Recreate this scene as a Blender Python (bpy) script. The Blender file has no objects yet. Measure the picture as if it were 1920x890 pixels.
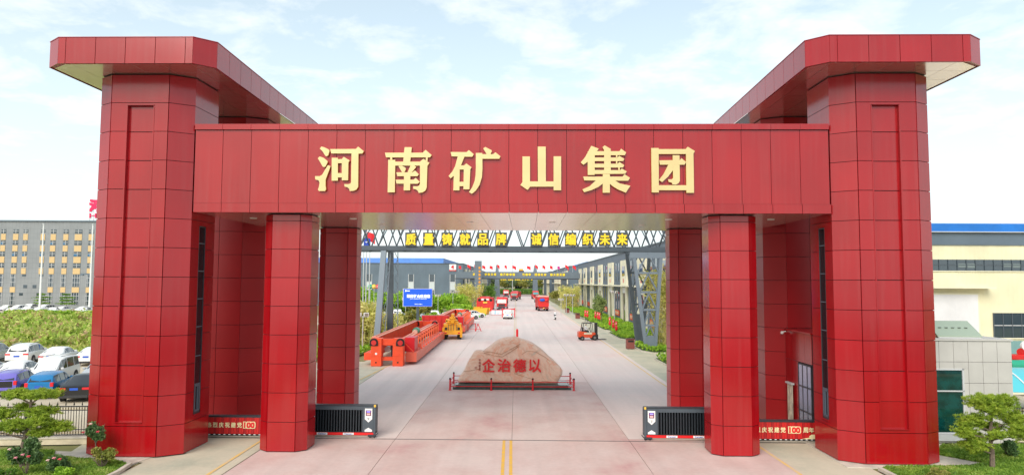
import bpy, bmesh, math, random
from mathutils import Vector, Matrix, noise
R = math.radians
random.seed(7)
sc = bpy.context.scene
# ------------------------------------------------------------------ camera
H = 7.2
PITCH, ROLL, FPX = R(3.70), R(0.26), 1280.0
cam_d = bpy.data.cameras.new("camera"); cam = bpy.data.objects.new("camera", cam_d)
sc.collection.objects.link(cam); sc.camera = cam
cam_d.sensor_width = 36.0; cam_d.lens = 36.0 * FPX / 1920.0
cam_d.clip_start = 0.1; cam_d.clip_end = 6000
_f = Vector((0, math.cos(PITCH), math.sin(PITCH))); _r = Vector((1, 0, 0)); _u = _r.cross(_f)
CR = _r * math.cos(ROLL) + _u * math.sin(ROLL); CU = _u * math.cos(ROLL) - _r * math.sin(ROLL)
cam.matrix_world = Matrix((( CR.x, CU.x, -_f.x, 0), (CR.y, CU.y, -_f.y, 0), (CR.z, CU.z, -_f.z, H), (0, 0, 0, 1)))
def at(px, py, z=0.0):
    """ground (or height z) point seen at a pixel of the 1920x890 photo, for surveying positions"""
    d = _f * FPX + CR * (px - 960) - CU * (py - 445)
    return d * ((z - H) / d.z) + Vector((0, 0, H))
def aty(px, py, Y):
    d = _f * FPX + CR * (px - 960) - CU * (py - 445)
    return d * (Y / d.y) + Vector((0, 0, H))
# ------------------------------------------------------------------ world and sun
SUN_EL, SUN_AZ = 37.0, 200.0      # azimuth measured clockwise from +Y: the sun stands behind the camera, a little left
SKY_STRENGTH, SUN_STRENGTH, EXPOSURE = 0.10, 1.2, 1.12
w = bpy.data.worlds.new("World"); sc.world = w; w.use_nodes = True
nt = w.node_tree; nt.nodes.clear()
def N(t, tp, **k):
    n = t.nodes.new(tp)
    for a, b in k.items():
        if hasattr(n, a): setattr(n, a, b)
        else: n.inputs[a].default_value = b
    return n
def mathn(t, op, a, b=None, c=None, clamp=False):
    n = t.nodes.new('ShaderNodeMath'); n.operation = op; n.use_clamp = clamp
    for i, v in enumerate((a, b, c)):
        if v is None: continue
        if isinstance(v, (int, float)): n.inputs[i].default_value = v
        else: t.links.new(v, n.inputs[i])
    return n.outputs[0]
def mixc(t, fac, a, b, mode='MIX'):
    n = t.nodes.new('ShaderNodeMix'); n.data_type = 'RGBA'; n.blend_type = mode
    for i, v in ((0, fac), (6, a), (7, b)):
        if isinstance(v, (int, float)): n.inputs[i].default_value = v
        elif isinstance(v, tuple): n.inputs[i].default_value = (*v, 1) if len(v) == 3 else v
        else: t.links.new(v, n.inputs[i])
    return n.outputs[2]
def ramp(t, fac, stops):
    n = t.nodes.new('ShaderNodeValToRGB'); e = n.color_ramp.elements
    while len(e) < len(stops): e.new(0.5)
    for i, (p, c) in enumerate(stops):
        e[i].position = p; e[i].color = (*c, 1) if len(c) == 3 else c
    t.links.new(fac, n.inputs[0]); return n.outputs[0]
sky = N(nt, 'ShaderNodeTexSky', sky_type='NISHITA', sun_disc=False)
sky.sun_elevation = R(SUN_EL); sky.sun_rotation = R(SUN_AZ); sky.air_density = 1.0; sky.dust_density = 1.5; sky.ozone_density = 1.0
tc = N(nt, 'ShaderNodeTexCoord'); sep = N(nt, 'ShaderNodeSeparateXYZ'); nt.links.new(tc.outputs['Generated'], sep.inputs[0])
zc = mathn(nt, 'MAXIMUM', sep.outputs[2], 0.0)
# thin bright veil that is densest at the horizon
veil = mathn(nt, 'POWER', mathn(nt, 'SUBTRACT', 1.0, zc), 3.2)
veil = mathn(nt, 'MULTIPLY_ADD', veil, 0.68, 0.27, clamp=True)
# cloud sheet projected on a plane overhead
den = mathn(nt, 'ADD', zc, 0.16)
cx = mathn(nt, 'DIVIDE', sep.outputs[0], den); cy = mathn(nt, 'DIVIDE', sep.outputs[1], den)
comb = N(nt, 'ShaderNodeCombineXYZ'); nt.links.new(cx, comb.inputs[0]); nt.links.new(cy, comb.inputs[1])
n1 = N(nt, 'ShaderNodeTexNoise'); n1.inputs['Scale'].default_value = 4.2; n1.inputs['Detail'].default_value = 7; n1.inputs['Roughness'].default_value = 0.60
n1.inputs['Distortion'].default_value = 0.25
nt.links.new(comb.outputs[0], n1.inputs['Vector'])
n2 = N(nt, 'ShaderNodeTexNoise'); n2.inputs['Scale'].default_value = 0.55; n2.inputs['Detail'].default_value = 3
nt.links.new(comb.outputs[0], n2.inputs['Vector'])
cl = mathn(nt, 'ADD', mathn(nt, 'MULTIPLY', n1.outputs[0], 0.65), mathn(nt, 'MULTIPLY', n2.outputs[0], 0.35))
cl = ramp(nt, cl, [(0.47, (0, 0, 0)), (0.60, (1, 1, 1))])
skyc = N(nt, 'ShaderNodeVectorMath', operation='SCALE'); nt.links.new(sky.outputs[0], skyc.inputs[0]); skyc.inputs['Scale'].default_value = 1.0; skyt = mixc(nt, 1.0, skyc.outputs[0], (1.12, 1.08, 0.90), 'MULTIPLY')
base = mixc(nt, veil, skyt, (4.9, 5.5, 5.7))
colr = mixc(nt, mathn(nt, 'MULTIPLY', cl, 0.52), base, (5.9, 5.95, 6.0))
bg = N(nt, 'ShaderNodeBackground'); bg.inputs[1].default_value = SKY_STRENGTH
nt.links.new(colr, bg.inputs[0]); wo = N(nt, 'ShaderNodeOutputWorld'); nt.links.new(bg.outputs[0], wo.inputs[0])
sd = bpy.data.lights.new("sun", 'SUN'); sd.energy = SUN_STRENGTH; sd.angle = R(40); sd.color = (1.0, 0.96, 0.90)
so = bpy.data.objects.new("sun", sd); sc.collection.objects.link(so)
az = R(SUN_AZ); el = R(SUN_EL)
sdir = Vector((math.sin(az) * math.cos(el), math.cos(az) * math.cos(el), math.sin(el)))   # towards the sun
so.rotation_euler = sdir.to_track_quat('Z', 'Y').to_euler(); so.location = (0, -20, 60)
sc.view_settings.view_transform = 'Standard'; sc.view_settings.look = 'None'; sc.view_settings.gamma = 1.0
sc.view_settings.exposure = EXPOSURE
sc.cycles.use_denoising = True
sc.cycles.max_bounces = 6

# ------------------------------------------------------------------ materials
MATS = {}
def mat(name, col, rough=0.6, metal=0.0, ior=1.5, var=0.0, vscale=3.0, bump=0.0, bscale=40.0, col2=None, objvar=0.0, trans=False, emit=0.0, alpha=None, detail=5.0):
    if name in MATS: return MATS[name]
    m = bpy.data.materials.new(name); m.use_nodes = True; MATS[name] = m
    t = m.node_tree; p = t.nodes['Principled BSDF']
    p.inputs['Base Color'].default_value = (*col, 1); p.inputs['Roughness'].default_value = rough
    p.inputs['Metallic'].default_value = metal; p.inputs['IOR'].default_value = ior
    g = None
    if var or col2 or bump:
        g = N(t, 'ShaderNodeNewGeometry')
    src = None
    if var or col2:
        n = N(t, 'ShaderNodeTexNoise'); n.inputs['Scale'].default_value = vscale; n.inputs['Detail'].default_value = detail
        t.links.new(g.outputs['Position'], n.inputs['Vector'])
        c2 = col2 if col2 else tuple(c * (1 - var) for c in col)
        c1 = col if col2 else tuple(min(1, c * (1 + var)) for c in col)
        src = ramp(t, n.outputs[0], [(0.36, c2), (0.64, c1)])
    if objvar:
        oi = N(t, 'ShaderNodeObjectInfo')
        k = mathn(t, 'MULTIPLY_ADD', oi.outputs['Random'], 2 * objvar, 1 - objvar)
        hs = N(t, 'ShaderNodeHueSaturation'); t.links.new(k, hs.inputs['Value'])
        if src: t.links.new(src, hs.inputs['Color'])
        else: hs.inputs['Color'].default_value = (*col, 1)
        src = hs.outputs[0]
    if src: t.links.new(src, p.inputs['Base Color'])
    if bump:
        b = N(t, 'ShaderNodeTexNoise'); b.inputs['Scale'].default_value = bscale; b.inputs['Detail'].default_value = 3
        t.links.new(g.outputs['Position'], b.inputs['Vector'])
        bn = N(t, 'ShaderNodeBump'); bn.inputs['Strength'].default_value = bump; bn.inputs['Distance'].default_value = 0.02
        t.links.new(b.outputs[0], bn.inputs['Height']); t.links.new(bn.outputs[0], p.inputs['Normal'])
    if emit:
        p.inputs['Emission Color'].default_value = (*col, 1); p.inputs['Emission Strength'].default_value = emit
    if alpha is not None: p.inputs['Alpha'].default_value = alpha
    return m
def leafmat(name, cols, rough=0.6, scale=1.2):
    """leaf colour varies in space and a little from leaf to leaf; light passes through"""
    if name in MATS: return MATS[name]
    m = bpy.data.materials.new(name); m.use_nodes = True; MATS[name] = m; t = m.node_tree; p = t.nodes['Principled BSDF']
    g = N(t, 'ShaderNodeNewGeometry'); n = N(t, 'ShaderNodeTexNoise'); n.inputs['Scale'].default_value = scale; n.inputs['Detail'].default_value = 4
    t.links.new(g.outputs['Position'], n.inputs['Vector'])
    f = mathn(t, 'MULTIPLY_ADD', g.outputs['Random Per Island'], 0.35, mathn(t, 'MULTIPLY_ADD', n.outputs[0], 1.4, -0.38))
    k = len(cols)
    c = ramp(t, f, [(0.1 + 0.8 * i / (k - 1), cols[i]) for i in range(k)])
    t.links.new(c, p.inputs['Base Color']); p.inputs['Roughness'].default_value = rough
    tr = N(t, 'ShaderNodeBsdfTranslucent'); t.links.new(c, tr.inputs[0])
    mx = N(t, 'ShaderNodeMixShader'); mx.inputs[0].default_value = 0.35
    t.links.new(p.outputs[0], mx.inputs[1]); t.links.new(tr.outputs[0], mx.inputs[2])
    t.links.new(mx.outputs[0], t.nodes['Material Output'].inputs[0]); return m
def sheetmat(name, col, pitch=0.3, rough=0.55, axis='X', depth=0.4, var=0.08):
    """profiled sheet: fine vertical ribs as relief"""
    if name in MATS: return MATS[name]
    m = mat(name, col, rough, var=var, vscale=0.35); t = m.node_tree; p = t.nodes['Principled BSDF']
    g = N(t, 'ShaderNodeNewGeometry'); s = N(t, 'ShaderNodeSeparateXYZ'); t.links.new(g.outputs['Position'], s.inputs[0])
    k = {'X': 0, 'Y': 1}[axis]
    v = mathn(t, 'PINGPONG', s.outputs[k], pitch / 2)
    v = mathn(t, 'MULTIPLY', v, 2 / pitch, clamp=True)
    b = N(t, 'ShaderNodeBump'); b.inputs['Strength'].default_value = depth; b.inputs['Distance'].default_value = 0.05
    t.links.new(v, b.inputs['Height']); t.links.new(b.outputs[0], p.inputs['Normal']); return m

RED = mat('red_panel', (0.33, 0.004, 0.008), 0.16, 0.0, 1.58, var=0.06, vscale=0.5, bump=0.10, bscale=0.9, objvar=0.05)
REDR = mat('red_panel_dull', (0.36, 0.009, 0.012), 0.3, 0.0, 1.5, var=0.05, vscale=0.5, objvar=0.04)
def weather(m, k=0.07):
    """faint rain streaks and dust: changes colour a little and gloss more"""
    t = m.node_tree; p = t.nodes['Principled BSDF']; g = N(t, 'ShaderNodeNewGeometry'); mp = N(t, 'ShaderNodeMapping'); mp.inputs['Scale'].default_value = (5.0, 5.0, 0.25)
    t.links.new(g.outputs['Position'], mp.inputs[0]); n = N(t, 'ShaderNodeTexNoise'); n.inputs['Scale'].default_value = 1.0; n.inputs['Detail'].default_value = 7; t.links.new(mp.outputs[0], n.inputs['Vector'])
    n2 = N(t, 'ShaderNodeTexNoise'); n2.inputs['Scale'].default_value = 0.35; n2.inputs['Detail'].default_value = 4; t.links.new(g.outputs['Position'], n2.inputs['Vector'])
    f = mathn(t, 'MULTIPLY', mathn(t, 'SUBTRACT', n.outputs[0], 0.45, clamp=True), mathn(t, 'MULTIPLY_ADD', n2.outputs[0], 3.0, -0.8, clamp=True))
    src = p.inputs['Base Color'].links[0].from_socket
    t.links.new(mixc(t, mathn(t, 'MULTIPLY', f, k * 6, clamp=True), src, (0.30, 0.12, 0.11)), p.inputs['Base Color'])
    r0 = p.inputs['Roughness'].default_value; t.links.new(mathn(t, 'MULTIPLY_ADD', n2.outputs[0], 0.12, r0 - 0.05), p.inputs['Roughness'])
weather(RED)
JOINT = mat('joint_dark', (0.06, 0.02, 0.025), 0.8)
SOFF = mat('soffit_panel', (0.92, 0.80, 0.70), 0.22, 0.85, 1.5, objvar=0.03)
GOLD = mat('gold_letter', (0.66, 0.52, 0.24), 0.40, 0.15, var=0.04, vscale=1.5)
GOLDS = mat('gold_letter_side', (0.55, 0.30, 0.05), 0.4, 0.3)
DGREY = mat('dark_grey_metal', (0.045, 0.05, 0.06), 0.45, 0.3)
MGREY = mat('steel_grey', (0.13, 0.165, 0.20), 0.5, 0.1, var=0.08, vscale=0.8)
MGREY_D = mat('steel_grey_dark', (0.07, 0.09, 0.11), 0.5, 0.1, var=0.08, vscale=0.8)
LGREY = mat('light_grey_paint', (0.55, 0.56, 0.57), 0.5)
WHITE = mat('white_paint', (0.80, 0.80, 0.79), 0.45)
GLASSD = mat('dark_glass', (0.012, 0.016, 0.02), 0.06, 0.0, 1.6)
GLASSB = mat('tinted_glass', (0.03, 0.05, 0.065), 0.05, 0.0, 1.9)
RUB = mat('rubber', (0.015, 0.015, 0.016), 0.85)
YEL = mat('yellow_paint', (0.80, 0.50, 0.06), 0.7, var=0.12, vscale=6.0)
YELSIGN = mat('yellow_sign', (0.85, 0.62, 0.02), 0.5)
ORANGE = mat('orange_red_paint', (0.85, 0.075, 0.016), 0.40, 0.0, 1.6, var=0.08, vscale=1.2)
ORANGED = mat('red_paint', (0.60, 0.018, 0.016), 0.4, 0.0, 1.6, var=0.08, vscale=1.2)
CREAM = sheetmat('cream_sheet', (0.72, 0.68, 0.46), 0.4, 0.6, 'X', 0.3)
CREAMP = mat('cream_paint', (0.74, 0.70, 0.52), 0.6, var=0.05, vscale=0.5)
GWALLX = sheetmat('grey_sheet_front', (0.11, 0.15, 0.19), 0.5, 0.55, 'X')
GWALLY = sheetmat('grey_sheet_side', (0.11, 0.14, 0.18), 0.5, 0.55, 'Y')
BLUER = mat('blue_roof', (0.01, 0.16, 0.55), 0.45, var=0.1, vscale=0.6)
BARK = mat('bark', (0.16, 0.12, 0.09), 0.9, var=0.25, vscale=8.0, bump=0.4)
CONC = mat('concrete_kerb', (0.55, 0.50, 0.42), 0.85, var=0.12, vscale=2.5)
REDRAIL = mat('red_rail', (0.62, 0.01, 0.02), 0.4)
SILVER = mat('silver_pole', (0.62, 0.63, 0.64), 0.35, 0.5)

# ------------------------------------------------------------------ mesh helpers
def tag(o, label=None, cat=None, group=None, kind=None):
    if label: o['label'] = label
    if cat: o['category'] = cat
    if group: o['group'] = group
    if kind: o['kind'] = kind
    return o
def link(o, parent=None):
    sc.collection.objects.link(o)
    if parent is not None: o.parent = parent
    return o
def empty(name, loc=(0, 0, 0), rz=0.0, label=None, cat=None, group=None, parent=None):
    o = bpy.data.objects.new(name, None); o.empty_display_size = 0.3
    link(o, parent); o.location = loc; o.rotation_euler = (0, 0, rz); return tag(o, label, cat, group)
def kids(o): return [c for c in bpy.data.objects if c.parent == o]
def copy_tree(o, parent=None, chmap=None):
    if chmap is None:
        chmap = {}
        for c in bpy.data.objects:
            if c.parent: chmap.setdefault(c.parent.name, []).append(c)
    c = o.copy(); sc.collection.objects.link(c)
    if parent is not None: c.parent = parent
    for ch in chmap.get(o.name, []): copy_tree(ch, c, chmap)
    return c
class MB:
    def __init__(s): s.v = []; s.f = []; s.m = []
    def add(s, vs, fs, mi=0):
        b = len(s.v); s.v.extend([tuple(v) for v in vs]); s.f.extend([tuple(b + i for i in f) for f in fs]); s.m.extend([mi] * len(fs)); return s
    def box(s, c, d, mi=0, rz=0.0, M=None, taper=1.0):
        x, y, z = d[0] / 2, d[1] / 2, d[2] / 2
        vs = [Vector((sx * x * (taper if sz > 0 else 1), sy * y * (taper if sz > 0 else 1), sz * z)) for sz in (-1, 1) for sy in (-1, 1) for sx in (-1, 1)]
        if M is not None: vs = [M @ v for v in vs]
        elif rz: 
            q = Matrix.Rotation(rz, 3, 'Z'); vs = [q @ v for v in vs]
        vs = [v + Vector(c) for v in vs]
        return s.add(vs, [(0, 2, 3, 1), (4, 5, 7, 6), (0, 1, 5, 4), (1, 3, 7, 5), (3, 2, 6, 7), (2, 0, 4, 6)], mi)
    def b2(s, x0, x1, y0, y1, z0, z1, mi=0):
        return s.box(((x0 + x1) / 2, (y0 + y1) / 2, (z0 + z1) / 2), (abs(x1 - x0), abs(y1 - y0), abs(z1 - z0)), mi)
    def bar(s, p0, p1, w, h=None, mi=0, up=(0, 0, 1)):
        """rectangular bar from p0 to p1, w across, h along 'up'"""
        h = h or w; p0 = Vector(p0); p1 = Vector(p1); d = (p1 - p0)
        L = d.length; d.normalize(); up = Vector(up)
        if abs(d.dot(up)) > 0.98: up = Vector((0, 1, 0))
        a = d.cross(up).normalized(); b = a.cross(d).normalized()
        vs = []
        for q in (p0, p1):
            for sa, sb in ((-1, -1), (1, -1), (1, 1), (-1, 1)): vs.append(q + a * (sa * w / 2) + b * (sb * h / 2))
        return s.add(vs, [(3, 2, 1, 0), (4, 5, 6, 7), (0, 1, 5, 4), (1, 2, 6, 5), (2, 3, 7, 6), (3, 0, 4, 7)], mi)
    def tube(s, p0, p1, r0, r1=None, n=8, mi=0, cap=True):
        r1 = r0 if r1 is None else r1; p0 = Vector(p0); p1 = Vector(p1); d = (p1 - p0).normalized()
        a = d.orthogonal().normalized(); b = d.cross(a)
        vs = [p0 + (a * math.cos(2 * math.pi * i / n) + b * math.sin(2 * math.pi * i / n)) * r0 for i in range(n)]
        vs += [p1 + (a * math.cos(2 * math.pi * i / n) + b * math.sin(2 * math.pi * i / n)) * r1 for i in range(n)]
        fs = [(i, (i + 1) % n, n + (i + 1) % n, n + i) for i in range(n)]
        if cap: fs += [tuple(range(n - 1, -1, -1)), tuple(range(n, 2 * n))]
        return s.add(vs, fs, mi)
    def prism(s, poly, z0, z1, mi=0, top=True):
        n = len(poly); a = sum(poly[i][0] * poly[(i + 1) % n][1] - poly[(i + 1) % n][0] * poly[i][1] for i in range(n))
        if a < 0: poly = poly[::-1]
        vs = [(x, y, z0) for x, y in poly] + [(x, y, z1) for x, y in poly]
        fs = [(i, (i + 1) % n, n + (i + 1) % n, n + i) for i in range(n)] + [tuple(range(n - 1, -1, -1)), tuple(range(n, 2 * n))]
        return s.add(vs, fs, mi)
    def xprism(s, poly, y0, y1, mi=0):
        """polygon in (x, z), extruded along y; front is at y0"""
        n = len(poly); a = sum(poly[i][0] * poly[(i + 1) % n][1] - poly[(i + 1) % n][0] * poly[i][1] for i in range(n))
        if a < 0: poly = poly[::-1]
        vs = [(x, y0, z) for x, z in poly] + [(x, y1, z) for x, z in poly]
        fs = [(i, n + i, n + (i + 1) % n, (i + 1) % n) for i in range(n)] + [tuple(range(n)), tuple(range(2 * n - 1, n - 1, -1))]
        return s.add(vs, fs, mi)
    def yprism(s, poly, x0, x1, mi=0):
        """polygon in (y, z), extruded along x"""
        n = len(poly); a = sum(poly[i][0] * poly[(i + 1) % n][1] - poly[(i + 1) % n][0] * poly[i][1] for i in range(n))
        if a < 0: poly = poly[::-1]
        vs = [(x0, y, z) for y, z in poly] + [(x1, y, z) for y, z in poly]
        fs = [(i, (i + 1) % n, n + (i + 1) % n, n + i) for i in range(n)] + [tuple(range(n - 1, -1, -1)), tuple(range(n, 2 * n))]
        return s.add(vs, fs, mi)
    def sphere(s, c, r, n=12, k=8, mi=0, sc3=(1, 1, 1)):
        vs = []; fs = []
        for j in range(1, k):
            for i in range(n):
                th = math.pi * j / k; ph = 2 * math.pi * i / n
                vs.append((c[0] + r * sc3[0] * math.sin(th) * math.cos(ph), c[1] + r * sc3[1] * math.sin(th) * math.sin(ph), c[2] + r * sc3[2] * math.cos(th)))
        vs.append((c[0], c[1], c[2] + r * sc3[2])); vs.append((c[0], c[1], c[2] - r * sc3[2])); T = len(vs) - 2
        for j in range(k - 2):
            for i in range(n): fs.append((j * n + i, (j + 1) * n + i, (j + 1) * n + (i + 1) % n, j * n + (i + 1) % n))
        for i in range(n): fs.append((T, i, (i + 1) % n)); fs.append((T + 1, (k - 2) * n + (i + 1) % n, (k - 2) * n + i))
        return s.add(vs, fs, mi)
    def mesh(s, name, mats, smooth=False):
        me = bpy.data.meshes.new(name); me.from_pydata(s.v, [], s.f)
        if not isinstance(mats, (list, tuple)): mats = [mats]
        for m in mats: me.materials.append(m)
        if len(mats) > 1: me.polygons.foreach_set('material_index', s.m)
        if smooth: me.polygons.foreach_set('use_smooth', [True] * len(me.polygons))
        me.update(); return me
    def build(s, name, mats, parent=None, smooth=False, loc=None, rz=None, bevel=0.0, smooth_angle=None):
        me = s.mesh(name, mats, smooth)
        if bevel:
            bm = bmesh.new(); bm.from_mesh(me)
            es = [e for e in bm.edges if len(e.link_faces) == 2 and e.calc_face_angle(0) > 0.6]
            bmesh.ops.bevel(bm, geom=es, offset=bevel, segments=1, affect='EDGES', clamp_overlap=True)
            bm.to_mesh(me); bm.free()
        if smooth_angle is not None:
            me.polygons.foreach_set('use_smooth', [True] * len(me.polygons)); me.set_sharp_from_angle(angle=R(smooth_angle))
        o = bpy.data.objects.new(name, me); link(o, parent)
        if loc is not None: o.location = loc
        if rz is not None: o.rotation_euler = (0, 0, rz)
        return o
def rawmesh(name, vs, fs, mats, parent=None, mi=None, smooth=False):
    b = MB(); b.v = vs; b.f = fs; b.m = mi or [0] * len(fs); return b.build(name, mats, parent, smooth)

def text_mesh(s, size, bold=0.0, extrude=0.02, name='lettering', mats=None, fit=None, spacing=1.0):
    """text as a mesh standing in the XZ plane, read from -Y, centred on its own middle; fit = (w, h).
    bold thickens the strokes by laying shifted copies of the same letters on top of each other, each a hair prouder"""
    cu = bpy.data.curves.new(name, 'FONT'); cu.body = s; cu.size = size; cu.extrude = extrude if fit is None else 0.5
    cu.space_character = spacing; cu.resolution_u = 3; cu.align_x = 'CENTER'; cu.align_y = 'CENTER'
    to = bpy.data.objects.new(name, cu); sc.collection.objects.link(to)
    dg = bpy.context.evaluated_depsgraph_get(); me = bpy.data.meshes.new_from_object(to.evaluated_get(dg))
    bpy.data.objects.remove(to); bpy.data.curves.remove(cu)
    co = [v.co.copy() for v in me.vertices]; fs = [tuple(p.vertices) for p in me.polygons]; bpy.data.meshes.remove(me)
    V = []; F = []
    if co:
        xs = [v.x for v in co]; ys = [v.y for v in co]; mx, my = (min(xs) + max(xs)) / 2, (min(ys) + max(ys)) / 2
        W, Hh = max(1e-6, max(xs) - min(xs)), max(1e-6, max(ys) - min(ys)); sx = sy = 1.0; bx = by = bold * size
        if fit:
            em = (fit[1] or fit[0]); bx = by = bold * em
            sx = (fit[0] - 2 * bx) / W if fit[0] else None; sy = (fit[1] - 2 * by) / Hh if fit[1] else sx
            if sx is None: sx = sy
        sh = [(0, 0)] if not bold else [(-bx, -by), (bx, by), (-bx, by), (bx, -by), (0, 0)]
        if bold and bx > .02 * (fit[1] if fit and fit[1] else size) * 2.2: sh += [(0, by), (0, -by), (bx, 0), (-bx, 0)]
        for k, (ox, oy) in enumerate(sh):
            b0 = len(V); e = extrude * (1 + .04 * k)
            V += [((v.x - mx) * sx + ox, (-e if v.z > 0 else e), (v.y - my) * sy + oy) for v in co]; F += [tuple(b0 + i for i in f) for f in fs]
    me = bpy.data.meshes.new(name); me.from_pydata(V, [], F)
    for m in (mats or [WHITE]): me.materials.append(m)
    me.update(); return me
def place_text(s, name, parent, loc, size=1.0, bold=0.0, extrude=0.02, m=None, fit=None, rz=None, spacing=1.0):
    me = text_mesh(s, size, bold, extrude, name, [m or WHITE], fit, spacing)
    o = bpy.data.objects.new(name, me); link(o, parent); o.location = loc
    if rz is not None: o.rotation_euler = (0, 0, rz)
    return o
def offset_poly(poly, d):
    """shrink a polygon (list of xy) by d"""
    n = len(poly); a = sum(poly[i][0] * poly[(i + 1) % n][1] - poly[(i + 1) % n][0] * poly[i][1] for i in range(n)); sg = 1 if a > 0 else -1
    out = []
    for i in range(n):
        p0, p1, p2 = Vector(poly[i - 1]), Vector(poly[i]), Vector(poly[(i + 1) % n])
        e1 = (p1 - p0).normalized(); e2 = (p2 - p1).normalized()
        n1 = Vector((-e1.y, e1.x)) * sg; n2 = Vector((-e2.y, e2.x)) * sg
        b = (n1 + n2); b = b / max(0.3, b.length_squared) * 2
        out.append(tuple(p1 + b * d))
    return out

# ------------------------------------------------------------------ ground, road, markings
def groundmat(name, stops, scale, rough=0.9, bump=0.15, bscale=6.0, stretch=None, fine=0.06):
    if name in MATS: return MATS[name]
    m = bpy.data.materials.new(name); m.use_nodes = True; MATS[name] = m; t = m.node_tree; p = t.nodes['Principled BSDF']
    g = N(t, 'ShaderNodeNewGeometry'); mp = N(t, 'ShaderNodeMapping'); t.links.new(g.outputs['Position'], mp.inputs[0])
    if stretch: mp.inputs['Scale'].default_value = stretch
    n = N(t, 'ShaderNodeTexNoise'); n.inputs['Scale'].default_value = scale; n.inputs['Detail'].default_value = 8; n.inputs['Roughness'].default_value = 0.62
    t.links.new(mp.outputs[0], n.inputs['Vector'])
    c = ramp(t, n.outputs[0], stops)
    n2 = N(t, 'ShaderNodeTexNoise'); n2.inputs['Scale'].default_value = bscale; n2.inputs['Detail'].default_value = 6
    t.links.new(g.outputs['Position'], n2.inputs['Vector'])
    k = mathn(t, 'MULTIPLY_ADD', n2.outputs[0], 2 * fine * 2, 1 - 2 * fine)
    hs = N(t, 'ShaderNodeHueSaturation'); t.links.new(c, hs.inputs['Color'])
    oi = N(t, 'ShaderNodeObjectInfo')
    mw = N(t, 'ShaderNodeMapping'); mw.inputs['Scale'].default_value = (1.3, 0.035, 1); t.links.new(g.outputs['Position'], mw.inputs[0])
    n4 = N(t, 'ShaderNodeTexNoise'); n4.inputs['Scale'].default_value = 1.0; n4.inputs['Detail'].default_value = 5; t.links.new(mw.outputs[0], n4.inputs['Vector'])
    k = mathn(t, 'MULTIPLY', k, mathn(t, 'MULTIPLY_ADD', n4.outputs[0], 0.28, 0.86))   # wheel tracks along the driving direction
    k = mathn(t, 'MULTIPLY', k, mathn(t, 'MULTIPLY_ADD', oi.outputs['Random'], 0.04, 0.98)); t.links.new(k, hs.inputs['Value'])
    t.links.new(hs.outputs[0], p.inputs['Base Color']); p.inputs['Roughness'].default_value = rough
    b = N(t, 'ShaderNodeBump'); b.inputs['Strength'].default_value = bump; b.inputs['Distance'].default_value = 0.03
    t.links.new(n2.outputs[0], b.inputs['Height']); t.links.new(b.outputs[0], p.inputs['Normal']); return m
G_FIELD = groundmat('field_ground', [(0.3, (0.10, 0.13, 0.035)), (0.5, (0.20, 0.20, 0.07)), (0.7, (0.33, 0.27, 0.15))], 0.12, bscale=2.0)
G_LAWN = groundmat('lawn_soil', [(0.3, (0.045, 0.075, 0.018)), (0.7, (0.10, 0.15, 0.03))], 0.8, bscale=8.0)
G_ROAD = groundmat('road_concrete', [(0.32, (0.70, 0.52, 0.48)), (0.46, (0.71, 0.58, 0.54)), (0.58, (0.68, 0.58, 0.54)), (0.72, (0.74, 0.60, 0.56))], 0.16, 0.75, stretch=(1.0, 0.45, 1), fine=0.045, bscale=5.0)
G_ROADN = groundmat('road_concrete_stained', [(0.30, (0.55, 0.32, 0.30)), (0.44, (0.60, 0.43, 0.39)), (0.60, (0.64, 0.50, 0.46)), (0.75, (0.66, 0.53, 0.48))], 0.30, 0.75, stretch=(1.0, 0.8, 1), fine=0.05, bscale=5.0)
G_APRON = groundmat('apron_concrete', [(0.3, (0.38, 0.40, 0.31)), (0.5, (0.54, 0.50, 0.38)), (0.7, (0.62, 0.55, 0.42))], 0.28, 0.8, fine=0.05)
G_LOT = groundmat('parking_concrete', [(0.3, (0.50, 0.42, 0.30)), (0.6, (0.62, 0.54, 0.41)), (0.8, (0.68, 0.60, 0.46))], 0.25, 0.85)
RT = 0.0062       # the road turns this little to the right of straight ahead
def rx(x, y): return x + RT * y
def sheet(name, poly, z, m, kind='structure', parent=None):
    b = MB(); b.add([(x, y, z) for x, y in poly], [tuple(range(len(poly)))]); o = b.build(name, m, parent); return tag(o, kind=kind) if parent is None else o
# one big field to the horizon
b = MB(); NX = 24
xs = [-3000, -1500, -700, -350, -200, -130, -90, -60, -40, -25, -10, 0, 10, 25, 40, 60, 90, 130, 200, 350, 700, 1500, 3000]
ys = [-60, 0, 30, 60, 90, 130, 180, 240, 320, 450, 700, 1200, 2200, 4500]
for y in ys:
    for x in xs: b.v.append((x, y, -0.06))
for j in range(len(ys) - 1):
    for i in range(len(xs) - 1):
        k = j * len(xs) + i; b.f.append((k, k + 1, k + len(xs) + 1, k + len(xs))); b.m.append(0)
tag(b.build('ground', G_FIELD), kind='structure')
sheet('unseen_dark_ground', [(-400, -50), (400, -50), (400, 6.5), (-400, 6.5)], -0.02, groundmat('dark_ground', [(0.3, (0.045, 0.045, 0.047)), (0.7, (0.075, 0.073, 0.072))], 0.4, bscale=9.0))  # unseen dark ground added behind the camera to darken reflections in the red panels
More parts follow.
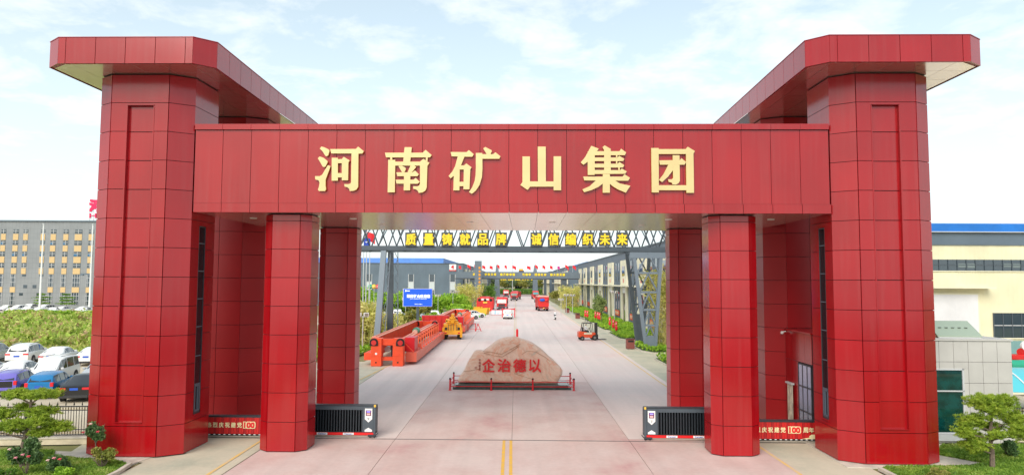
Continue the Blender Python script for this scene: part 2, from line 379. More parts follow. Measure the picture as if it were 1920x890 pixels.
# side aprons (pale greenish concrete) left and right of the carriageway
sheet('left_apron', [(-14.6, 8), (-10.9, 8), (rx(-10.9, 420), 420), (rx(-14.5, 420), 420), (rx(-13.6, 62), 62), (-19.5, 60), (-19.5, 33), (-18.2, 28.0), (-14.6, 27.6)], -0.012, G_APRON)
sheet('right_apron', [(10.9, 8), (14.1, 8), (14.1, 27.4), (17.9, 27.4), (19.6, 30.6), (19.6, 56), (40, 60), (40, 130), (rx(13.0, 130), 130), (rx(13.0, 420), 420), (rx(10.9, 420), 420)], -0.012, G_APRON)
sheet('factory_yard', [(19.7, 33), (90, 33), (90, 62), (41, 62), (41, 60.1), (19.7, 56.2)], -0.016, G_LOT)
sheet('parking_lot', [(-95, 31.5), (-19.6, 31.5), (-19.6, 64), (-95, 72)], -0.016, G_LOT)
sheet('far_parking_lot', [(-150, 139), (-60, 139), (-60, 171), (-150, 171)], -0.016, G_LOT)
sheet('side_parking_lot', [(-42, 112), (-15.5, 112), (-15.5, 142), (-42, 142)], -0.016, G_LOT)
# carriageway of cast concrete slabs with open joints
road = empty('road'); tag(road, kind='structure')
bed = sheet('road_bed', [(rx(-10.9, 8), 8), (rx(10.9, 8), 8), (rx(10.9, 420), 420), (rx(-10.9, 420), 420)], -0.03, mat('joint_fill', (0.36, 0.28, 0.25), 0.9), parent=road)
cols_x = [-10.9, -5.5, -0.16, 5.2, 10.9]
y = 8.0; row = 0
while y < 330:
    L = 6.0 if y < 80 else (8.0 if y < 200 else 16)
    for i in range(4):
        g = 0.012; x0, x1 = cols_x[i] + g, cols_x[i + 1] - g
        bb = MB(); q = [(rx(x0, y + g), y + g), (rx(x1, y + g), y + g), (rx(x1, y + L - g), y + L - g), (rx(x0, y + L - g), y + L - g)]
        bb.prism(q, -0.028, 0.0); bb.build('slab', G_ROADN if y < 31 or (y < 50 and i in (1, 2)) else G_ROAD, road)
    y += L
# joint of the sliding gate and painted lines
def strip(name, pts, wd, z, m, label=None, parent=None):
    b = MB(); n = len(pts)
    for i, p in enumerate(pts):
        a = Vector(pts[max(0, i - 1)]); c = Vector(pts[min(n - 1, i + 1)]); d = (c - a).normalized(); nn = Vector((-d.y, d.x)) * wd / 2
        b.v += [(p[0] + nn.x, p[1] + nn.y, z), (p[0] - nn.x, p[1] - nn.y, z)]
    for i in range(n - 1): b.f.append((2 * i, 2 * i + 1, 2 * i + 3, 2 * i + 2)); b.m.append(0)
    return tag(b.build(name, m, parent), kind='structure') if parent is None else b.build(name, m, parent)
YLINE = mat('road_yellow', (0.80, 0.46, 0.04), 0.8, col2=(0.70, 0.42, 0.12), vscale=2.5)
YFADE = mat('road_yellow_faded', (0.66, 0.52, 0.36), 0.8, var=0.05, vscale=1.0)
YSIDE = mat('road_yellow_worn', (0.78, 0.52, 0.16), 0.8, col2=(0.66, 0.50, 0.30), vscale=1.2)
for k, dx in enumerate((-0.29, 0.02)):
    strip('centre_line', [(dx - 0.03, 10), (dx - 0.03, 31.6)], 0.13, 0.004, YLINE)
for dx in (-0.12, 0.14):
    strip('centre_line', [(rx(dx - 0.1, yy), yy) for yy in (56, 120, 200, 330)], 0.12, 0.004, YFADE)
strip('side_line', [(-11.25, 8), (-11.3, 31), (-11.15, 50), (-10.4, 60), (rx(-10.95, 100), 100), (rx(-10.95, 300), 300)], 0.13, 0.004, YSIDE)
strip('side_line', [(10.9, 8), (10.95, 31), (10.75, 50), (rx(10.55, 84), 84), (rx(10.6, 120), 120), (rx(10.6, 300), 300)], 0.13, 0.004, YSIDE)
strip('stop_line', [(rx(-10.5, 128), 186), (rx(10.5, 128), 186)], 0.5, 0.004, mat('road_white', (0.75, 0.73, 0.70), 0.8))

# ------------------------------------------------------------------ the entrance gate
GC = (-0.16, 28.07, 0.0); GYAW = R(-1.2)
MOD = 1.217
gate = empty('entrance_gate', GC, GYAW, 'monumental red panelled entrance gate with two flared towers, four columns and gold letters', 'entrance gate')
ZT = 15.85
ZS = [0.03] + [MOD * k + 0.03 for k in range(1, 13)] + [ZT - 0.02]
def panel(name, parent, A, B, z0, z1, nrm, t=0.04, m=RED, out=0.0, gl=0.012, gr=0.012, gz=0.012):
    A = Vector(A); B = Vector(B); d = (B - A).normalized(); n = Vector(nrm)
    a = A + d * gl + n * out; c = B - d * gr + n * out; ai = a - n * t; ci = c - n * t
    e = 0.006; ae = a + d * e - n * 0.0; ce = c - d * e
    vs = [(ai.x, ai.y, z0 + gz), (ci.x, ci.y, z0 + gz), (ci.x, ci.y, z1 - gz), (ai.x, ai.y, z1 - gz),
          (a.x, a.y, z0 + gz), (c.x, c.y, z0 + gz), (c.x, c.y, z1 - gz), (a.x, a.y, z1 - gz)]
    b = MB(); b.add(vs, [(4, 5, 6, 7), (0, 4, 7, 3), (5, 1, 2, 6), (7, 6, 2, 3), (0, 1, 5, 4)])
    if (B - A).x * n.y - (B - A).y * n.x > 0: b.f = [f[::-1] for f in b.f]
    return b.build(name, m, parent)
def face(parent, poly, i, us, zs, m=RED, skip=None, name='panel', gl=0.006, gr=0.006):
    """clad side i of a plan polygon; us = fractions where vertical joints fall"""
    A = Vector(poly[i]); B = Vector(poly[(i + 1) % len(poly)]); c = Vector((sum(p[0] for p in poly) / len(poly), sum(p[1] for p in poly) / len(poly)))
    d = (B - A).normalized(); n = Vector((d.y, -d.x))
    if n.dot((A + B) / 2 - c) < 0: n = -n
    for k in range(len(us) - 1):
        P, Q = A + (B - A) * us[k], A + (B - A) * us[k + 1]
        for j in range(len(zs) - 1):
            if skip and skip(k, j): continue
            panel(name, parent, P, Q, zs[j], zs[j + 1], n, m=m, gl=0.012 if us[k] > 0 else gl, gr=0.012 if us[k + 1] < 1 else gr)
    return A, B, n
def sx(poly, s): return [(x * s, y) for x, y in poly]
for s in (-1, 1):
    # ---------------- front tower
    P = [(17.45, 0.35), (16.75, -0.08), (14.30, -0.08), (13.45, 0.50), (13.42, 2.62), (17.45, 2.62)]
    P = sx(P, s)
    OP = offset_poly(P, 0.045); OP[1] = (OP[1][0], OP[1][1] + 0.14); OP[2] = (OP[2][0], OP[2][1] + 0.14)
    core = MB(); core.prism(OP, 0.0, ZT)
    if True:
        tw = core.build('tower', JOINT, gate)
    face(tw, P, 0, [0, 1], ZS, gr=0.02)
    # front face: full panels at the bottom and the top, a recessed strip between
    face(tw, P, 1, [0, 1], [ZS[0], ZS[1]], gl=0.02, gr=0.017); face(tw, P, 1, [0, 1], [ZS[-2], ZS[-1]], gl=0.02, gr=0.017)
    ra, rb = 0.285, 0.75
    zs = ZS[1:-1]
    for (u0, u1) in ((0, ra), (rb, 1)):
        for j in range(len(zs) - 1):
            A = Vector(P[1]); B = Vector(P[2]); panel('panel', tw, A + (B - A) * u0, A + (B - A) * u1, zs[j], zs[j + 1], (0, -1), gl=0.02 if u0 == 0 else 0.0, gr=0.017 if u1 == 1 else 0.0, t=0.16 if False else 0.045)
    A = Vector(P[1]); B = Vector(P[2])
    RA, RB = A + (B - A) * ra, A + (B - A) * rb
    # the strip itself lies 45 mm back; the frame round it stands proud
    for j in range(len(zs) - 1):
        z0 = zs[j] if j else zs[j] + 0.16; z1 = zs[j + 1] if j < len(zs) - 2 else zs[j + 1] - 0.10
        panel('panel', tw, RA, RB, z0, z1, (0, -1), out=-0.135, t=0.02, gl=0.0, gr=0.0, gz=0.017 if 0 < j else 0.0)
    panel('panel', tw, RA, RB, zs[0], zs[0] + 0.155, (0, -1), gl=0.0, gr=0.0)
    panel('panel', tw, RA, RB, zs[-1] - 0.095, zs[-1], (0, -1), gl=0.0, gr=0.0)
    fr = MB(); xa, xb = sorted((RA.x, RB.x)); y0 = RA.y
    for xx in (xa, xb): fr.b2(xx - 0.022, xx + 0.022, y0 - 0.014, y0 + 0.14, zs[0] + 0.16, zs[-1] - 0.1)
    fr.b2(xa, xb, y0 - 0.045, y0 + 0.14, zs[0] + 0.135, zs[0] + 0.165); fr.b2(xa, xb, y0 - 0.045, y0 + 0.14, zs[-1] - 0.115, zs[-1] - 0.085)
    fr.build('trim', RED, tw)
    face(tw, P, 2, [0, 1], ZS, gl=0.017, gr=0.0)
    # inner side with the slit window
    us = [0, 0.33, 0.62, 1]
    wz0, wz1 = 1.5, 9.55
    A, B = Vector(P[3]), Vector(P[4]); n = Vector((-s, 0))
    for j in range(len(ZS) - 1):
        z0, z1 = ZS[j], ZS[j + 1]
        if z1 <= wz0 - 0.2 or z0 >= wz1 - 0.01: panel('panel', tw, A, B, z0, z1, n, gl=0.0, gr=0.006)
        else:
            panel('panel', tw, A, A + (B - A) * us[1], z0, z1, n, gl=0.0, gr=0.0)
            panel('panel', tw, A + (B - A) * us[2], B, z0, z1, n, gl=0.0, gr=0.006)
            if z0 < wz0: panel('panel', tw, A + (B - A) * us[1], A + (B - A) * us[2], z0, wz0, n, gl=0, gr=0)
            if z1 > wz1: panel('panel', tw, A + (B - A) * us[1], A + (B - A) * us[2], wz1, z1, n, gl=0, gr=0)
    X = P[3][0] + s * 0.03; ya = A.y + (B.y - A.y) * us[1]; yb = A.y + (B.y - A.y) * us[2]
    wm = MB(); wm.b2(X - 0.035 * s, X, ya, ya + 0.05, wz0, wz1); wm.b2(X - 0.035 * s, X, yb - 0.05, yb, wz0, wz1); wm.b2(X - 0.035 * s, X, ya, yb, wz0, wz0 + 0.08); wm.b2(X - 0.035 * s, X, ya, yb, wz1 - 0.05, wz1)
    win = wm.build('slit_window', DGREY, tw)
    gl_ = MB(); gl_.b2(X - 0.012 * s, X, ya + 0.05, yb - 0.05, wz0 + 0.08, wz1 - 0.05); gl_.build('pane', GLASSD, win)
    cm = MB()
    for z in (2.75, 3.95, 5.2, 6.4, 7.6, 8.8): cm.b2(X - 0.03 * s, X, ya + 0.05, yb - 0.05, z - 0.02, z + 0.02)
    for q in (ya + 0.1, (ya + yb) / 2 + .05, yb - 0.1): cm.b2(X - 0.045 * s, X, q - 0.03, q + 0.03, wz0 + 0.08, 2.73)
    cm.b2(X - 0.045 * s, X, ya + 0.07, yb - 0.07, wz0 + 0.08, wz0 + 0.16); cm.b2(X - 0.045 * s, X, ya + 0.07, yb - 0.07, 2.65, 2.73)
    cm.build('casement', mat('window_grey', (0.10, 0.13, 0.17), 0.4, 0.2), win)
    sl = MB(); sl.b2(X - 0.09 * s, X, ya - 0.03, yb + 0.03, wz0 - 0.05, wz0 - 0.005); sl.build('sill', RED, win)
    # ---------------- rear tower
    Q = sx([(17.3, 8.0), (16.6, 7.4), (14.15, 7.4), (13.15, 7.95), (13.15, 9.7), (13.9, 10.3), (17.3, 10.3)], s)
    rt = MB().prism(offset_poly(Q, 0.045), 0, ZT).build('rear_tower', JOINT, gate)
    for i in (0, 2, 3): face(rt, Q, i, [0, 1], ZS, m=REDR, name='panel')
    face(rt, Q, 1, [0, 0.5, 1], ZS, m=REDR, name='panel')
    face(rt, Q, 4, [0, 1], ZS, m=REDR, name='panel')
    # ---------------- front and rear columns
    zc_ = [0.03] + [MOD * k + 0.03 for k in range(1, 9)] + [10.04]
    for (nm, F, m_) in (('column', [(10.58, 2.4), (10.58, 1.33), (10.18, 1.0), (8.97, 1.0), (8.56, 1.33), (8.56, 2.4), (8.95, 2.72), (10.18, 2.72)], RED),
                        ('rear_column', [(10.45, 9.75), (10.45, 8.72), (10.05, 8.4), (8.84, 8.4), (8.43, 8.72), (8.43, 9.75), (8.83, 10.1), (10.05, 10.1)], REDR)):
        F = sx(F, s); c_ = MB().prism(offset_poly(F, 0.045), 0, 10.06).build(nm, JOINT, gate)
        for i in range(5): face(c_, F, i, [0, 1], zc_, m=m_, gl=0.017 if i in (2, 3) else 0.0, gr=0.017 if i in (1, 2) else 0.0)
    # ---------------- canopy with its deep fascia
    K = sx([(18.85, -0.95), (18.12, -1.5), (12.65, -1.5), (11.95, -0.85), (12.25, 13.6), (12.9, 14.3), (18.2, 14.3), (18.85, 13.6)], s)
    c0, c1 = ZT, 16.93
    cn = MB().prism(offset_poly(K, 0.045), c0 + 0.045, c1 - 0.01).build('canopy', REDR, gate)
    face(cn, K, 0, [0, 1], [c0, c1], name='fascia_panel'); face(cn, K, 2, [0, 1], [c0, c1], name='fascia_panel')
    L = 5.47; face(cn, K, 1, [0] + [(0.3 + MOD * k) / L for k in range(5)] + [1], [c0, c1], name='fascia_panel')
    L = 14.45; face(cn, K, 3, [0] + [(MOD * k) / L for k in range(1, 12)] + [1], [c0, c1], name='fascia_panel')
    face(cn, K, 7, [0] + [(MOD * k) / L for k in range(1, 12)] + [1], [c0, c1], name='fascia_panel')
    face(cn, K, 4, [0, 1], [c0, c1], name='fascia_panel')
    cp = MB(); cp.prism(offset_poly(K, -0.02), c1 - 0.008, c1 + 0.02); cp.build('coping', RED, cn)
    # soffit of the canopy: pale tiles, only where it overhangs
    xs_ = [12.1, 12.75] + [12.75 + MOD * k for k in range(1, 5)] + [18.7]
    ys_ = [-1.4, -0.3] + [-0.3 + MOD * k for k in range(1, 12)] + [14.2]
    for a_ in range(len(xs_) - 1):
        for q_ in range(len(ys_) - 1):
            x0, x1 = xs_[a_] + 0.008, xs_[a_ + 1] - 0.008; y0_, y1_ = ys_[q_] + 0.008, ys_[q_ + 1] - 0.008
            pl = [(x0, y0_), (x1, y0_), (x1, y1_), (x0, y1_)]
            if q_ == 0 and a_ == 0: pl = [(x1 - 0.05, y0_), (x1, y0_), (x1, y1_), (x0 + 0.0, y1_), (x0, y1_ - 0.5)]
            if q_ == 0 and a_ == len(xs_) - 2: pl = [(x0, y0_), (x0 + 0.25, y0_), (x1, y1_ - 0.55), (x1, y1_), (x0, y1_)]
            MB().prism(sx(pl, s), c0 + 0.012, c0 + 0.04).build('soffit_panel', SOFF, cn)
# ---------------- beam over the roadway
BZ0, BZ1 = 10.07, 13.78; BY0, BY1 = 0.42, 10.25
bm_ = MB(); bm_.b2(-13.38, 13.38, BY0 + 0.05, BY1 - 0.03, BZ0 + 0.05, BZ1 - 0.02)
beam = bm_.build('beam', JOINT, gate)
ux = [-13.36] + [MOD * k for k in range(-10, 11)] + [13.36]
for k in range(len(ux) - 1):
    A, B = (ux[k], BY0), (ux[k + 1], BY0)
    e = 0.0 if k in (0, len(ux) - 2) else 0
    panel('beam_panel', beam, A, B, BZ0 + 0.385, BZ1 - 0.20, (0, -1), gz=0.008, t=0.045, gl=0.01, gr=0.01)
    panel('trim_panel', beam, (ux[k] + 0.03, BY0 - 0.05), (ux[k + 1] + 0.03, BY0 - 0.05), BZ0, BZ0 + 0.38, (0, -1), gz=0.0, t=0.10, gl=0.01, gr=0.01)
    panel('trim_panel', beam, (ux[k] + 0.0, BY0 - 0.09), (ux[k + 1] + 0.0, BY0 - 0.09), BZ1 - 0.19, BZ1 + 0.02, (0, -1), gz=0.0, t=0.12, gl=0.006, gr=0.006)
    ny = 8; yy = [BY0 + 0.06 + (BY1 - BY0 - 0.06) * j / ny for j in range(ny + 1)]
    for j in range(ny):
        b = MB(); b.b2(ux[k] + 0.006, ux[k + 1] - 0.006, yy[j] + 0.006, yy[j + 1] - 0.006, BZ0 + 0.012, BZ0 + 0.045); b.build('soffit_panel', SOFF, beam)
bk = MB(); bk.b2(-13.36, 13.36, BY1 - 0.028, BY1, BZ0 + 0.01, BZ1); bk.build('back_panel', REDR, beam)
tp = MB(); tp.b2(-13.37, 13.37, BY0 - 0.08, BY1 + 0.02, BZ1 + 0.022, BZ1 + 0.05); tp.build('coping', RED, beam)
for (x, y_) in ((-11.9, 3.2), (-11.2, 6.2), (-7.3, 3.4), (-6.6, 6.6), (7.3, 3.4), (6.6, 6.6), (11.9, 3.2), (11.2, 6.2), (-2, 5), (2, 5)):
    d = MB(); d.tube((x, y_, BZ0 - 0.01), (x, y_, BZ0 + 0.011), 0.16, n=14); d.build('downlight', mat('lamp_glass', (0.8, 0.78, 0.72), 0.3), beam)
# ---------------- the six gold characters, traced stroke by stroke on a 890-unit square = 100 px
def ch(strokes, ox): return [[(ox + x / 8.9, 265 + y / 8.9) for x, y in st] for st in strokes]
CH = {
 'he': (585, [[(130,122),(155,88),(205,100),(285,140),(292,160),(270,235),(240,250),(222,240),(175,165)],
   [(98,282),(128,252),(190,275),(255,325),(262,345),(225,420),(195,430),(178,420),(135,345)],
   [(50,580),(130,580),(170,555),(265,397),(310,415),(245,590),(226,640),(226,740),(235,800),(215,828),(115,828),(98,805),(115,760),(127,690),(110,650),(55,635)],
   [(305,130),(732,128),(770,88),(865,165),(838,205),(775,205),(660,203),(320,203)],
   [(660,200),(775,200),(770,760),(740,805),(690,826),(630,828),(620,790),(590,765),(545,755),(538,712),(600,715),(640,705),(652,680)],
   [(330,275),(432,275),(432,655),(328,657)], [(500,295),(530,258),(630,320),(608,350),(603,650),(498,650),(498,300)],
   [(425,297),(505,297),(505,365),(425,365)], [(425,530),(505,530),(505,602),(425,602)]]),
 'nan': (715, [[(388,98),(508,98),(498,195),(480,345),(365,345),(378,195)], [(60,190),(690,190),(738,142),(840,230),(812,268),(78,268)],
   [(115,308),(232,308),(225,850),(105,850)], [(645,340),(700,292),(803,358),(768,410),(757,770),(735,820),(690,850),(625,860),(605,820),(575,800),(532,792),(532,748),(600,750),(635,735),(645,700)],
   [(225,340),(655,340),(655,405),(225,405)], [(285,410),(345,408),(405,440),(410,465),(385,515),(345,515)], [(490,400),(550,405),(582,428),(510,515),(438,515)],
   [(250,517),(520,517),(562,487),(627,550),(602,582),(268,582)], [(238,640),(540,640),(572,610),(642,675),(608,708),(255,706)], [(380,560),(485,560),(480,818),(373,818)],
   [(150,265),(182,265),(182,312),(150,312)], [(745,265),(775,265),(770,345),(742,330)]]),
 'kuang': (840, [[(45,178),(310,180),(348,145),(430,215),(405,258),(60,250)], [(165,245),(278,245),(210,420),(150,560),(95,575),(45,617),(8,578),(75,500),(120,410)],
   [(100,470),(195,470),(190,818),(88,818)], [(270,400),(305,368),(395,435),(372,465),(357,800),(258,800),(265,410)], [(150,402),(275,402),(275,470),(120,470)], [(185,675),(265,675),(262,748),(185,748)],
   [(465,195),(572,195),(575,460),(565,600),(525,730),(465,820),(400,875),(350,848),(405,765),(445,660),(460,560),(465,440)],
   [(565,215),(755,215),(790,182),(875,250),(855,292),(565,292)], [(588,120),(622,95),(725,148),(732,165),(705,222),(650,222)]]),
 'shan': (965, [[(130,252),(255,252),(255,760),(215,810),(95,728),(130,680)], [(385,88),(518,88),(520,690),(388,690)], [(650,250),(775,250),(775,816),(650,816)], [(200,668),(660,668),(660,755),(200,755)]]),
 'ji': (1085, [[(210,75),(335,122),(300,172),(150,340),(80,392),(35,352),(110,260)], [(150,290),(150,170),(270,165),(268,560),(152,562)], [(398,98),(435,68),(540,130),(520,168),(436,168)],
   [(425,150),(535,150),(535,530),(425,530)], [(255,165),(680,165),(708,125),(792,185),(770,232),(255,232)], [(255,270),(650,270),(675,242),(762,292),(740,330),(255,330)],
   [(255,375),(650,375),(680,345),(760,398),(738,437),(255,437)], [(255,478),(690,482),(718,455),(802,502),(775,542),(255,545)],
   [(75,588),(730,590),(765,550),(855,608),(825,658),(93,652)], [(402,548),(520,548),(520,856),(400,858)],
   [(300,640),(420,640),(420,690),(330,760),(210,815),(92,848),(60,803),(180,750)], [(500,640),(600,650),(690,705),(862,740),(785,856),(650,800),(570,750),(500,690)],
   [(622,228),(645,228),(645,275),(622,275)], [(622,328),(645,328),(645,380),(622,380)], [(660,432),(685,432),(685,486),(660,486)]]),
 'tuan': (1212, [[(80,112),(205,112),(208,852),(90,852)], [(650,135),(690,90),(808,162),(785,205),(795,858),(668,858),(660,210)], [(195,130),(665,130),(665,212),(195,212)], [(195,732),(675,732),(675,815),(195,815)],
   [(438,232),(552,232),(558,660),(535,700),(490,722),(435,720),(425,690),(370,675),(362,632),(415,635),(445,615)], [(212,318),(560,312),(585,282),(662,345),(635,390),(225,390)],
   [(370,380),(450,380),(445,480),(360,590),(262,680),(210,645),(290,540)]])}
inv = Matrix.Translation(GC) @ Matrix.Rotation(GYAW, 4, 'Z'); inv = inv.inverted()
yf = BY0 - 0.001
for key in ('he', 'nan', 'kuang', 'shan', 'ji', 'tuan'):
    ox, sts = CH[key]; b = MB()
    for k, st in enumerate(ch(sts, ox)):
        pl = []
        for (px, py) in st:
            # surveyed onto the plane of the beam front
            q0 = inv @ Vector((0, 0, H)); q1 = inv @ aty(px, py, 28.0); d_ = q1 - q0; tt = (yf - 0.13 - q0.y) / d_.y; q = q0 + d_ * tt
            pl.append((q.x, q.z))
        b.xprism(pl, yf - 0.13 - 0.0015 * k, yf + 0.0, 0)
    o = b.build('gold_character', [GOLD, GOLDS], beam)
    me = o.data
    for p in me.polygons:
        if abs(p.normal.y) < 0.5: p.material_index = 1

# ------------------------------------------------------------------ gatehouse wall between the right-hand towers
gh = empty('gatehouse', GC, GYAW, 'low red panelled gatehouse with a grey framed window, behind the right front tower', 'gatehouse')
gx = 14.0
wb = MB(); wb.b2(gx + 0.03, gx + 3.0, 4.15, 7.36, 0, 4.78); gw = wb.build('wall', JOINT, gh)
for k in range(4):
    y0 = 4.17 + k * 0.80
    for (z0, z1) in ((0.0, 1.2), (1.2, 3.4), (3.4, 4.82)):
        if k < 2 and z0 < 3.0: continue
        p_ = MB(); p_.b2(gx, gx + 0.035, y0 + 0.01, y0 + 0.79, z0 + 0.01, z1 - 0.01); p_.build('panel', RED, gw)
cp = MB(); cp.b2(gx - 0.06, gx + 3.0, 4.12, 7.38, 4.82, 4.88); cp.build('coping', REDR, gw)
wf = MB(); y0, y1 = 4.2, 5.76
for q in (y0, 4.66, 5.2, y1 - 0.08): wf.b2(gx - 0.03, gx + 0.05, q, q + 0.07, 0.06, 3.35)
for z in (0.06, 1.1, 2.25, 3.29): wf.b2(gx - 0.028, gx + 0.05, y0, y1, z, z + 0.07)
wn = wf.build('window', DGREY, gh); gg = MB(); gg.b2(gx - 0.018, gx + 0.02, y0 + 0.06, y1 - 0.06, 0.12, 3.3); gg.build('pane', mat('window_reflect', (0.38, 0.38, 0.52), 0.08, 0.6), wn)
cs = MB(); cs.tube((gx - 0.2, 7.2, 4.72), (gx - 0.02, 7.2, 4.75), 0.03); cs.sphere((gx - 0.22, 7.2, 4.68), 0.08, 10, 6); cs.build('camera', WHITE, gh)
st_ = empty('strip_curtain', GC, GYAW, 'pale plastic strip curtain hanging beside the gatehouse window', 'curtain')
for k in range(6):
    b = MB(); x = gx - 0.12 + 0.02 * (k % 2); yy = 6.25 + 0.12 * k; b.b2(x - 0.012, x + 0.012, yy, yy + 0.10, 0.12 + 0.05 * (k % 3), 2.2); b.build('strip', mat('curtain_strip', (0.55, 0.50, 0.40), 0.4, var=0.3, vscale=3.0), st_)
b = MB(); b.b2(gx - 0.18, gx - 0.04, 6.2, 7.03, 2.2, 2.28); b.build('rail', LGREY, st_)

# ------------------------------------------------------------------ folding barrier gates
RIBM = mat('barrier_rib', (0.035, 0.045, 0.055), 0.35, 0.4)
def gate_text(par, s, x, y, z, h, m, sz=1.0): return place_text(s, 'lettering', par, (x, y, z), extrude=0.004, m=m, fit=(None, h), bold=0.012)
track = MB(); track.b2(-14.6, 14.6, 3.55, 3.62, -0.005, 0.014)
o = track.build('gate_track', mat('rail_steel', (0.16, 0.14, 0.13), 0.5, 0.5)); o.location = GC; o.rotation_euler = (0, 0, GYAW); tag(o, kind='structure')
for s in (-1, 1):
    lab = 'charcoal folding barrier with vertical slats and white control panel, left of the roadway' if s < 0 else 'charcoal folding barrier with vertical slats and white control panel, right of the roadway'
    g = empty('folding_barrier', GC, GYAW, lab, 'barrier gate', 'charcoal folding barriers')
    v0 = 3.85; a, e = 6.18, 10.9
    b = MB(); b.b2(s * (a + .02), s * e, v0 + .02, v0 + .42, 1.38, 1.46); b.build('top_rail', DGREY, g)
    b = MB(); b.b2(s * a, s * e, v0 - .01, v0 + .4, 0.20, 0.27); b.b2(s * a, s * e, v0 + .30, v0 + .4, 0.27, 1.38); b.build('frame', mat('barrier_inner', (0.008, 0.009, 0.01), 0.6), g)
    b = MB(); b.b2(s * a, s * e, v0 - .03, v0 - .005, 1.26, 1.42); b.build('fascia', MGREY_D, g)
    x = a + 0.62
    while x < e:
        b = MB(); b.b2(s * x, s * (x + .055), v0 - .02, v0 + .28, 0.27, 1.26); b.build('slat', RIBM, g); x += 0.128
    b = MB(); b.b2(s * a, s * (a + .10), v0 - .08, v0 + .4, 0.17, 1.44); b.b2(s * (a + .1), s * (a + .62), v0 - .04, v0 + .4, 0.24, 1.40); b.build('end_housing', MGREY_D, g, bevel=0.012)
    cx_ = s * (a + .33)
    b = MB(); b.xprism([(cx_ - .17, 1.33), (cx_ + .17, 1.33), (cx_ + .17, .85), (cx_, .70), (cx_ - .17, .85)], v0 - .06, v0 - .041); pn = b.build('control_panel', WHITE, g)
    b = MB(); b.b2(cx_ - .12, cx_ + .12, v0 - .066, v0 - .061, 1.0, 1.25); b.build('display', mat('display_dark', (0.12, 0.01, 0.05), 0.2), pn)
    b = MB(); b.b2(cx_ - .08, cx_ + .08, v0 - .070, v0 - .0665, 1.16, 1.22); b.build('screen_bar', mat('display_blue', (0.25, 0.22, 0.85), 0.3, emit=0.5), pn)
    b = MB(); b.b2(cx_ - .08, cx_ + .08, v0 - .070, v0 - .0665, 1.03, 1.12); b.build('screen_bar', mat('display_pink', (0.7, 0.45, 0.45), 0.3), pn)
    b = MB(); b.b2(cx_ - .05, cx_ + .05, v0 - .064, v0 - .061, .88, .9); b.b2(cx_ - .03, cx_ + .03, v0 - .064, v0 - .061, .82, .85); b.build('badge', DGREY, pn)
    b = MB(); b.xprism([(cx_ - .17, .28), (cx_ + .17, .28), (cx_ + .17, .36), (cx_, .46), (cx_ - .17, .36)], v0 - .06, v0 - .041); b.build('white_plate', WHITE, g)
    b = MB(); b.b2(s * (a + .08), s * e, v0 - .055, v0 - .03, .12, .235); st = b.build('red_strip', mat('strip_red', (0.75, 0.01, 0.012), 0.4), g)
    for k in range(3):
        xx = s * (a + 1.25 + k * 1.22)
        b = MB(); b.b2(xx - .25, xx + .25, v0 - .062, v0 - .056, .128, .228); lb = b.build('label', WHITE, st)
        place_text('Cansen', 'lettering', lb, (xx, v0 - .066, .178), extrude=0.002, m=mat('blue_print', (0.02, 0.06, 0.45), 0.5), fit=(0.36, 0.065), bold=0.02)
    b = MB(); b.b2(s * (a + .12), s * e, v0, v0 + .3, .035, .1); b.build('base_rail', mat('barrier_base', (0.42, 0.37, 0.31), 0.6), g)
    for x in (a + .05, a + .25):
        b = MB(); b.tube((s * x, v0 - .06, .06), (s * x, v0 + .02, .06), 0.06, n=10); b.build('wheel', RUB, g)
    b = MB(); b.b2(s * (a - .02), s * (a + .35), v0 - .075, v0 - .03, .06, .15); b.bar((s * (a - .02), v0 - .06, .12), (s * (a - .13), v0 - .06, .24), .05, .04); b.build('bumper_foot', DGREY, g)
    b = MB(); b.b2(s * (a + .0), s * (a + .08), v0 - .09, v0, 1.40, 1.50); b.build('lamp', YEL, g)
    # red printed barrier across the side lane
    lab = 'low red barrier with celebration lettering, between left tower and left column' if s < 0 else 'low red barrier with celebration lettering, between right column and right tower'
    g = empty('printed_barrier', GC, GYAW, lab, 'barrier gate', 'red printed side lane barriers')
    xa, xb = (-14.4, -11.0) if s < 0 else (10.9, 14.4)
    vb = 3.78
    RB1, RB2 = mat('banner_red', (0.60, 0.015, 0.015), 0.5), mat('banner_red_deep', (0.42, 0.008, 0.012), 0.5)
    nb = int((xb - xa) / 0.115)
    for k in range(nb):
        x0 = xa + (xb - xa) * k / nb; x1 = xa + (xb - xa) * (k + 1) / nb
        b = MB(); b.b2(x0, x1 - .012, vb - 0.012 * (k % 2), vb + .05, .13, .88); b.build('slat', RB1 if k % 3 else RB2, g)
    b = MB(); b.b2(xa, xb, vb - .03, vb + .25, .885, .96); b.build('top_rail', DGREY, g)
    b = MB(); b.b2(xa, xb, vb - .03, vb + .25, .06, .12); b.build('bottom_rail', RUB, g)
    b = MB()
    for k in range(0, nb, 2): b.b2(xa + (xb - xa) * k / nb, xa + (xb - xa) * (k + .8) / nb, vb - .036, vb - .031, .09, .125)
    b.build('white_marks', WHITE, g)
    b = MB(); b.b2(xa, xb, vb + .0, vb + .2, .0, .055); b.build('base_rail', mat('barrier_base', (0.42, 0.37, 0.31), 0.6), g)
    PALE = mat('banner_pale_gold', (0.90, 0.78, 0.45), 0.5)
    def word(t_, x0, x1, z, h):
        n_ = len(t_)
        for i, c_ in enumerate(t_): place_text(c_, 'lettering', g, (x0 + (x1 - x0) * (i + .5) / n_, vb - .03, z), extrude=0.004, m=PALE, fit=(0.225, h), bold=0.025)
    if s < 0: word('热烈庆祝建党', -14.05, -12.35, .54, .24); cx_ = -12.03
    else: word('热烈庆祝建党', 10.90, 12.60, .54, .24); cx_ = 12.98; word('周年', 13.35, 13.87, .54, .24)
    me = text_mesh('100', 1.0, 0.16, 0.004, 'emblem', [PALE], (0.58, 0.33)); o = bpy.data.objects.new('emblem', me); link(o, g); o.location = (cx_, vb - .028, .54)
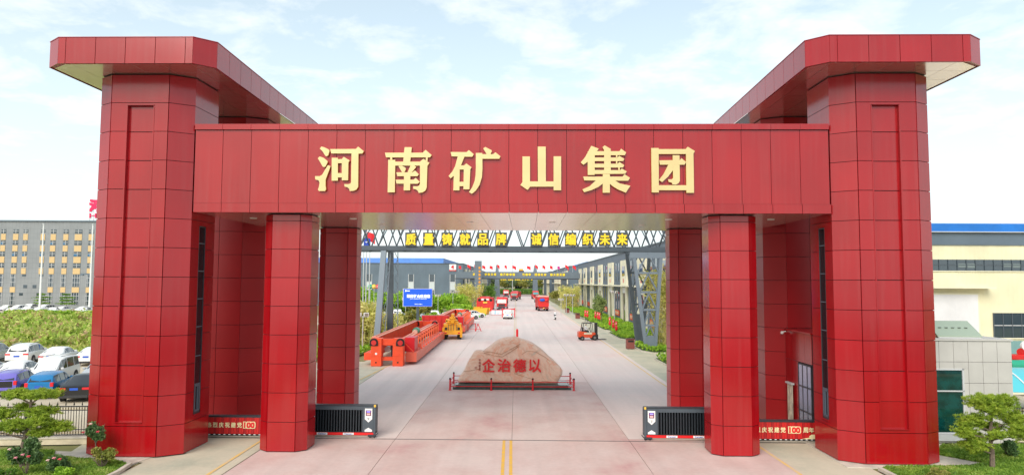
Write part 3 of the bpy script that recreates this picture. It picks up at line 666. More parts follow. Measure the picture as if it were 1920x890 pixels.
    me = text_mesh('100', 1.0, 0.07, 0.008, 'emblem', [mat('banner_bright_red', (0.75, 0.03, 0.03), 0.5)], (0.50, 0.26)); o = bpy.data.objects.new('emblem', me); link(o, g); o.location = (cx_, vb - .034, .54)
    b = MB()
    if s < 0: b.xprism([(-14.35, .80), (-14.2, .84), (-14.0, .76), (-14.12, .74), (-14.05, .71), (-14.25, .74)], vb - .03, vb - .02)
    else:
        b.xprism([(13.95, .75), (14.03, .83), (14.11, .75), (14.03, .67)], vb - .03, vb - .02); b.b2(14.13, 14.4, vb - .03, vb - .02, .77, .79); b.b2(14.13, 14.4, vb - .03, vb - .02, .71, .74)
        b.xprism([(13.3, .14), (13.5, .18), (13.62, .2), (13.66, .24), (13.62, .26), (13.74, .34), (14.02, .34), (14.15, .26), (14.1, .24), (14.12, .2), (14.38, .17), (14.38, .14)], vb - .03, vb - .02)
    b.build('emblem', PALE, g)

# ------------------------------------------------------------------ inscribed rock with its red railing
ry = 47.4
rock = empty('inscribed_rock', (rx(-.25, ry), ry, 0), 0, 'large pinkish landscape boulder with four red carved characters on a dark plinth', 'monument')
sil = [(275,632),(268,600),(300,550),(340,490),(370,425),(400,370),(428,320),(455,280),(480,264),(510,258),(535,262),(555,272),(600,240),(640,212),(680,178),(720,150),(755,132),(790,120),(830,110),(860,105),(900,102),(940,104),(980,112),(1010,125),(1060,138),(1095,150),(1130,166),(1180,195),(1230,232),(1265,262),(1300,290),(1335,325),(1380,358),(1410,388),(1440,420),(1475,452),(1502,492),(1495,540),(1478,570),(1460,600),(1440,640),(1200,642),(900,640),(600,636),(400,634)]
SC = 1 / 6.357 / 27.05
O = [((x - 905) * SC, (640 - y) * SC + 0.30) for x, y in sil]
ctr = (0.0, 1.15)
ROCKM = None
def rockmat():
    m = bpy.data.materials.new('boulder_stone'); m.use_nodes = True; t = m.node_tree; p = t.nodes['Principled BSDF']
    g = N(t, 'ShaderNodeNewGeometry')
    n = N(t, 'ShaderNodeTexNoise'); n.inputs['Scale'].default_value = 0.75; n.inputs['Detail'].default_value = 9; n.inputs['Roughness'].default_value = .62; n.inputs['Distortion'].default_value = 1.4
    t.links.new(g.outputs['Position'], n.inputs['Vector'])
    c = ramp(t, n.outputs[0], [(0.30, (0.62, 0.52, 0.43)), (0.42, (0.84, 0.54, 0.40)), (0.50, (0.84, 0.64, 0.52)), (0.58, (0.82, 0.44, 0.30)), (0.68, (0.85, 0.70, 0.57)), (0.8, (0.64, 0.57, 0.50))])
    w1 = N(t, 'ShaderNodeTexWave'); w1.inputs['Scale'].default_value = 0.9; w1.inputs['Distortion'].default_value = 9; w1.inputs['Detail'].default_value = 4; w1.inputs['Detail Scale'].default_value = 0.7
    w1.bands_direction = 'DIAGONAL'; t.links.new(g.outputs['Position'], w1.inputs['Vector'])
    ln = ramp(t, w1.outputs[0], [(0.0, (0, 0, 0)), (0.07, (1, 1, 1))])
    c2 = mixc(t, mathn(t, 'MULTIPLY_ADD', ln, -0.07, 0.07), c, (0.40, 0.20, 0.12))
    t.links.new(c2, p.inputs['Base Color']); p.inputs['Roughness'].default_value = .6
    n3 = N(t, 'ShaderNodeTexNoise'); n3.inputs['Scale'].default_value = 7; n3.inputs['Detail'].default_value = 6; t.links.new(g.outputs['Position'], n3.inputs['Vector'])
    b = N(t, 'ShaderNodeBump'); b.inputs['Strength'].default_value = .55; b.inputs['Distance'].default_value = .06
    t.links.new(mathn(t, 'ADD', mathn(t, 'MULTIPLY', n3.outputs[0], .6), mathn(t, 'MULTIPLY', ln, .3)), b.inputs['Height']); t.links.new(b.outputs[0], p.inputs['Normal']); return m
rings = [(1.0, 0.62, 0.86), (1.0, 0.55, 0.95), (1.0, 0.30, 1.0), (1.0, -0.15, 1.0), (1.0, -0.36, 0.985), (1.0, -0.45, 0.955), (1, -0.49, 0.90), (1, -0.50, 0.75), (1, -0.5, 0.6), (1, -0.5, 0.45), (1, -0.5, 0.3), (1, -0.5, 0.15)]
vs = []; fs = []; n_ = len(O)
# finer ring resolution
OO = []
for i in range(n_):
    a = Vector(O[i]); c = Vector(O[(i + 1) % n_])
    for k in range(3): OO.append(a.lerp(c, k / 3))
n_ = len(OO)
for (_, yy, sc_) in rings:
    for p in OO:
        x = ctr[0] + (p.x - ctr[0]) * sc_; z = max(0.29, ctr[1] + (p.y - ctr[1]) * sc_)
        d = noise.noise(Vector((x * .9, yy * .8, z * .9))) * .05 + noise.noise(Vector((x * 2.6, 3 + yy, z * 2.6))) * .03
        if yy > -0.35: x += d * 0.4; z += abs(d) * .2; y_ = yy
        else: y_ = yy + d
        vs.append((x, y_, z))
for j in range(len(rings) - 1):
    for i in range(n_): fs.append((j * n_ + i, j * n_ + (i + 1) % n_, (j + 1) * n_ + (i + 1) % n_, (j + 1) * n_ + i))
vs.append((ctr[0], -.5, ctr[1])); T = len(vs) - 1; L0 = (len(rings) - 1) * n_
for i in range(n_): fs.append((L0 + i, L0 + (i + 1) % n_, T))
fs.append(tuple(range(n_)))
st = rawmesh('boulder', vs, fs, [rockmat()], rock, smooth=True); st.data.set_sharp_from_angle(angle=R(50))
# two carved ridge lines
gr = MB()
for pts in ([(560,268),(660,275),(780,300),(900,235),(1000,180)], [(575,285),(700,318),(790,330),(905,262),(985,205)], [(930,520),(1050,560),(1200,600),(1400,620)], [(1020,300),(1080,260),(1180,270),(1290,330),(1350,380)], [(340,500),(430,490),(520,470)]):
    q = [((x - 905) * SC, (640 - y) * SC + .3) for x, y in pts]
    for i in range(len(q) - 1): 
        gr.bar((q[i][0], -.515, q[i][1]), (q[i + 1][0], -.515, q[i + 1][1]), .03, .03)
gr.build('carved_ridge', mat('boulder_line', (0.50, 0.27, 0.16), .7), rock)
REDCH = mat('carved_red', (0.75, 0.006, 0.012), 0.45)
for c_, x0, x1 in (('企', 557, 705), ('治', 735, 890), ('德', 918, 1068), ('以', 1100, 1245)):
    place_text(c_, 'carved_character', rock, (((x0 + x1) / 2 - 905) * SC, -.64, (640 - 428) * SC + .3), extrude=.03, m=REDCH, fit=((x1 - x0) * SC, 152 * SC), bold=.022)
for k, c_ in enumerate('宋福景题'):
    place_text(c_, 'small_character', rock, ((527 - 905) * SC, -.60, (640 - 362 - k * 37) * SC + .3), extrude=.02, m=mat('carved_brown', (0.42, 0.08, 0.06), .6), fit=(.14, .16), bold=.0)
place_text('印', 'small_character', rock, ((482 - 905) * SC, -.60, (640 - 455) * SC + .3), extrude=.02, m=mat('carved_brown', (0.42, 0.08, 0.06), .6), fit=(.13, .16))
b = MB(); b.b2(-3.95, 3.95, -1.2, 1.25, 0.0, .155); pl = b.build('plinth', mat('plinth_dark', (0.035, 0.06, 0.055), .25, var=.3, vscale=4), rock, bevel=.01)
b = MB(); b.b2(-3.8, 3.8, -1.08, 1.15, .155, .30); b.build('plinth_step', mat('plinth_step', (0.05, 0.085, 0.08), .22, var=.25, vscale=4), rock, bevel=.015)
rail = empty('railing', (rx(-.25, ry), ry, 0), 0, 'low red railing with round posts round the inscribed boulder', 'railing')
xp = (-4.12, -1.38, 1.38, 4.12); yp = (-1.45, 1.45)
for x in xp:
    for y_ in yp:
        b = MB(); b.tube((x, y_, 0), (x, y_, .72), .055, n=8); po = b.build('post', REDRAIL, rail, smooth_angle=40)
        b = MB(); b.sphere((x, y_, .75), .07, 8, 6); b.build('cap', RUB, po)
        b = MB(); b.tube((x, y_, 0), (x, y_, .03), .11, n=8); b.build('foot', REDRAIL, po)
for z in (.25, .55):
    for y_ in yp:
        for i in range(3):
            b = MB(); b.tube((xp[i], y_, z), (xp[i + 1], y_, z), .028, n=6); b.build('rail', REDRAIL, rail)
    for x in (xp[0], xp[3]):
        b = MB(); b.tube((x, yp[0], z), (x, yp[1], z), .028, n=6); b.build('rail', REDRAIL, rail)
# red upright sign panel on the far side of the rock, seen edge-on
sg = empty('sign_panel', (rx(.15, 76), 76, 0), 0, 'narrow bright red rounded sign seen edge-on behind the boulder', 'sign')
b = MB(); b.b2(-.12, .12, -.5, .5, .25, 2.0); b.build('board', REDRAIL, sg, bevel=.08)
b = MB(); b.b2(-.04, .04, -.3, -.2, 0, .3); b.b2(-.04, .04, .2, .3, 0, .3); b.build('foot', DGREY, sg)

# ------------------------------------------------------------------ lattice gantry with the yellow slogan
GY = 72.6
gan = empty('lattice_gantry', (0, GY, 0), 0, 'grey steel lattice gantry spanning the road with yellow characters on dark plates', 'gantry')
z0, z1 = 10.5, 13.35
b = MB(); b.b2(-20, 19, -.15, .15, z0, z0 + .45); b.b2(-20, 19, -.30, .30, z0 - .04, z0); b.build('front_chord', MGREY_D, gan)
b = MB(); b.b2(-20, 19, 5.25, 5.55, z0, z0 + .4); b.build('rear_chord', MGREY_D, gan)
b = MB(); b.b2(-20, 19, -.15, .15, z1, z1 + .4); b.b2(-20, 19, 5.25, 5.55, z1, z1 + .4); b.build('top_chord', MGREY_D, gan)
x = -20.0; k = 0
while x < 19 - .1:
    dx = 1.93
    for yy, nm in ((0, 'front'), (5.4, 'rear')):
        b = MB(); up = (0, 1, 0)
        b.bar((x, yy, z0 + .4), (x + dx / 2 - .1, yy, z1), .17, .13); b.bar((x + dx, yy, z0 + .4), (x + dx / 2 + .1, yy, z1), .17, .13)
        b.build('brace', MGREY_D, gan)
    if k % 3 == 0 or abs(x) > 11:
        b = MB(); b.bar((x, 0, z0 + .3), (x, 5.4, z0 + .3), .12); b.bar((x, 0, z1), (x + dx, 5.4, z1), .1); b.bar((x, 0, z0 + .3), (x + dx, 5.4, z0 + .3), .07)
        b.bar((x, 0, z0 + .4), (x, 5.4, z1), .09); b.bar((x, 5.4, z0 + .4), (x, 0, z1), .09); b.build('cross_brace', MGREY_D, gan)
    x += dx; k += 1
# slogan
cxs = [770.5, 804, 838.5, 872, 905.5, 939.5, 1005.5, 1038, 1070, 1102, 1134, 1166.5]
for c_, px in zip('质量铸就品牌诚信编织未来', cxs):
    q = aty(px, 448.5, GY - .35)
    b = MB(); b.b2(q.x - .62, q.x + .62, -.33, -.27, q.z - .74, q.z + .74); pt = b.build('sign_plate', mat('plate_dark', (0.06, 0.07, 0.075), .6), gan)
    place_text(c_, 'slogan_character', pt, (q.x, -.39, q.z), extrude=.04, m=YELSIGN, fit=(1.1, 1.22), bold=.032)
# right legs: a broad tapering lattice leg in front, a slimmer one behind
def lattice_leg(name, y, xt0, xt1, xb0, xb1, zt, m, cells=5, dep=.35, solid=1.6):
    lg = MB(); c = .34
    lg.bar((xt0, y, zt), (xb0, y, .0), dep, c, up=(1, 0, 0)); lg.bar((xt1, y, zt), (xb1, y, 0), dep, c, up=(1, 0, 0))
    lg = MB()
    lg.xprism([(xt0, zt), (xt0 + c, zt), (xb0 + c, 0), (xb0, 0)], y - dep / 2, y + dep / 2); lg.xprism([(xt1 - c, zt), (xt1, zt), (xb1, 0), (xb1 - c, 0)], y - dep / 2, y + dep / 2)
    def X(z, side): t_ = z / zt; return (xb0 + (xt0 - xb0) * t_ + c if side == 0 else xb1 + (xt1 - xb1) * t_ - c)
    lg.xprism([(X(0, 0), 0), (X(0, 1), 0), (X(solid, 1), solid), (X(solid, 0), solid)], y - .1, y + .1)
    root = lg.build(name, m, gan)
    zz = [zt - (zt - solid) * (1 - (1 - i / cells) ** 1.25) for i in range(cells + 1)]
    for i in range(cells):
        a, d = zz[i], zz[i + 1]
        bb = MB(); bb.xprism([(X(a, 0), a), (X(a, 1), a), (X(a, 1), a - .22), (X(a, 0), a - .22)], y - .12, y + .12); bb.build('strut', m, root)
        mx = (X(a, 0) + X(a, 1)) / 2
        bb = MB()
        for yy in (y - .13, y + .13): bb.bar((mx, yy, a - .2), (X(d, 0), yy, d), .15, .10); bb.bar((mx, yy, a - .2), (X(d, 1), yy, d), .15, .10)
        bb.build('brace', m, root)
    return root
SLT = mat('steel_mid', (0.16, 0.20, 0.245), .5, .1)
lattice_leg('leg', 0.0, 12.75, 16.05, 14.05, 15.3, z0 - .05, SLT)
lattice_leg('leg', 5.4, 12.95, 15.9, 14.1, 15.0, z0 - .05, MGREY_D, cells=4, solid=3.6)
b = MB(); b.b2(12.5, 16.3, -.2, .2, z0 - .75, z0 - .06); b.build('leg_head', SLT, gan)
# left legs: slimmer hinged pair
b = MB(); b.xprism([(-13.9, z0), (-13.35, z0), (-13.95, 0), (-14.6, 0)], -.25, .25); l1 = b.build('leg', mat('steel_light', (0.22, 0.27, 0.32), .5, .1), gan)
b = MB(); b.xprism([(-14.15, z0), (-13.55, z0), (-13.45, 0), (-14.1, 0)], 5.15, 5.65); l2 = b.build('leg', MGREY_D, gan)
for l_, xa, xb, yy, dx in ((l1, -13.2, -13.75, 0, .22), (l2, -13.4, -13.25, 5.4, .3)):
    b = MB(); b.bar((xa + dx, yy + .4, z0), (xb + dx, yy + .4, 0), .09); n_ = 7
    for i in range(n_):
        za, zb = z0 * (1 - i / n_), z0 * (1 - (i + .5) / n_); zc2 = z0 * (1 - (i + 1) / n_)
        L_ = lambda z: xb + (xa - xb) * z / z0
        b.bar((L_(za), yy, za), (L_(zb) + dx, yy + .4, zb), .05); b.bar((L_(zb) + dx, yy + .4, zb), (L_(zc2), yy, zc2), .05)
    b.build('ladder_brace', mat('steel_light', (0.22, 0.27, 0.32), .5, .1), l_)

# ------------------------------------------------------------------ workshops, portals and towers farther back
def workshop_side(name, x_side, x_out, y0, y1, zt, panels, label, facing, ledge=True, front=None):
    """long shed whose side wall runs along the road; facing = -1 when its wall looks left (toward the road from the right)"""
    ang = -math.atan(RT); root = empty(name, (x_side, y0, 0), ang, label, 'building', 'workshops along the road')
    L = y1 - y0; s = -facing   # body extends to +s
    b = MB(); b.b2(0, s * (x_out), 0, L, 0, zt); body = b.build('wall', GWALLY, root); body.data.materials.append(GWALLX)
    for p in body.data.polygons:
        if abs(p.normal.y) > .5: p.material_index = 1
    b = MB(); b.b2(-s * .12, s * x_out + s * .1, -.12, L + .1, zt, zt + .22); b.build('coping', MGREY_D, root)
    b = MB(); b.yprism([(2, zt + .2), (L - 2, zt + .2), (L - 4, zt + 1.75), (2.5, zt + 1.75)], s * 6, s * (x_out - 2)); b.build('roof', BLUER, root)
    for (pa, pb) in panels:
        a, d = pa - y0, pb - y0
        pm = MB(); pm.b2(-s * .28, s * .05, a, a + 1.6, 0, zt - 1.3); pm.b2(-s * .28, s * .05, d - 1.6, d, 0, zt - 1.3); pm.b2(-s * .26, s * .05, a + 1.6, d - 1.6, 6.7, zt - 1.3)
        po = pm.build('cream_bay', CREAMP, root)
        dm = MB(); dm.b2(-s * .06, s * .05, a + 1.6, d - 1.6, .02, 5.3); dm.build('door', GLASSD, po)
        tm = MB(); tm.b2(-s * .14, s * .05, a + 1.6, d - 1.6, 5.3, 6.3); tm.build('lintel', WHITE, po)
        wm = MB(); wm.b2(-s * .30, -s * .27, a + 2.0, d - 2.0, 8.3, 10.0); wm.build('window', GLASSB, po)
        em = MB(); em.b2(-s * .29, -s * .27, (a + d) / 2 - .35, (a + d) / 2 + .35, 7.1, 7.8); em.build('emblem', REDRAIL, po)
    if ledge:
        lm = MB(); lm.b2(-s * 1.3, -s * .1, (panels[0][0] - y0) - 2, (panels[-1][1] - y0) + 2, 6.45, 6.68); lm.build('ledge', CREAMP, root)
    prev = y0
    for (pa, pb) in panels + [(y1, y1)]:
        g0, g1 = prev - y0, pa - y0
        if g1 - g0 > 5:
            nwin = 2
            for i in range(nwin):
                c_ = g0 + (g1 - g0) * (i + 1) / (nwin + 1)
                wm = MB(); wm.b2(-s * .06, s * .05, c_ - .8, c_ + .8, 7.4, zt - 1.6); wm.b2(-s * .06, s * .05, c_ - .8, c_ + .8, 1.9, 6.2); wo_ = wm.build('window', GLASSB, root)
                fm = MB(); fm.b2(-s * .10, s * .05, c_ - .85, c_ - .75, 1.9, zt - 1.6); fm.b2(-s * .10, s * .05, c_ + .75, c_ + .85, 1.9, zt - 1.6); fm.b2(-s * .1, s * .04, c_ - .8, c_ + .8, 6.2, 6.4); fm.build('frame', MGREY, wo_)
            bn_ = MB(); cc = (g0 + g1) / 2; bn_.b2(-s * .14, -s * .10, cc - 2.6, cc + 2.6, 1.0, 2.0); bo = bn_.build('banner', mat('banner_orange', (0.72, 0.09, 0.03), .6), root)
            if pa < 185 and facing < 0:
                me = text_mesh('安全生产 质量第一', 1, .02, .01, 'lettering', [PALEB], (4.4, .6)); oo = bpy.data.objects.new('lettering', me); link(oo, bo); oo.rotation_euler = (0, 0, R(-90)); oo.location = (-s * .16, cc, 1.5)
        prev = pb
    return root
PALEB = mat('banner_pale', (0.85, 0.55, 0.35), .6)
workshop_side('workshop', 19.5, 12, 53, 212, 12.35, [(66, 73), (83, 90), (100, 107), (117, 124), (134, 141), (151, 158), (168, 175), (185, 192), (200, 206.5)], 'nearest long grey workshop with tall cream bays, behind the lawns on the right', -1)
workshop_side('workshop', 19.3, 28, 228, 322, 12.35, [(236 + 10.5 * k, 241 + 10.5 * k) for k in range(8)], 'second grey workshop on the right, its cream bays close together beyond the red flags', -1)
workshop_side('workshop', 19.1, 26, 342, 430, 12.3, [(348 + 10 * k, 353 + 10 * k) for k in range(8)], 'farthest pale workshop on the right, seen under the second portal', -1)
# left workshops: front gable towards the camera
def left_workshop(y0, y1, zt, xr, xl, label, panels, windows=None, sign=False):
    root = workshop_side('workshop', xr, xr - xl, y0, y1, zt, panels, label, 1)
    if windows:
        for (a, d) in windows:
            wm = MB(); wm.b2(a - xr, d - xr, -.05, .05, 2.0, 9.2); wo_ = wm.build('window', GLASSB, root)
            fm = MB(); fm.b2(a - xr - .08, a - xr + .06, -.11, .02, 2.0, 9.25); fm.b2(d - xr - .06, d - xr + .08, -.11, .02, 2.0, 9.25); fm.b2(a - xr, d - xr, -.1, .02, 6.9, 7.1); fm.b2(a - xr, d - xr, -.1, .02, 4.6, 4.75); fm.b2((a + d) / 2 - xr - .04, (a + d) / 2 - xr + .04, -.09, .02, 4.75, 6.9)
            fm.bar((a - xr, -.08, 2.0), (d - xr, -.08, 4.6), .12, .05); fm.bar((d - xr, -.08, 2.0), (a - xr, -.08, 4.6), .12, .05)
            fm.build('frame', LGREY, wo_)
            pm = MB(); pm.b2(a - xr + .08, d - xr - .08, -.07, -.055, 4.8, 6.85); pm.build('blind', mat('blind_pale', (0.55, 0.60, 0.60), .5), wo_)
        lm = MB(); lm.b2(-19, -1, -1.5, -.05, 2.05, 2.3); lm.build('ledge', WHITE, root)
    if sign:
        b = MB(); b.b2(-4.0, -2.0, -.2, -.13, 10.2, 12.2); so_ = b.build('number_sign', WHITE, root)
        b = MB(); b.b2(-4.0, -2.0, -.21, -.201, 10.2, 10.6); b.build('red_band', REDRAIL, so_)
        place_text('4', 'lettering', so_, (-3.05, -.24, 11.4), extrude=.02, m=REDRAIL, fit=(.9, 1.15), bold=.06); place_text('号车间', 'lettering', so_, (-3.0, -.24, 10.4), extrude=.02, m=WHITE, fit=(1.4, .3), bold=.0)
    return root
def px2x(px, Y): return aty(px, 520, Y).x
wn = [(px2x(a, 200), px2x(c, 200)) for a, c in ((625, 636), (687, 697), (727, 737), (766, 775.5), (805, 814.5), (844, 853.5))]
left_workshop(200, 282, 12.3, -14.3, -78, 'wide dark grey workshop with blue roof and red number sign, beyond the blue screen', [(206, 213), (222, 229), (238, 245), (254, 261), (268, 275)], wn, True)
left_workshop(296, 372, 12.1, -14.0, -60, 'second left workshop with close cream bays, beyond the orange lettered pillar', [(300 + 9 * k, 304.5 + 9 * k) for k in range(8)])
left_workshop(386, 440, 12.0, -13.6, -50, 'farthest left workshop, pale and narrow between two portal legs', [(390 + 8 * k, 394 + 8 * k) for k in range(6)])

def flag(parent_label, x, y, z, h, wdt, hgt, m, lean=0.0, group=None, pole_m=SILVER, droop=.5, name='flag'):
    root = empty(name, (x, y, z), 0, parent_label, 'flag', group)
    b = MB(); b.tube((0, 0, 0), (lean, 0, h), .035, .02, n=6); b.build('pole', pole_m, root)
    vs = []; fs = []; nx, nz = 8, 5
    for i in range(nx + 1):
        for j in range(nz + 1):
            u, v = i / nx, j / nz
            vs.append((lean * (h - hgt * v) / h + wdt * u * (1 - .25 * droop), .12 * wdt * math.sin(u * 7 + x) * u + .03, h - hgt * v - droop * wdt * u * u * .9 - .05 * math.sin(u * 5 + v * 3)))
    for i in range(nx):
        for j in range(nz): k = i * (nz + 1) + j; fs.append((k, k + 1, k + nz + 2, k + nz + 1))
    rawmesh('cloth', vs, fs, [m], root, smooth=True); return root
FLAGR = mat('flag_red', (0.70, 0.02, 0.03), .7, var=.1, vscale=2.)
# second portal with flags
PY = 196.0
pt = empty('portal', (rx(0, PY), PY, 0), 0, 'dark grey flat portal across the road with small yellow lettering and flags', 'portal')
b = MB(); b.b2(-17.3, 18.0, -.6, .6, 8.15, 10.0); b.build('beam', MGREY, pt)
b = MB(); b.b2(-17.4, 18.1, -.75, .75, 7.9, 8.15); b.build('beam_edge', DGREY, pt)
b = MB(); b.b2(-13.2, -11.1, -.5, .5, 0, 7.9); b.build('leg', MGREY_D, pt)
b = MB(); b.b2(12.9, 14.5, -.5, .5, 0, 7.9); b.build('leg', MGREY_D, pt)
def row_text(par, y, z, h, spans, m):
    for (t_, a, c) in spans:
        for i, c_ in enumerate(t_):
            q = aty(a + (c - a) * (i + .5) / len(t_), 515, PY - .7)
            me = text_mesh(c_, 1, .05, .03, 'lettering', [m], (h, h)); o = bpy.data.objects.new('lettering', me); link(o, par); o.location = (q.x - par.location.x, y, z)
row_text(pt, -.68, 9.25, .72, [('承传统', 886, 903), ('孝敬父母', 908, 931), ('倡万家幸福', 937, 966), ('行善举', 979, 996), ('回报社会', 1002, 1025), ('扬大爱无疆', 1031, 1060)], YELSIGN)
for k, px in enumerate([860, 876, 889, 904, 918, 932, 946, 960.5, 988, 1003, 1017, 1031, 1045, 1059.5, 1073.5]):
    q = aty(px, 512, PY)
    flag('small red flag on the dark portal, number %s counting from its left end' % ['one', 'two', 'three', 'four', 'five', 'six', 'seven', 'eight', 'nine', 'ten', 'eleven', 'twelve', 'thirteen', 'fourteen', 'fifteen'][k], q.x, PY - .2, 10.0, 1.75 + .12 * ((k * 7) % 4), .78 + .09 * ((k * 5) % 6), .9, FLAGR if k != 12 else mat('flag_magenta', (0.55, 0.02, 0.25), .7), .0, 'red flags along the portal', droop=.35 + .12 * ((k * 3) % 4))
# tall lettered pillar beside the portal
tp = empty('lettered_pillar', (px2x(896.5, 190), 190, 0), 0, 'tall grey square pillar with a column of orange characters, by the portal', 'pillar')
b = MB(); b.b2(-.95, .95, -.6, .6, 0, 12.9); b.build('shaft', MGREY, tp)
for k, c_ in enumerate('安全是企业生存之本'):
    me = text_mesh(c_, 1, .05, .03, 'lettering', [mat('orange_letter', (0.85, 0.35, 0.03), .5)], (.62, .66)); o = bpy.data.objects.new('lettering', me); link(o, tp); o.location = (.42, -.66, 11.0 - .98 * k)
# third portal, farther
P3 = 330.0
p3 = empty('portal', (rx(0, P3), P3, 0), 0, 'farthest portal with tapering tower tops and tiny yellow lettering', 'portal')
b = MB(); b.b2(-11, 19.5, -.8, .8, 8.2, 11.2); b.build('beam', MGREY, p3)
b = MB(); b.xprism([(-10.7, 0), (-7.6, 0), (-8.3, 11.2), (-8.7, 15.2), (-9.6, 15.2), (-10.0, 11.2)], -1.2, 1.2); b.build('leg', MGREY, p3)
b = MB(); b.xprism([(7.9, 0), (10.6, 0), (10.2, 11.2), (9.6, 15.2), (8.8, 15.2), (8.2, 11.2)], -1.2, 1.2); b.build('leg', MGREY, p3)
b = MB(); b.b2(-13.5, -12.2, -.6, .6, 0, 9); b.b2(13.4, 14.7, -.6, .6, 0, 9); b.b2(17.2, 18.2, -.6, .6, 0, 9); b.build('side_post', MGREY_D, p3)
for (t_, a, c) in (('守法纪', 938.5, 949.5), ('讲诚信', 952, 962), ('重品质', 965, 976), ('勇争先', 978, 992), ('创第一', 994.5, 1008)):
    for i, c_ in enumerate(t_):
        q = aty(a + (c - a) * (i + .5) / len(t_), 523.5, P3 - 1); me = text_mesh(c_, 1, .07, .03, 'lettering', [YELSIGN], (.8, .85)); o = bpy.data.objects.new('lettering', me); link(o, p3); o.location = (q.x - p3.location.x, -.95, q.z)
for px, zt, r_ in ((961, 19.5, .2),):
    q = aty(px, 500, 345); mm = empty('mast', (q.x, 345, 0), 0, 'tall thin lamp mast rising above the road in the distance', 'mast'); b = MB(); b.tube((0, 0, 0), (0, 0, zt), r_, .1, n=8); b.build('pole', LGREY, mm)
    b = MB(); b.b2(-.6, .6, -.1, .1, zt - .1, zt + .1); b.build('lamp_bar', LGREY, mm)
yt = empty('hoist_trolley', (aty(977, 508, 322).x, 322, 11.9), 0, 'tiny orange hoist box standing on the farthest portal', 'hoist')
b = MB(); b.b2(-1, 1, -.8, .8, .5, 1.3); b.build('box', mat('orange_paint', (0.8, 0.35, 0.02), .5), yt); b = MB(); b.b2(-1.1, 1.4, -.8, .8, -.72, .5); b.build('base', DGREY, yt)
for px, zt in ((926.5, 13.0), (1048, 10)):
    pass

# ------------------------------------------------------------------ poles, flags and balls on the left, screen
for px, zt, lab, grp in ((680.5, 17.5, 'thick silver flagpole just right of the rear red column, nearest to it', None), (685.8, 17.0, 'slender silver flagpole, second from the rear red column', None), (692, 16.5, 'slender silver flagpole next to the light gantry leg', None)):
    q = aty(px, 560, 112); r_ = empty('flagpole', (q.x, 112, 0), 0, lab, 'flagpole', 'silver flagpoles'); b = MB(); b.tube((0, 0, 0), (0, 0, zt), .11, .06, n=8); b.build('shaft', SILVER, r_)
    b = MB(); b.tube((0, 0, 0), (0, 0, .3), .3, n=8); b.build('base', LGREY, r_)
q = aty(687.5, 436, 111); flag('large red flag hanging at the flagpole tops behind the gantry girder', q.x, 111, 12.6, 2.6, 1.5, 1.5, FLAGR, droop=.4)
q = aty(682, 447, 110.5); fb = flag('blue company flag with a white mark, below the red flag', q.x, 110.5, 11.6, 2.6, 1.1, 1.3, mat('flag_blue', (0.02, 0.06, 0.40), .7), droop=.2)
b = MB(); b.xprism([(.3, 1.9), (.45, 1.75), (.85, 2.1), (.8, 2.2), (.45, 1.9), (.35, 2.0)], -.12, -.10); b.build('mark', WHITE, fb)
for px, nm, col in ((694, 'green', (0.01, 0.38, 0.20)), (701.5, 'yellow', (0.85, 0.55, 0.02)), (708.8, 'red', (0.75, 0.02, 0.03))):
    q = aty(px, 537, 118); r_ = empty('ball_sign', (q.x, 118, 0), 0, '%s ball on a thin silver pole beside the gantry leg' % nm, 'ball sign', 'coloured balls on poles')
    b = MB(); b.tube((0, 0, 0), (0, 0, 5.9), .05, n=6); b.build('pole', SILVER, r_)
    b = MB(); b.sphere((0, 0, q.z), .40, 20, 12); b.build('ball', mat('ball_' + nm, col, .3), r_, smooth=True)
    b = MB(); b.tube((0, 0, q.z - .03), (0, 0, q.z + .03), .405, n=20); b.build('band', WHITE, r_)
SY = 106.0
q0, q1 = aty(756.5, 573.5, SY), aty(810, 541.5, SY)
scr = empty('display_screen', ((q0.x + q1.x) / 2, SY, 0), R(3), 'large blue outdoor display screen with white welcome lettering', 'screen')
hw = (q1.x - q0.x) / 2; zz0, zz1 = q0.z, q1.z
b = MB(); b.b2(-hw - .12, hw + .05, 0, .5, zz0 - .06, zz1 + .06); b.build('housing', LGREY, scr)
b = MB(); b.b2(-hw, hw, -.02, .02, zz0, zz1); pnl = b.build('display', mat('screen_blue', (0.004, 0.07, 0.62), .5, emit=.35), scr)
WE = mat('screen_white', (0.9, 0.95, 1.0), .5, emit=.3)
zc_ = (zz0 + zz1) / 2
for k, c_ in enumerate('河南矿山欢迎您'):
    place_text(c_, 'lettering', pnl, (-1.45 + k * .52, -.035, zc_ + .22), extrude=.006, m=WE, fit=(.46, .50), bold=.05)
place_text('热烈欢迎各级领导莅临参观指导', 'lettering', pnl, (.1, -.035, zc_ - .18), extrude=.004, m=WE, fit=(2.6, .14))
place_text('河南矿山集团', 'lettering', pnl, (0.1, -.035, zz0 + .32), extrude=.004, m=WE, fit=(1.2, .14))
b = MB(); b.tube((-hw + .35, -.035, zz1 - .3), (-hw + .35, -.022, zz1 - .3), .12, n=12); b.b2(-hw + .52, -hw + .95, -.035, -.022, zz1 - .35, zz1 - .25); b.build('logo', WE, pnl)
b = MB(); b.b2(-.2, .2, .1, .4, 0, zz0 - .06); b.build('post', MGREY_D, scr)

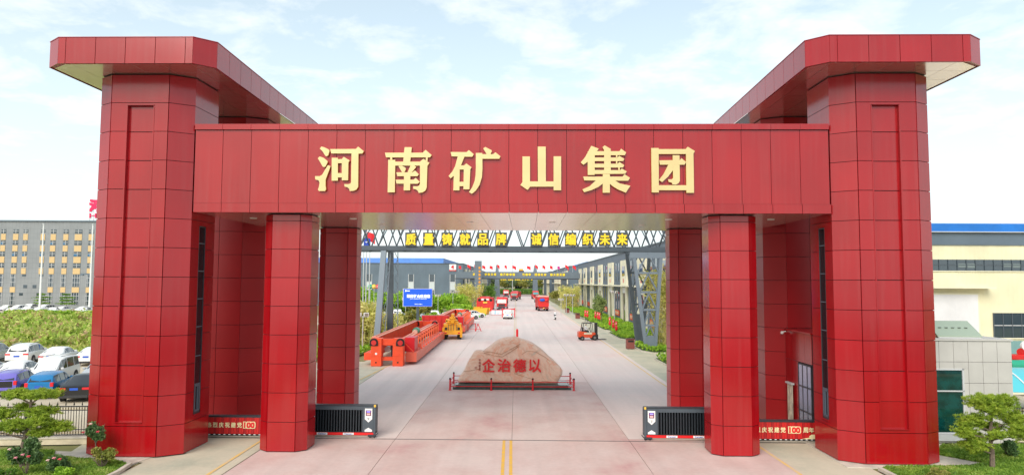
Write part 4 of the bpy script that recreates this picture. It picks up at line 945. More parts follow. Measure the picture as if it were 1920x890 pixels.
# ------------------------------------------------------------------ vehicles
CARG = mat('car_glass', (0.02, 0.026, 0.03), 0.05, 0.0, 1.8)
TAIL = mat('tail_lamp', (0.70, 0.02, 0.03), 0.2)
HEAD = mat('head_lamp', (0.6, 0.62, 0.65), 0.12, 0.3)
PLATE = mat('plate_blue', (0.02, 0.10, 0.55), 0.4)
CHROME = mat('rim_metal', (0.45, 0.46, 0.48), 0.3, 0.7)
DARKP = mat('car_plastic', (0.03, 0.03, 0.032), 0.6)
def carpaint(n, c): return mat('car_' + n, c, 0.22, 0.0, 1.6)
CW = carpaint('white', (0.80, 0.80, 0.78))
CAR_T = {  # stations: t, z top, z belt, half width, roof half width (0 = no cabin)
 'sedan': dict(L=4.6, W=1.80, st=[(0, .93, .80, .78, 0), (.03, 1.0, .86, .85, 0), (.15, 1.06, .95, .90, 0), (.30, 1.40, .95, .90, .60), (.44, 1.45, .94, .90, .63), (.57, 1.40, .92, .90, .61), (.72, 1.0, .90, .90, 0), (.92, .82, .72, .86, 0), (.985, .68, .60, .78, 0), (1, .52, .48, .70, 0)]),
 'suv': dict(L=4.65, W=1.86, st=[(0, 1.02, .98, .84, 0), (.015, 1.08, 1.0, .88, 0), (.10, 1.60, 1.06, .92, .66), (.25, 1.68, 1.05, .93, .69), (.45, 1.70, 1.03, .93, .70), (.58, 1.62, 1.02, .93, .68), (.74, 1.14, 1.0, .93, 0), (.93, .98, .88, .89, 0), (.985, .82, .72, .82, 0), (1, .6, .55, .76, 0)]),
 'hatch': dict(L=3.7, W=1.66, st=[(0, .96, .92, .75, 0), (.015, 1.0, .95, .79, 0), (.10, 1.42, .97, .82, .58), (.28, 1.49, .96, .83, .62), (.48, 1.50, .94, .83, .62), (.60, 1.42, .93, .83, .60), (.77, 1.0, .90, .82, 0), (.93, .86, .75, .78, 0), (.985, .70, .62, .72, 0), (1, .5, .46, .66, 0)]),
 'van': dict(L=4.4, W=1.72, st=[(0, 1.05, 1.0, .80, 0), (.015, 1.1, 1.02, .84, 0), (.06, 1.74, 1.04, .86, .68), (.25, 1.80, 1.04, .86, .70), (.50, 1.80, 1.02, .86, .70), (.66, 1.70, 1.0, .86, .66), (.84, 1.10, .98, .85, 0), (.95, .96, .85, .82, 0), (.985, .82, .7, .78, 0), (1, .55, .5, .72, 0)]),
}
def make_car(kind, paint, label, name='parked_car', group=None, roof_rails=False, dark_lower=False, two_tone=None):
    T = CAR_T[kind]; L = T['L']; st = T['st']; root = empty(name, (0, 0, 0), 0, label, 'van' if kind == 'van' else 'car', group)
    secs = []
    for (t, zt, zb, hw, rw) in st:
        y = (t - .5) * L; lo = .24 if 0.02 < t < .985 else .34
        if rw: pr = [(hw * .90, lo), (hw, lo + .12), (hw * 1.0, zb - .2), (hw * .975, zb), (rw + .03, zt - .07), (rw * .8, zt), (0, zt + .02)]
        else: pr = [(hw * .90, lo), (hw, lo + .12), (hw * 1.0, zb - .2), (hw * .975, zb), (hw * .88, zt - .02), (hw * .6, zt), (0, zt + .015)]
        secs.append([(x, y, z) for x, z in pr])
    V = []; n = 7
    for s_ in secs:
        V += [(-x, y, z) for x, y, z in s_[:0:-1]] if False else []
        V += [(x, y, z) for x, y, z in s_] + [(-x, y, z) for x, y, z in s_[:-1][::-1]]
    m = 13; F = []
    for i in range(len(secs) - 1):
        for j in range(m - 1): a = i * m + j; F.append((a, a + m, a + m + 1, a + 1))
        a = i * m; F.append((a + m - 1, a + 2 * m - 1, a + m, a))
    F.append(tuple(range(m))); F.append(tuple(range((len(secs) - 1) * m, len(secs) * m))[::-1])
    b = MB(); b.add(V, F); body = b.build('body', paint, root, smooth_angle=38)
    def pane(nm, q, parent=root, sh=.9, push=.012, m_=CARG, cx=None):
        c = sum((Vector(p) for p in q), Vector()) / len(q); v = [c + (Vector(p) - c) * sh for p in q]
        nn = (v[1] - v[0]).cross(v[2] - v[1]).normalized(); 
        if nn.dot(c - Vector((0, c.y * .6, .7))) < 0: nn = -nn; v = v[::-1]; 
        bb = MB(); k = len(v); bb.add([p + nn * push for p in v] + [p - nn * .01 for p in v], [tuple(range(k))] + [(i, k + i, k + (i + 1) % k, (i + 1) % k) for i in range(k)]); return bb.build(nm, m_, parent)
    cab = [i for i, s_ in enumerate(st) if s_[4]]; i0, i1 = cab[0], cab[-1]
    S = secs
    R_ = lambda i, j: S[i][j]; Lf = lambda i, j: (-S[i][j][0], S[i][j][1], S[i][j][2])
    pane('rear_window', [R_(i0 - 1, 4), R_(i0, 4), Lf(i0, 4), Lf(i0 - 1, 4)] if kind == 'sedan' else [R_(i0 - 1, 4)[:2] + (S[i0 - 1][4][2] + .03,), R_(i0, 4), Lf(i0, 4), Lf(i0 - 1, 4)[:2] + (S[i0 - 1][4][2] + .03,)], sh=.86)
    pane('windshield', [R_(i1 + 1, 4), R_(i1, 4), Lf(i1, 4), Lf(i1 + 1, 4)], sh=.90)
    for G in (R_, Lf):
        for i in range(i0, i1): pane('side_window', [G(i, 3), G(i + 1, 3), G(i + 1, 4), G(i, 4)], sh=.88)
        pane('side_window', [G(i1, 3), G(i1 + 1, 3), G(i1, 4)], sh=.78)
        if kind in ('sedan', 'suv'): pane('side_window', [G(i0, 3), G(i0 - 1, 3), G(i0, 4)], sh=.70)
    hw = T['W'] / 2
    wr = .32 if kind in ('sedan', 'hatch', 'van') else .35
    for y in (-L / 2 + L * .19, L / 2 - L * .19):
        for sx_ in (-1, 1):
            ww = (st[3][3]) 
            bb = MB(); bb.tube((sx_ * (ww - .02), y, wr + .02), (sx_ * (ww + .008), y, wr + .02), wr + .07, n=16); bb.build('wheel_arch', DARKP, body)
            bb = MB(); bb.tube((sx_ * (ww - .20), y, wr), (sx_ * (ww + .018), y, wr), wr, n=16); wl = bb.build('wheel', RUB, root)
            bb = MB(); bb.tube((sx_ * (ww + .0), y, wr), (sx_ * (ww + .028), y, wr), wr * .64, n=12); bb.build('rim', CHROME, wl)
            bb = MB()
            for k in range(5):
                a = k * 2 * math.pi / 5 + .3; bb.bar((sx_ * (ww + .03), y + math.cos(a) * wr * .3, wr + math.sin(a) * wr * .3), (sx_ * (ww + .03), y + math.cos(a) * wr * .6, wr + math.sin(a) * wr * .6), .012, .1)
            bb.build('rim_gap', RUB, wl)
    for sx_ in (-1, 1):
        zt0 = st[1][1]
        if kind == 'sedan': bb = MB(); bb.b2(sx_ * .42, sx_ * .80, -L / 2 - .015, -L / 2 + .12, .74, .88)
        elif kind == 'van': bb = MB(); bb.b2(sx_ * .66, sx_ * .80, -L / 2 - .012, -L / 2 + .12, .72, 1.06)
        elif kind == 'hatch': bb = MB(); bb.b2(sx_ * .58, sx_ * .775, -L / 2 - .015, -L / 2 + .14, .74, 1.0)
        else: bb = MB(); bb.b2(sx_ * .46, sx_ * .86, -L / 2 - .015, -L / 2 + .16, .84, .98)
        bb.build('taillight', TAIL, root, bevel=.02)
        bb = MB(); bb.b2(sx_ * .48, sx_ * (st[-2][3] - .02), L / 2 - .22, L / 2 - .03, .60, .74); bb.build('headlight', HEAD, root, bevel=.02)
        bb = MB(); yy = (st[i1][0] - .5) * L + .28; bb.b2(sx_ * (st[i1][3] - .03), sx_ * (st[i1][3] + .17), yy, yy + .12, st[i1][2] + .02, st[i1][2] + .16); bb.build('mirror', paint, root, bevel=.03)
        bb = MB()
        for t_ in (.42, .30 if kind != 'van' else .36): bb.b2(sx_ * (st[4][3] - .02), sx_ * (st[4][3] + .012), (t_ - .5) * L, (t_ - .5) * L + .14, .84, .87)
        bb.build('door_handle', paint, body)
        bb = MB(); bb.b2(sx_ * (st[4][3] - .05), sx_ * (st[4][3] + .004), -L / 2 + L * .30, L / 2 - L * .30, .22, .33); bb.build('sill', DARKP, body)
    bb = MB(); bb.b2(-.22, .22, -L / 2 - .012, -L / 2 + .02, .68 if kind != 'sedan' else .72, .82 if kind != 'sedan' else .86); bb.build('licence_plate', PLATE, root)
    bb = MB(); bb.b2(-.20, .20, L / 2 - .02, L / 2 + .012, .38, .50); bb.build('licence_plate', PLATE, root)
    bb = MB(); bb.b2(-st[0][3] + .02, st[0][3] - .02, -L / 2 - .02, -L / 2 + .1, .26, .44); bb.build('bumper', DARKP, root, bevel=.03)
    bb = MB(); bb.b2(-.5, .5, L / 2 - .06, L / 2 + .008, .30, .56); bb.build('grille', DARKP, root, bevel=.02)
    if roof_rails:
        for sx_ in (-1, 1):
            bb = MB(); x = sx_ * (st[4][4] - .03); bb.bar((x, (st[i0][0] - .5) * L + .3, st[i0][1] + .06), (x, (st[i1][0] - .5) * L, st[4][1] + .08), .03, .04); bb.build('roof_rail', mat('roof_rail', (.35, .36, .38), .35, .4), body)
    if two_tone:
        bb = MB(); bb.b2(-.55, .55, -L / 2 - .014, -L / 2 + .04, .60, .98); bb.build('tailgate_panel', two_tone, root, bevel=.02)
    return root
protos = {}
def car(kind, colname, col, x, y, rz, label, group=None, **k):
    key = (kind, colname, tuple(sorted((a, str(b)) for a, b in k.items())))
    if key not in protos: o = make_car(kind, carpaint(colname, col), label, group=group, **k); protos[key] = o
    else: o = copy_tree(protos[key])
    o.location = (x, y, 0); o.rotation_euler = (0, 0, rz); o['label'] = label
    if group: o['group'] = group
    return o
WHT = (0.80, 0.80, 0.78)
PG = 'cars in the parking lot on the left'
car('hatch', 'purple', (0.15, 0.13, 0.50), -31.56, 44.00, R(14), 'purple hatchback with black tailgate and red round rear lamps, nearest row at left', PG, two_tone=carpaint('black', (0.012, 0.012, 0.014)), roof_rails=True)
car('hatch', 'blue', (0.005, 0.17, 0.42), -28.91, 43.41, R(14), 'bright blue hatchback seen from behind, between purple car and black sedan', PG)
car('sedan', 'black', (0.015, 0.016, 0.019), -26.26, 42.83, R(14), 'black sedan partly hidden by the left red tower', PG)
car('sedan', 'silver', (0.45, 0.48, 0.50), -29.20, 49.29, R(14 + 180), 'grey car whose windscreen shows just beside the tower edge behind the black sedan', PG)
car('van', 'white', WHT, -32.14, 48.51, R(191), 'white van facing the gate behind the blue hatchback', PG, roof_rails=True)
car('sedan', 'white', WHT, -35.08, 48.90, R(193), 'white saloon with panoramic windscreen facing out behind the purple car', PG)
car('sedan', 'white', WHT, -38.12, 49.39, R(193), 'white car at the picture edge in the middle row', PG)
car('suv', 'white', WHT, -42.24, 60.27, R(14), 'white sport utility car with roof rails and black rear window, back row', PG, roof_rails=True)
car('sedan', 'white', WHT, -39.10, 59.68, R(14), 'white sedan with thin red rear lamps in the back row', PG)
car('sedan', 'white', WHT, -36.06, 59.68, R(14), 'white sedan half hidden by the tower in the back row', PG)
car('suv', 'silver', (0.45, 0.48, 0.50), -45.67, 60.56, R(14), 'silver people carrier cut off by the left edge of the photo, back row', PG, roof_rails=True)
HG = 'pale cars parked before the grey office block'
for k, (px, Y, kd, rz, lab) in enumerate([(12, 155, 'sedan', 185, 'white sedan far left before the office block'), (34, 149, 'suv', 170, 'white sport utility car behind the bushes before the office block'), (60, 158, 'suv', 15, 'pale off-road car highest in the row before the office block'), (52, 150, 'sedan', 200, 'white sedan in the bushes left of the first lamp pole'), (84, 152, 'suv', 175, 'white wagon just right of the first tall lamp pole'), (117, 149, 'sedan', 170, 'white hatchback right of the green wagon before the office'), (155, 149, 'sedan', 165, 'white saloon nearest the left red tower before the office block'), (158, 143, 'sedan', 190, 'low white car deepest in the bushes beside the tower'), (100, 143, 'sedan', 200, 'pale car glimpsed between bushes below the office windows')]):
    car(kd, 'white', WHT, aty(px, 575, Y).x, Y, R(rz), lab, HG)
SG_ = 'cars parked behind the blue screen'
for px, Y, kd, rz, lab in [(699, 128, 'sedan', 150, 'white car between the two left gantry legs'), (722, 128, 'sedan', 170, 'silver white car just right of the left gantry leg'), (748, 127, 'sedan', 175, 'white sedan behind the girder, left below the blue screen'), (745, 133, 'van', 10, 'grey white minivan behind the white sedan near the gantry'), (770, 132, 'sedan', 170, 'pale car half hidden in shrubs under the blue screen'), (787, 127, 'sedan', 20, 'pale car behind the lamp post under the screen'), (815, 130, 'suv', 190, 'white car right of the screen behind the shrubs'), (838, 124, 'suv', 160, 'white car just left of the yellow crane truck')]:
    car(kd, 'white' if 'white' in lab else 'silver', WHT if 'white' in lab else (0.45, 0.48, 0.50), aty(px, 590, Y).x, Y, R(rz), lab, SG_)
RG = 'cars parked at the roadside by the yellow bins'
GRN = carpaint('green', (0.10, 0.50, 0.05))
car('suv', 'white', WHT, -9.6, 124.5, R(-62), 'white car nearest the red trestle at the left kerb', RG)
for x, y, lab in ((-8.5, 131.5, 'white taxi with green ends, nearer of the two'), (-7.6, 137.5, 'white taxi with green ends beside the yellow bins')):
    t_ = car('sedan', 'taxi', (0.79, 0.79, 0.77), x, y, R(-60), lab, RG)
    for yy in ((2.0, 2.34), (-2.34, -2.0)) if y < 132 else ():
        b = MB(); b.b2(-.80, .80, yy[0], yy[1], .36, .74 if yy[0] > 0 else .80); b.build('green_end', GRN, t_, bevel=.04)
car('suv', 'white', WHT, -10.2, 138.5, R(-65), 'white wagon behind the two green ended taxis', RG)
car('van', 'white', WHT, -.75, 134.2, R(-1), 'small white van driving away on the road behind the boulder')

TRED = mat('truck_red', (0.62, 0.02, 0.02), .3, 0, 1.6)
def truck(x, y, rz, label, kind='cab', scale=1.0):
    r_ = empty('truck', (x, y, 0), rz, label, 'truck', 'red trucks on the road'); L = 8.0
    # front of the truck at +y
    b = MB(); b.b2(-.5, .5, -4, 3.6, .75, 1.05); b.build('chassis', DGREY, r_)
    b = MB(); b.yprism([(2.2, .75), (4.25, .75), (4.3, 1.9), (4.05, 3.0), (3.7, 3.35), (2.3, 3.45)], -1.25, 1.25); cb = b.build('cab', TRED, r_, bevel=.06)
    b = MB(); b.add([(-1.1, 4.33, 1.95), (1.1, 4.33, 1.95), (1.0, 4.10, 2.85), (-1.0, 4.10, 2.85), (-1.1, 4.25, 1.95), (1.1, 4.25, 1.95), (1.0, 4.0, 2.85), (-1.0, 4.0, 2.85)], [(1, 0, 3, 2), (0, 1, 5, 4), (2, 3, 7, 6), (0, 4, 7, 3), (1, 2, 6, 5)]); b.build('windshield', mat('cab_glass', (0.10, 0.14, 0.13), .1, 0, 1.9) if kind != 'teal' else mat('cab_glass_teal', (0.03, 0.30, 0.32), .1, 0, 1.9), cb)
    b = MB(); b.b2(-1.2, 1.2, 4.2, 4.36, .45, 1.15); b.build('bumper', DGREY if kind != 'teal' else TRED, cb)
    b = MB(); b.b2(-.8, .8, 4.28, 4.33, 1.25, 1.75); b.build('grille', DARKP, cb)
    for s in (-1, 1):
        b = MB(); b.b2(s * .85, s * 1.15, 4.3, 4.38, .75, 1.0); b.build('headlight', HEAD, cb)
        b = MB(); b.b2(s * 1.3, s * 1.5, 3.9, 4.05, 1.9, 2.6); b.build('mirror', DARKP, cb)
    for yy in (3.1, -1.6, -2.9):
        for s in (-1, 1): b = MB(); b.tube((s * .85, yy, .5), (s * 1.25, yy, .5), .5, n=14); wl = b.build('wheel', RUB, r_); b = MB(); b.tube((s * 1.2, yy, .5), (s * 1.27, yy, .5), .25, n=10); b.build('rim', CHROME, wl)
    b = MB(); b.b2(-1.25, 1.25, -4.1, 2.0, 1.05, 1.2); bd = b.build('cargo_bed', TRED, r_)
    for s in (-1, 1): b = MB(); b.b2(s * 1.2, s * 1.26, -4.1, 2.0, 1.2, 1.9); b.build('side_board', TRED, bd)
    b = MB(); b.b2(-1.2, 1.2, -4.12, -4.05, 1.2, 2.0); b.build('tailboard', TRED, bd)
    if kind in ('load', 'cab'):
        b = MB(); b.b2(-1.1, 1.1, -3.6, 1.6, 1.25, 2.5); b.b2(-1.3, -1.0, -3.4, 1.2, 1.5, 3.2); b.b2(1.0, 1.4, -3, 1.0, 1.5, 3.0); b.build('machine_load', ORANGED, bd, bevel=.08)
    if kind == 'tarp':
        b = MB(); b.b2(-1.32, 1.32, -4.0, 1.9, 1.2, 3.5); b.build('load', ORANGED, bd, bevel=.12)
        b = MB(); b.b2(-1.4, 1.35, -4.1, 1.9, 3.4, 3.75); b.build('tarpaulin', mat('tarp_pink', (0.75, 0.35, 0.30), .7), bd, bevel=.12)
        b = MB(); b.sphere((-.35, -4.2, 2.75), .62, 12, 8, sc3=(1.1, .35, .62)); b.build('blue_bag', mat('bag_blue', (0.01, 0.10, 0.50), .6), bd, smooth=True)
        b = MB(); b.sphere((.75, -4.2, 2.7), .5, 12, 8, sc3=(1.0, .35, .62)); b.build('red_bag', REDRAIL, bd, smooth=True)
        b = MB(); b.b2(-1.25, 1.25, -4.2, -4.05, .55, .95); b.build('rear_bumper', mat('bumper_maroon', (.25, .03, .03), .5), bd)
        b = MB(); b.b2(-.2, .2, -4.23, -4.2, .65, .85); b.build('licence_plate', YEL, bd)
    return r_
truck(-2.3, 172, R(178), 'red truck facing the camera with a pale windshield and machine load, left of centre', 'cab')
truck(-6.3, 178, R(172), 'red truck partly hidden behind the first red truck on the left', 'load')
truck(7.6, 173, R(4), 'red truck seen from behind carrying a pink tarpaulin and a blue bag', 'tarp')
truck(rx(.0, 262) - .8, 262, R(181), 'distant red truck coming down the middle of the road', 'cab')
truck(2.0, 282, R(170), 'red truck close behind the distant one in the middle', 'load')
truck(9.8, 290, R(183), 'distant red truck with a turquoise windshield at the right portal leg', 'teal')
truck(-2.6, 318, R(180), 'farthest small red truck left of the mast', 'load')

# ------------------------------------------------------------------ orange bridge crane girders on the ground
def girder(x0, y0, L, label, sx_=1.0):
    r_ = empty('crane_girder', (x0, y0, 0), 0, label, 'crane girder', 'orange crane girders laid along the kerb')
    # near end carriage: two upright plates with wheel recesses
    for yy in (0.0, L - 1.0):
        for xx in (-2.3, -.45):
            b = MB(); b.b2(xx, xx + .9, yy, yy + .9, 0, 2.35); lg = b.build('end_post', ORANGE, r_, bevel=.03)
            cxx = xx + (.25 if xx < -1 else .65)
            arc = [(cxx + .36 * math.cos(a), 2.0 + .36 * math.sin(a)) for a in [i * math.pi / 10 for i in range(11)]]
            b = MB(); b.xprism([(cxx - .36, 1.72), (cxx + .36, 1.72)] + arc, yy - .07, yy - .005); wh = b.build('wheel_guard', RUB, lg)
            b = MB(); b.tube((cxx, yy - .12, 1.98), (cxx, yy - .06, 1.98), .22, n=14); b.build('wheel', ORANGED, lg)
            b = MB(); b.tube((xx + .45, yy - .02, .32), (xx + .45, yy - .004, .32), .07, n=10); b.build('bolt_hole', RUB, lg)
            if xx < -1: b = MB(); b.tube((xx + .45, yy - .015, 1.05), (xx + .45, yy - .004, 1.05), .10, n=12); b.build('round_plate', WHITE, lg)
            for zz in (2.0, .9): b = MB(); b.b2(xx - .03, xx + .93, yy - .03, yy + .93, zz - .02, zz + .02); b.build('flange', ORANGE, lg)
        b = MB(); b.b2(-1.4, -.45, yy + .25, yy + .55, 1.75, 2.3); b.b2(-1.4, -.45, yy + .3, yy + .7, .45, .75); b.build('cross_beam', ORANGE, r_)
        b = MB(); b.tube((-1.05, yy + .9, 1.35), (-1.05, yy + 1.3, 1.35), .26, n=12); mt = b.build('motor', mat('motor_grey', (.4, .42, .42), .4), r_)
        b = MB(); b.b2(-.75, -.5, yy + .95, yy + 1.2, .7, 1.8); b.build('motor_box', DGREY, r_)
    # two long box girders
    for xx, zt in ((-2.35, 2.35), (-.35, 1.95)):
        b = MB(); b.b2(xx, xx + .42, .9, L - 1, .95, zt); bx = b.build('box_girder', ORANGE if xx < -1 else mat('girder_shade_red', (0.55, 0.025, 0.015), .45), r_)  # shade on the right-hand web is put into its deeper red
        b = MB(); b.b2(xx - .1, xx + .52, .9, L - 1, zt, zt + .05); b.b2(xx + .12, xx + .2, 1.2, L - 1.2, zt + .05, zt + .12); b.build('top_flange', mat('orange_lit_top', (0.80, 0.30, 0.20), .5), bx)  # light falling on the flange tops is put into this paler colour
    # walkway on the right: apron beam, stiffeners, railing
    b = MB(); b.yprism([(1.2, 1.02), (1.2, .98), (1.2, .25), (L - 1, .25), (L - 1, 1.02)], .45, 1.42); b.build('walkway_beam', mat('orange_lit_side', (0.74, 0.13, 0.07), .45, 0, 1.6), r_)  # salmon tone of the lit side is put into the beam's colour
    b = MB(); b.b2(-3.0, -2.35, .6, L - 2, .45, 1.05); b.build('left_beam', ORANGE, r_)
    k = 0; yy = 5.2
    while yy < L - 1.5:
        b = MB(); b.bar((.80, yy, 1.0), (.80, yy, 2.15), .09, .08, up=(0, 1, 0)); b.bar((.80, yy, 1.9), (.12, yy, 1.2), .08, .05); b.bar((.80, yy, 2.05), (.12, yy, 1.9), .07); b.build('bracket', mat('orange_light', (0.85, 0.16, 0.07), .45), r_)
        b = MB(); b.b2(1.28, 1.40, yy - .12, yy + .12, 1.02, 1.16); b.build('clip', ORANGE, r_); yy += 1.75
    for zz, x_ in ((2.13, .80),): b = MB(); b.bar((x_, 5.2, zz), (x_, L - 1.6, zz), .05); b.build('rail', ORANGE, r_)
    b = MB(); b.b2(.25, 1.1, 2.2, 4.3, 1.02, 2.25); b.build('electric_cabinet', mat('cabinet_red', (0.62, 0.012, 0.02), .4), r_, bevel=.03)
    b = MB(); b.bar((-.2, 2.2, 2.05), (1.2, 5.6, 1.2), .12, .3); b.bar((.0, 1.3, 2.2), (1.2, 1.3, 1.05), .07); b.build('ladder', ORANGE, r_)
    b = MB(); b.tube((-.1, L * .42, 2.15), (-.1, L * .42 + 1.1, 2.15), .34, n=14); b.build('green_motor', mat('motor_green', (.02, .22, .12), .4), r_)
    b = MB(); b.tube((-.1, L * .42 - .6, 2.05), (-.1, L * .42, 2.1), .26, n=12); b.build('motor_cap', mat('motor_cap', (.55, .35, .28), .5), r_)
    b = MB(); b.b2(.6, 1.2, L * .55, L * .55 + .8, 0, .25); b.b2(-2.2, .3, L * .55, L * .55 + .5, 0, .45); b.build('timber_block', mat('timber', (.20, .13, .08), .9), r_)
    return r_
girder(-9.65, 58.5, 27, 'nearest orange crane girder with two upright end posts and a row of brackets')
girder(-7.9, 94, 26, 'second orange crane girder lying behind the yellow crane truck')
g2 = empty('end_carriage', (-9.9, 92.5, 0), 0, 'broad red steel plate block behind the first girder', 'crane part'); b = MB(); b.b2(-2.2, 1.4, 0, 1.2, .55, 2.6)
b.build('plate', ORANGED, g2, bevel=.03); b = MB()
for k in range(5): b.b2(-2.0 + k * .8, -1.95 + k * .8, -.12, 0, .6, 2.55)
b.build('stiffener', ORANGED, g2); b = MB(); b.b2(-1.8, -1.2, .2, 1, 0, .55); b.b2(.6, 1.1, .2, 1, 0, .55); b.build('foot', ORANGED, g2)
ec = empty('end_carriage', (px2x(910, 168), 168, 0), 0, 'red crane end carriage with round wheel guards behind the yellow bins', 'crane part')
b = MB(); b.b2(-2.1, 2.1, 0, 1.5, .8, 2.6); b.b2(-1.9, -1.0, -.1, 1.2, 0, 3.2); b.b2(1.0, 1.9, -.1, 1.2, 0, 3.2); b.build('frame', ORANGED, ec, bevel=.05)
b = MB()
for x in (-1.4, 0, 1.4): b.tube((x, -.2, 2.7), (x, -.1, 2.7), .35, n=12)
b.build('wheel', RUB, ec); b = MB(); b.b2(-.5, .5, -.25, -.1, 1.9, 2.3); b.build('plate', YEL, ec)
# yellow bins
for k, (px, yy, lab) in enumerate(((889, 156, 'long yellow steel bin seen at an angle, the left one'), (903, 150, 'long yellow steel bin with tilted end, the right one'))):
    bi = empty('steel_bin', (px2x(px, yy), yy, 0), R(-20), lab, 'bin', 'yellow steel bins'); BY = mat('bin_yellow', (0.75, 0.38, 0.02), .5)
    b = MB(); b.xprism([(-1.6, .1), (1.4, .1), (1.8, 1.5), (-2.0, 1.3)], -.8, -.7); b.build('front', BY, bi); b = MB(); b.xprism([(-1.6, .1), (1.4, .1), (1.8, 1.5), (-2.0, 1.3)], .7, .8); b.build('back', BY, bi)
    b = MB(); b.b2(-1.6, 1.5, -.7, .7, .1, .2); b.bar((1.45, -.75, .8), (1.45, .75, .8), .1, 1.3); b.build('end', BY, bi)
# yellow truck crane
tcx = empty('truck_crane', (-7.35, 85.3, 0), R(4), 'compact yellow truck crane seen from behind beside the girder', 'crane')
YC = mat('crane_yellow', (0.80, 0.36, 0.01), .4, 0, 1.6, var=.1, vscale=2.0)
b = MB(); b.b2(-1.15, 1.15, 0, 5.5, .65, 1.0); b.b2(-1.2, 1.2, -.1, .6, .62, 1.15); b.build('chassis', YC, tcx, bevel=.04)
for s in (-1, 1):
    for yy in (.7, 1.9, 4.6): b = MB(); b.tube((s * .6, yy, .42), (s * 1.12, yy, .42), .42, n=14); wl = b.build('wheel', RUB, tcx); b = MB(); b.tube((s * 1.1, yy, .42), (s * 1.14, yy, .42), .2, n=10); b.build('rim', YC, wl)
    b = MB(); b.b2(s * .95, s * 1.25, -.2, .25, .3, 1.5); b.build('outrigger', YC, tcx, bevel=.03)
    b = MB(); b.b2(s * .7, s * .95, -.16, -.1, .75, .9); b.build('taillight', TAIL, tcx)
    b = MB(); b.b2(s * .30, s * 1.12, .2, 2.4, 1.0, 1.95); b.build('engine_cover', YC, tcx, bevel=.08)
    b = MB(); b.tube((s * .75, .1, 1.2), (s * .75, .1, 1.5), .16, n=8); b.build('tank', DGREY, tcx)
b = MB(); b.b2(-.65, .65, .0, .5, 1.0, 1.7); b.build('rear_plate', YC, tcx, bevel=.04)
b = MB(); b.b2(-.62, .62, .3, 1.8, 1.7, 2.4); b.tube((-.8, .3, 2.1), (.8, .3, 2.1), .12, n=8); b.build('turret', YC, tcx, bevel=.06)
b = MB(); b.bar((0, .3, 2.55), (0, 6.2, 2.8), .34, .36); b.bar((0, .1, 2.52), (0, 6.4, 2.78), .24, .24); b.build('boom', YC, tcx)
b = MB(); b.bar((0, .2, 2.0), (0, .1, 2.8), .42, .3); b.b2(-.36, .36, -.1, .2, 2.55, 2.8); b.b2(-.16, .2, -.1, .1, 2.8, 3.15); b.tube((-.4, .2, 2.4), (.4, .2, 2.4), .2, n=10); b.build('winch', YC, tcx, bevel=.02)
b = MB(); b.b2(-.95, -.1, 4.2, 5.4, 1.0, 2.3); cbn = b.build('cabin', YC, tcx, bevel=.08)
b = MB(); b.b2(-.9, -.2, 4.15, 4.19, 1.5, 2.15); b.build('window', GLASSD, cbn)
b = MB()
for k in range(4): b.bar((-.5 + k * .33, -.12, 1.15), (-.5 + k * .33, .0, 1.9), .05)
b.build('hose', DGREY, tcx)
# red trestles
tr = empty('trestle', (px2x(891, 100), 100, 0), R(-6), 'red tubular trestle barrier with an A shaped end', 'barrier')
b = MB(); b.bar((-1.0, 0, 0), (-1.0, 0, 1.1), .1); b.build('leg', REDRAIL, tr); b = MB(); b.bar((.1, 0, 0), (.1, 0, 1.1), .1); b.build('leg', REDRAIL, tr)
b = MB(); b.bar((-1.0, 0, 1.1), (.1, 0, 1.1), .07); b.bar((-1, 0, .3), (.1, 0, .3), .05); b.build('rail', REDRAIL, tr)
b = MB(); b.bar((.15, 0, 0), (.45, 0, 1.1), .09); b.bar((.95, 0, 0), (.45, 0, 1.1), .09); b.bar((.25, 0, .3), (.85, 0, .3), .06); b.build('a_frame', REDRAIL, tr)
# road works banners
bn = empty('banner_barrier', (px2x(932, 148), 148, 0), 0, 'pale banner barrier with a blue stripe standing on the road before the red trucks', 'barrier')
b = MB(); b.b2(-1.15, 1.15, -.03, .03, .15, 1.05); pn = b.build('board', mat('banner_white', (.62, .68, .72), .6), bn); b = MB(); b.b2(-1.2, 1.2, -.05, .05, 1.05, 1.14); b.b2(-1.2, 1.2, -.05, .05, .08, .14); b.build('frame', REDRAIL, bn)
b = MB(); b.b2(-.45, -.3, -.04, -.032, .2, 1.02); b.b2(.1, .5, -.04, -.032, .3, .4); b.build('stripe', mat('stripe_blue', (.05, .4, .65), .6), pn)
b = MB(); b.bar((-1.1, -.3, .02), (-1.1, .3, .02), .06); b.bar((1.1, -.3, .02), (1.1, .3, .02), .06); b.bar((-1.1, 0, 0), (-1.1, 0, .1), .06); b.bar((1.1, 0, 0), (1.1, 0, .1), .06); b.build('foot', DGREY, bn)
ff = empty('net_barrier', (px2x(954, 139), 139, 0), 0, 'red metal frame with pale netting round the driving white van', 'barrier')
b = MB(); b.b2(-1.38, -1.2, -.06, .06, 0, 1.9); b.build('post', REDRAIL, ff); b = MB(); b.b2(1.15, 1.32, -.06, .06, 0, 1.9); b.build('post', REDRAIL, ff)
b = MB(); b.b2(-1.2, 1.15, -.05, .05, 1.55, 1.75); b.b2(-1.2, 1.15, -.04, .04, .55, .62); b.build('rail', REDRAIL, ff); b = MB(); b.b2(-1.2, 1.15, -.015, .015, .62, 1.55); b.build('netting', mat('netting', (.55, .58, .58), .8), ff)

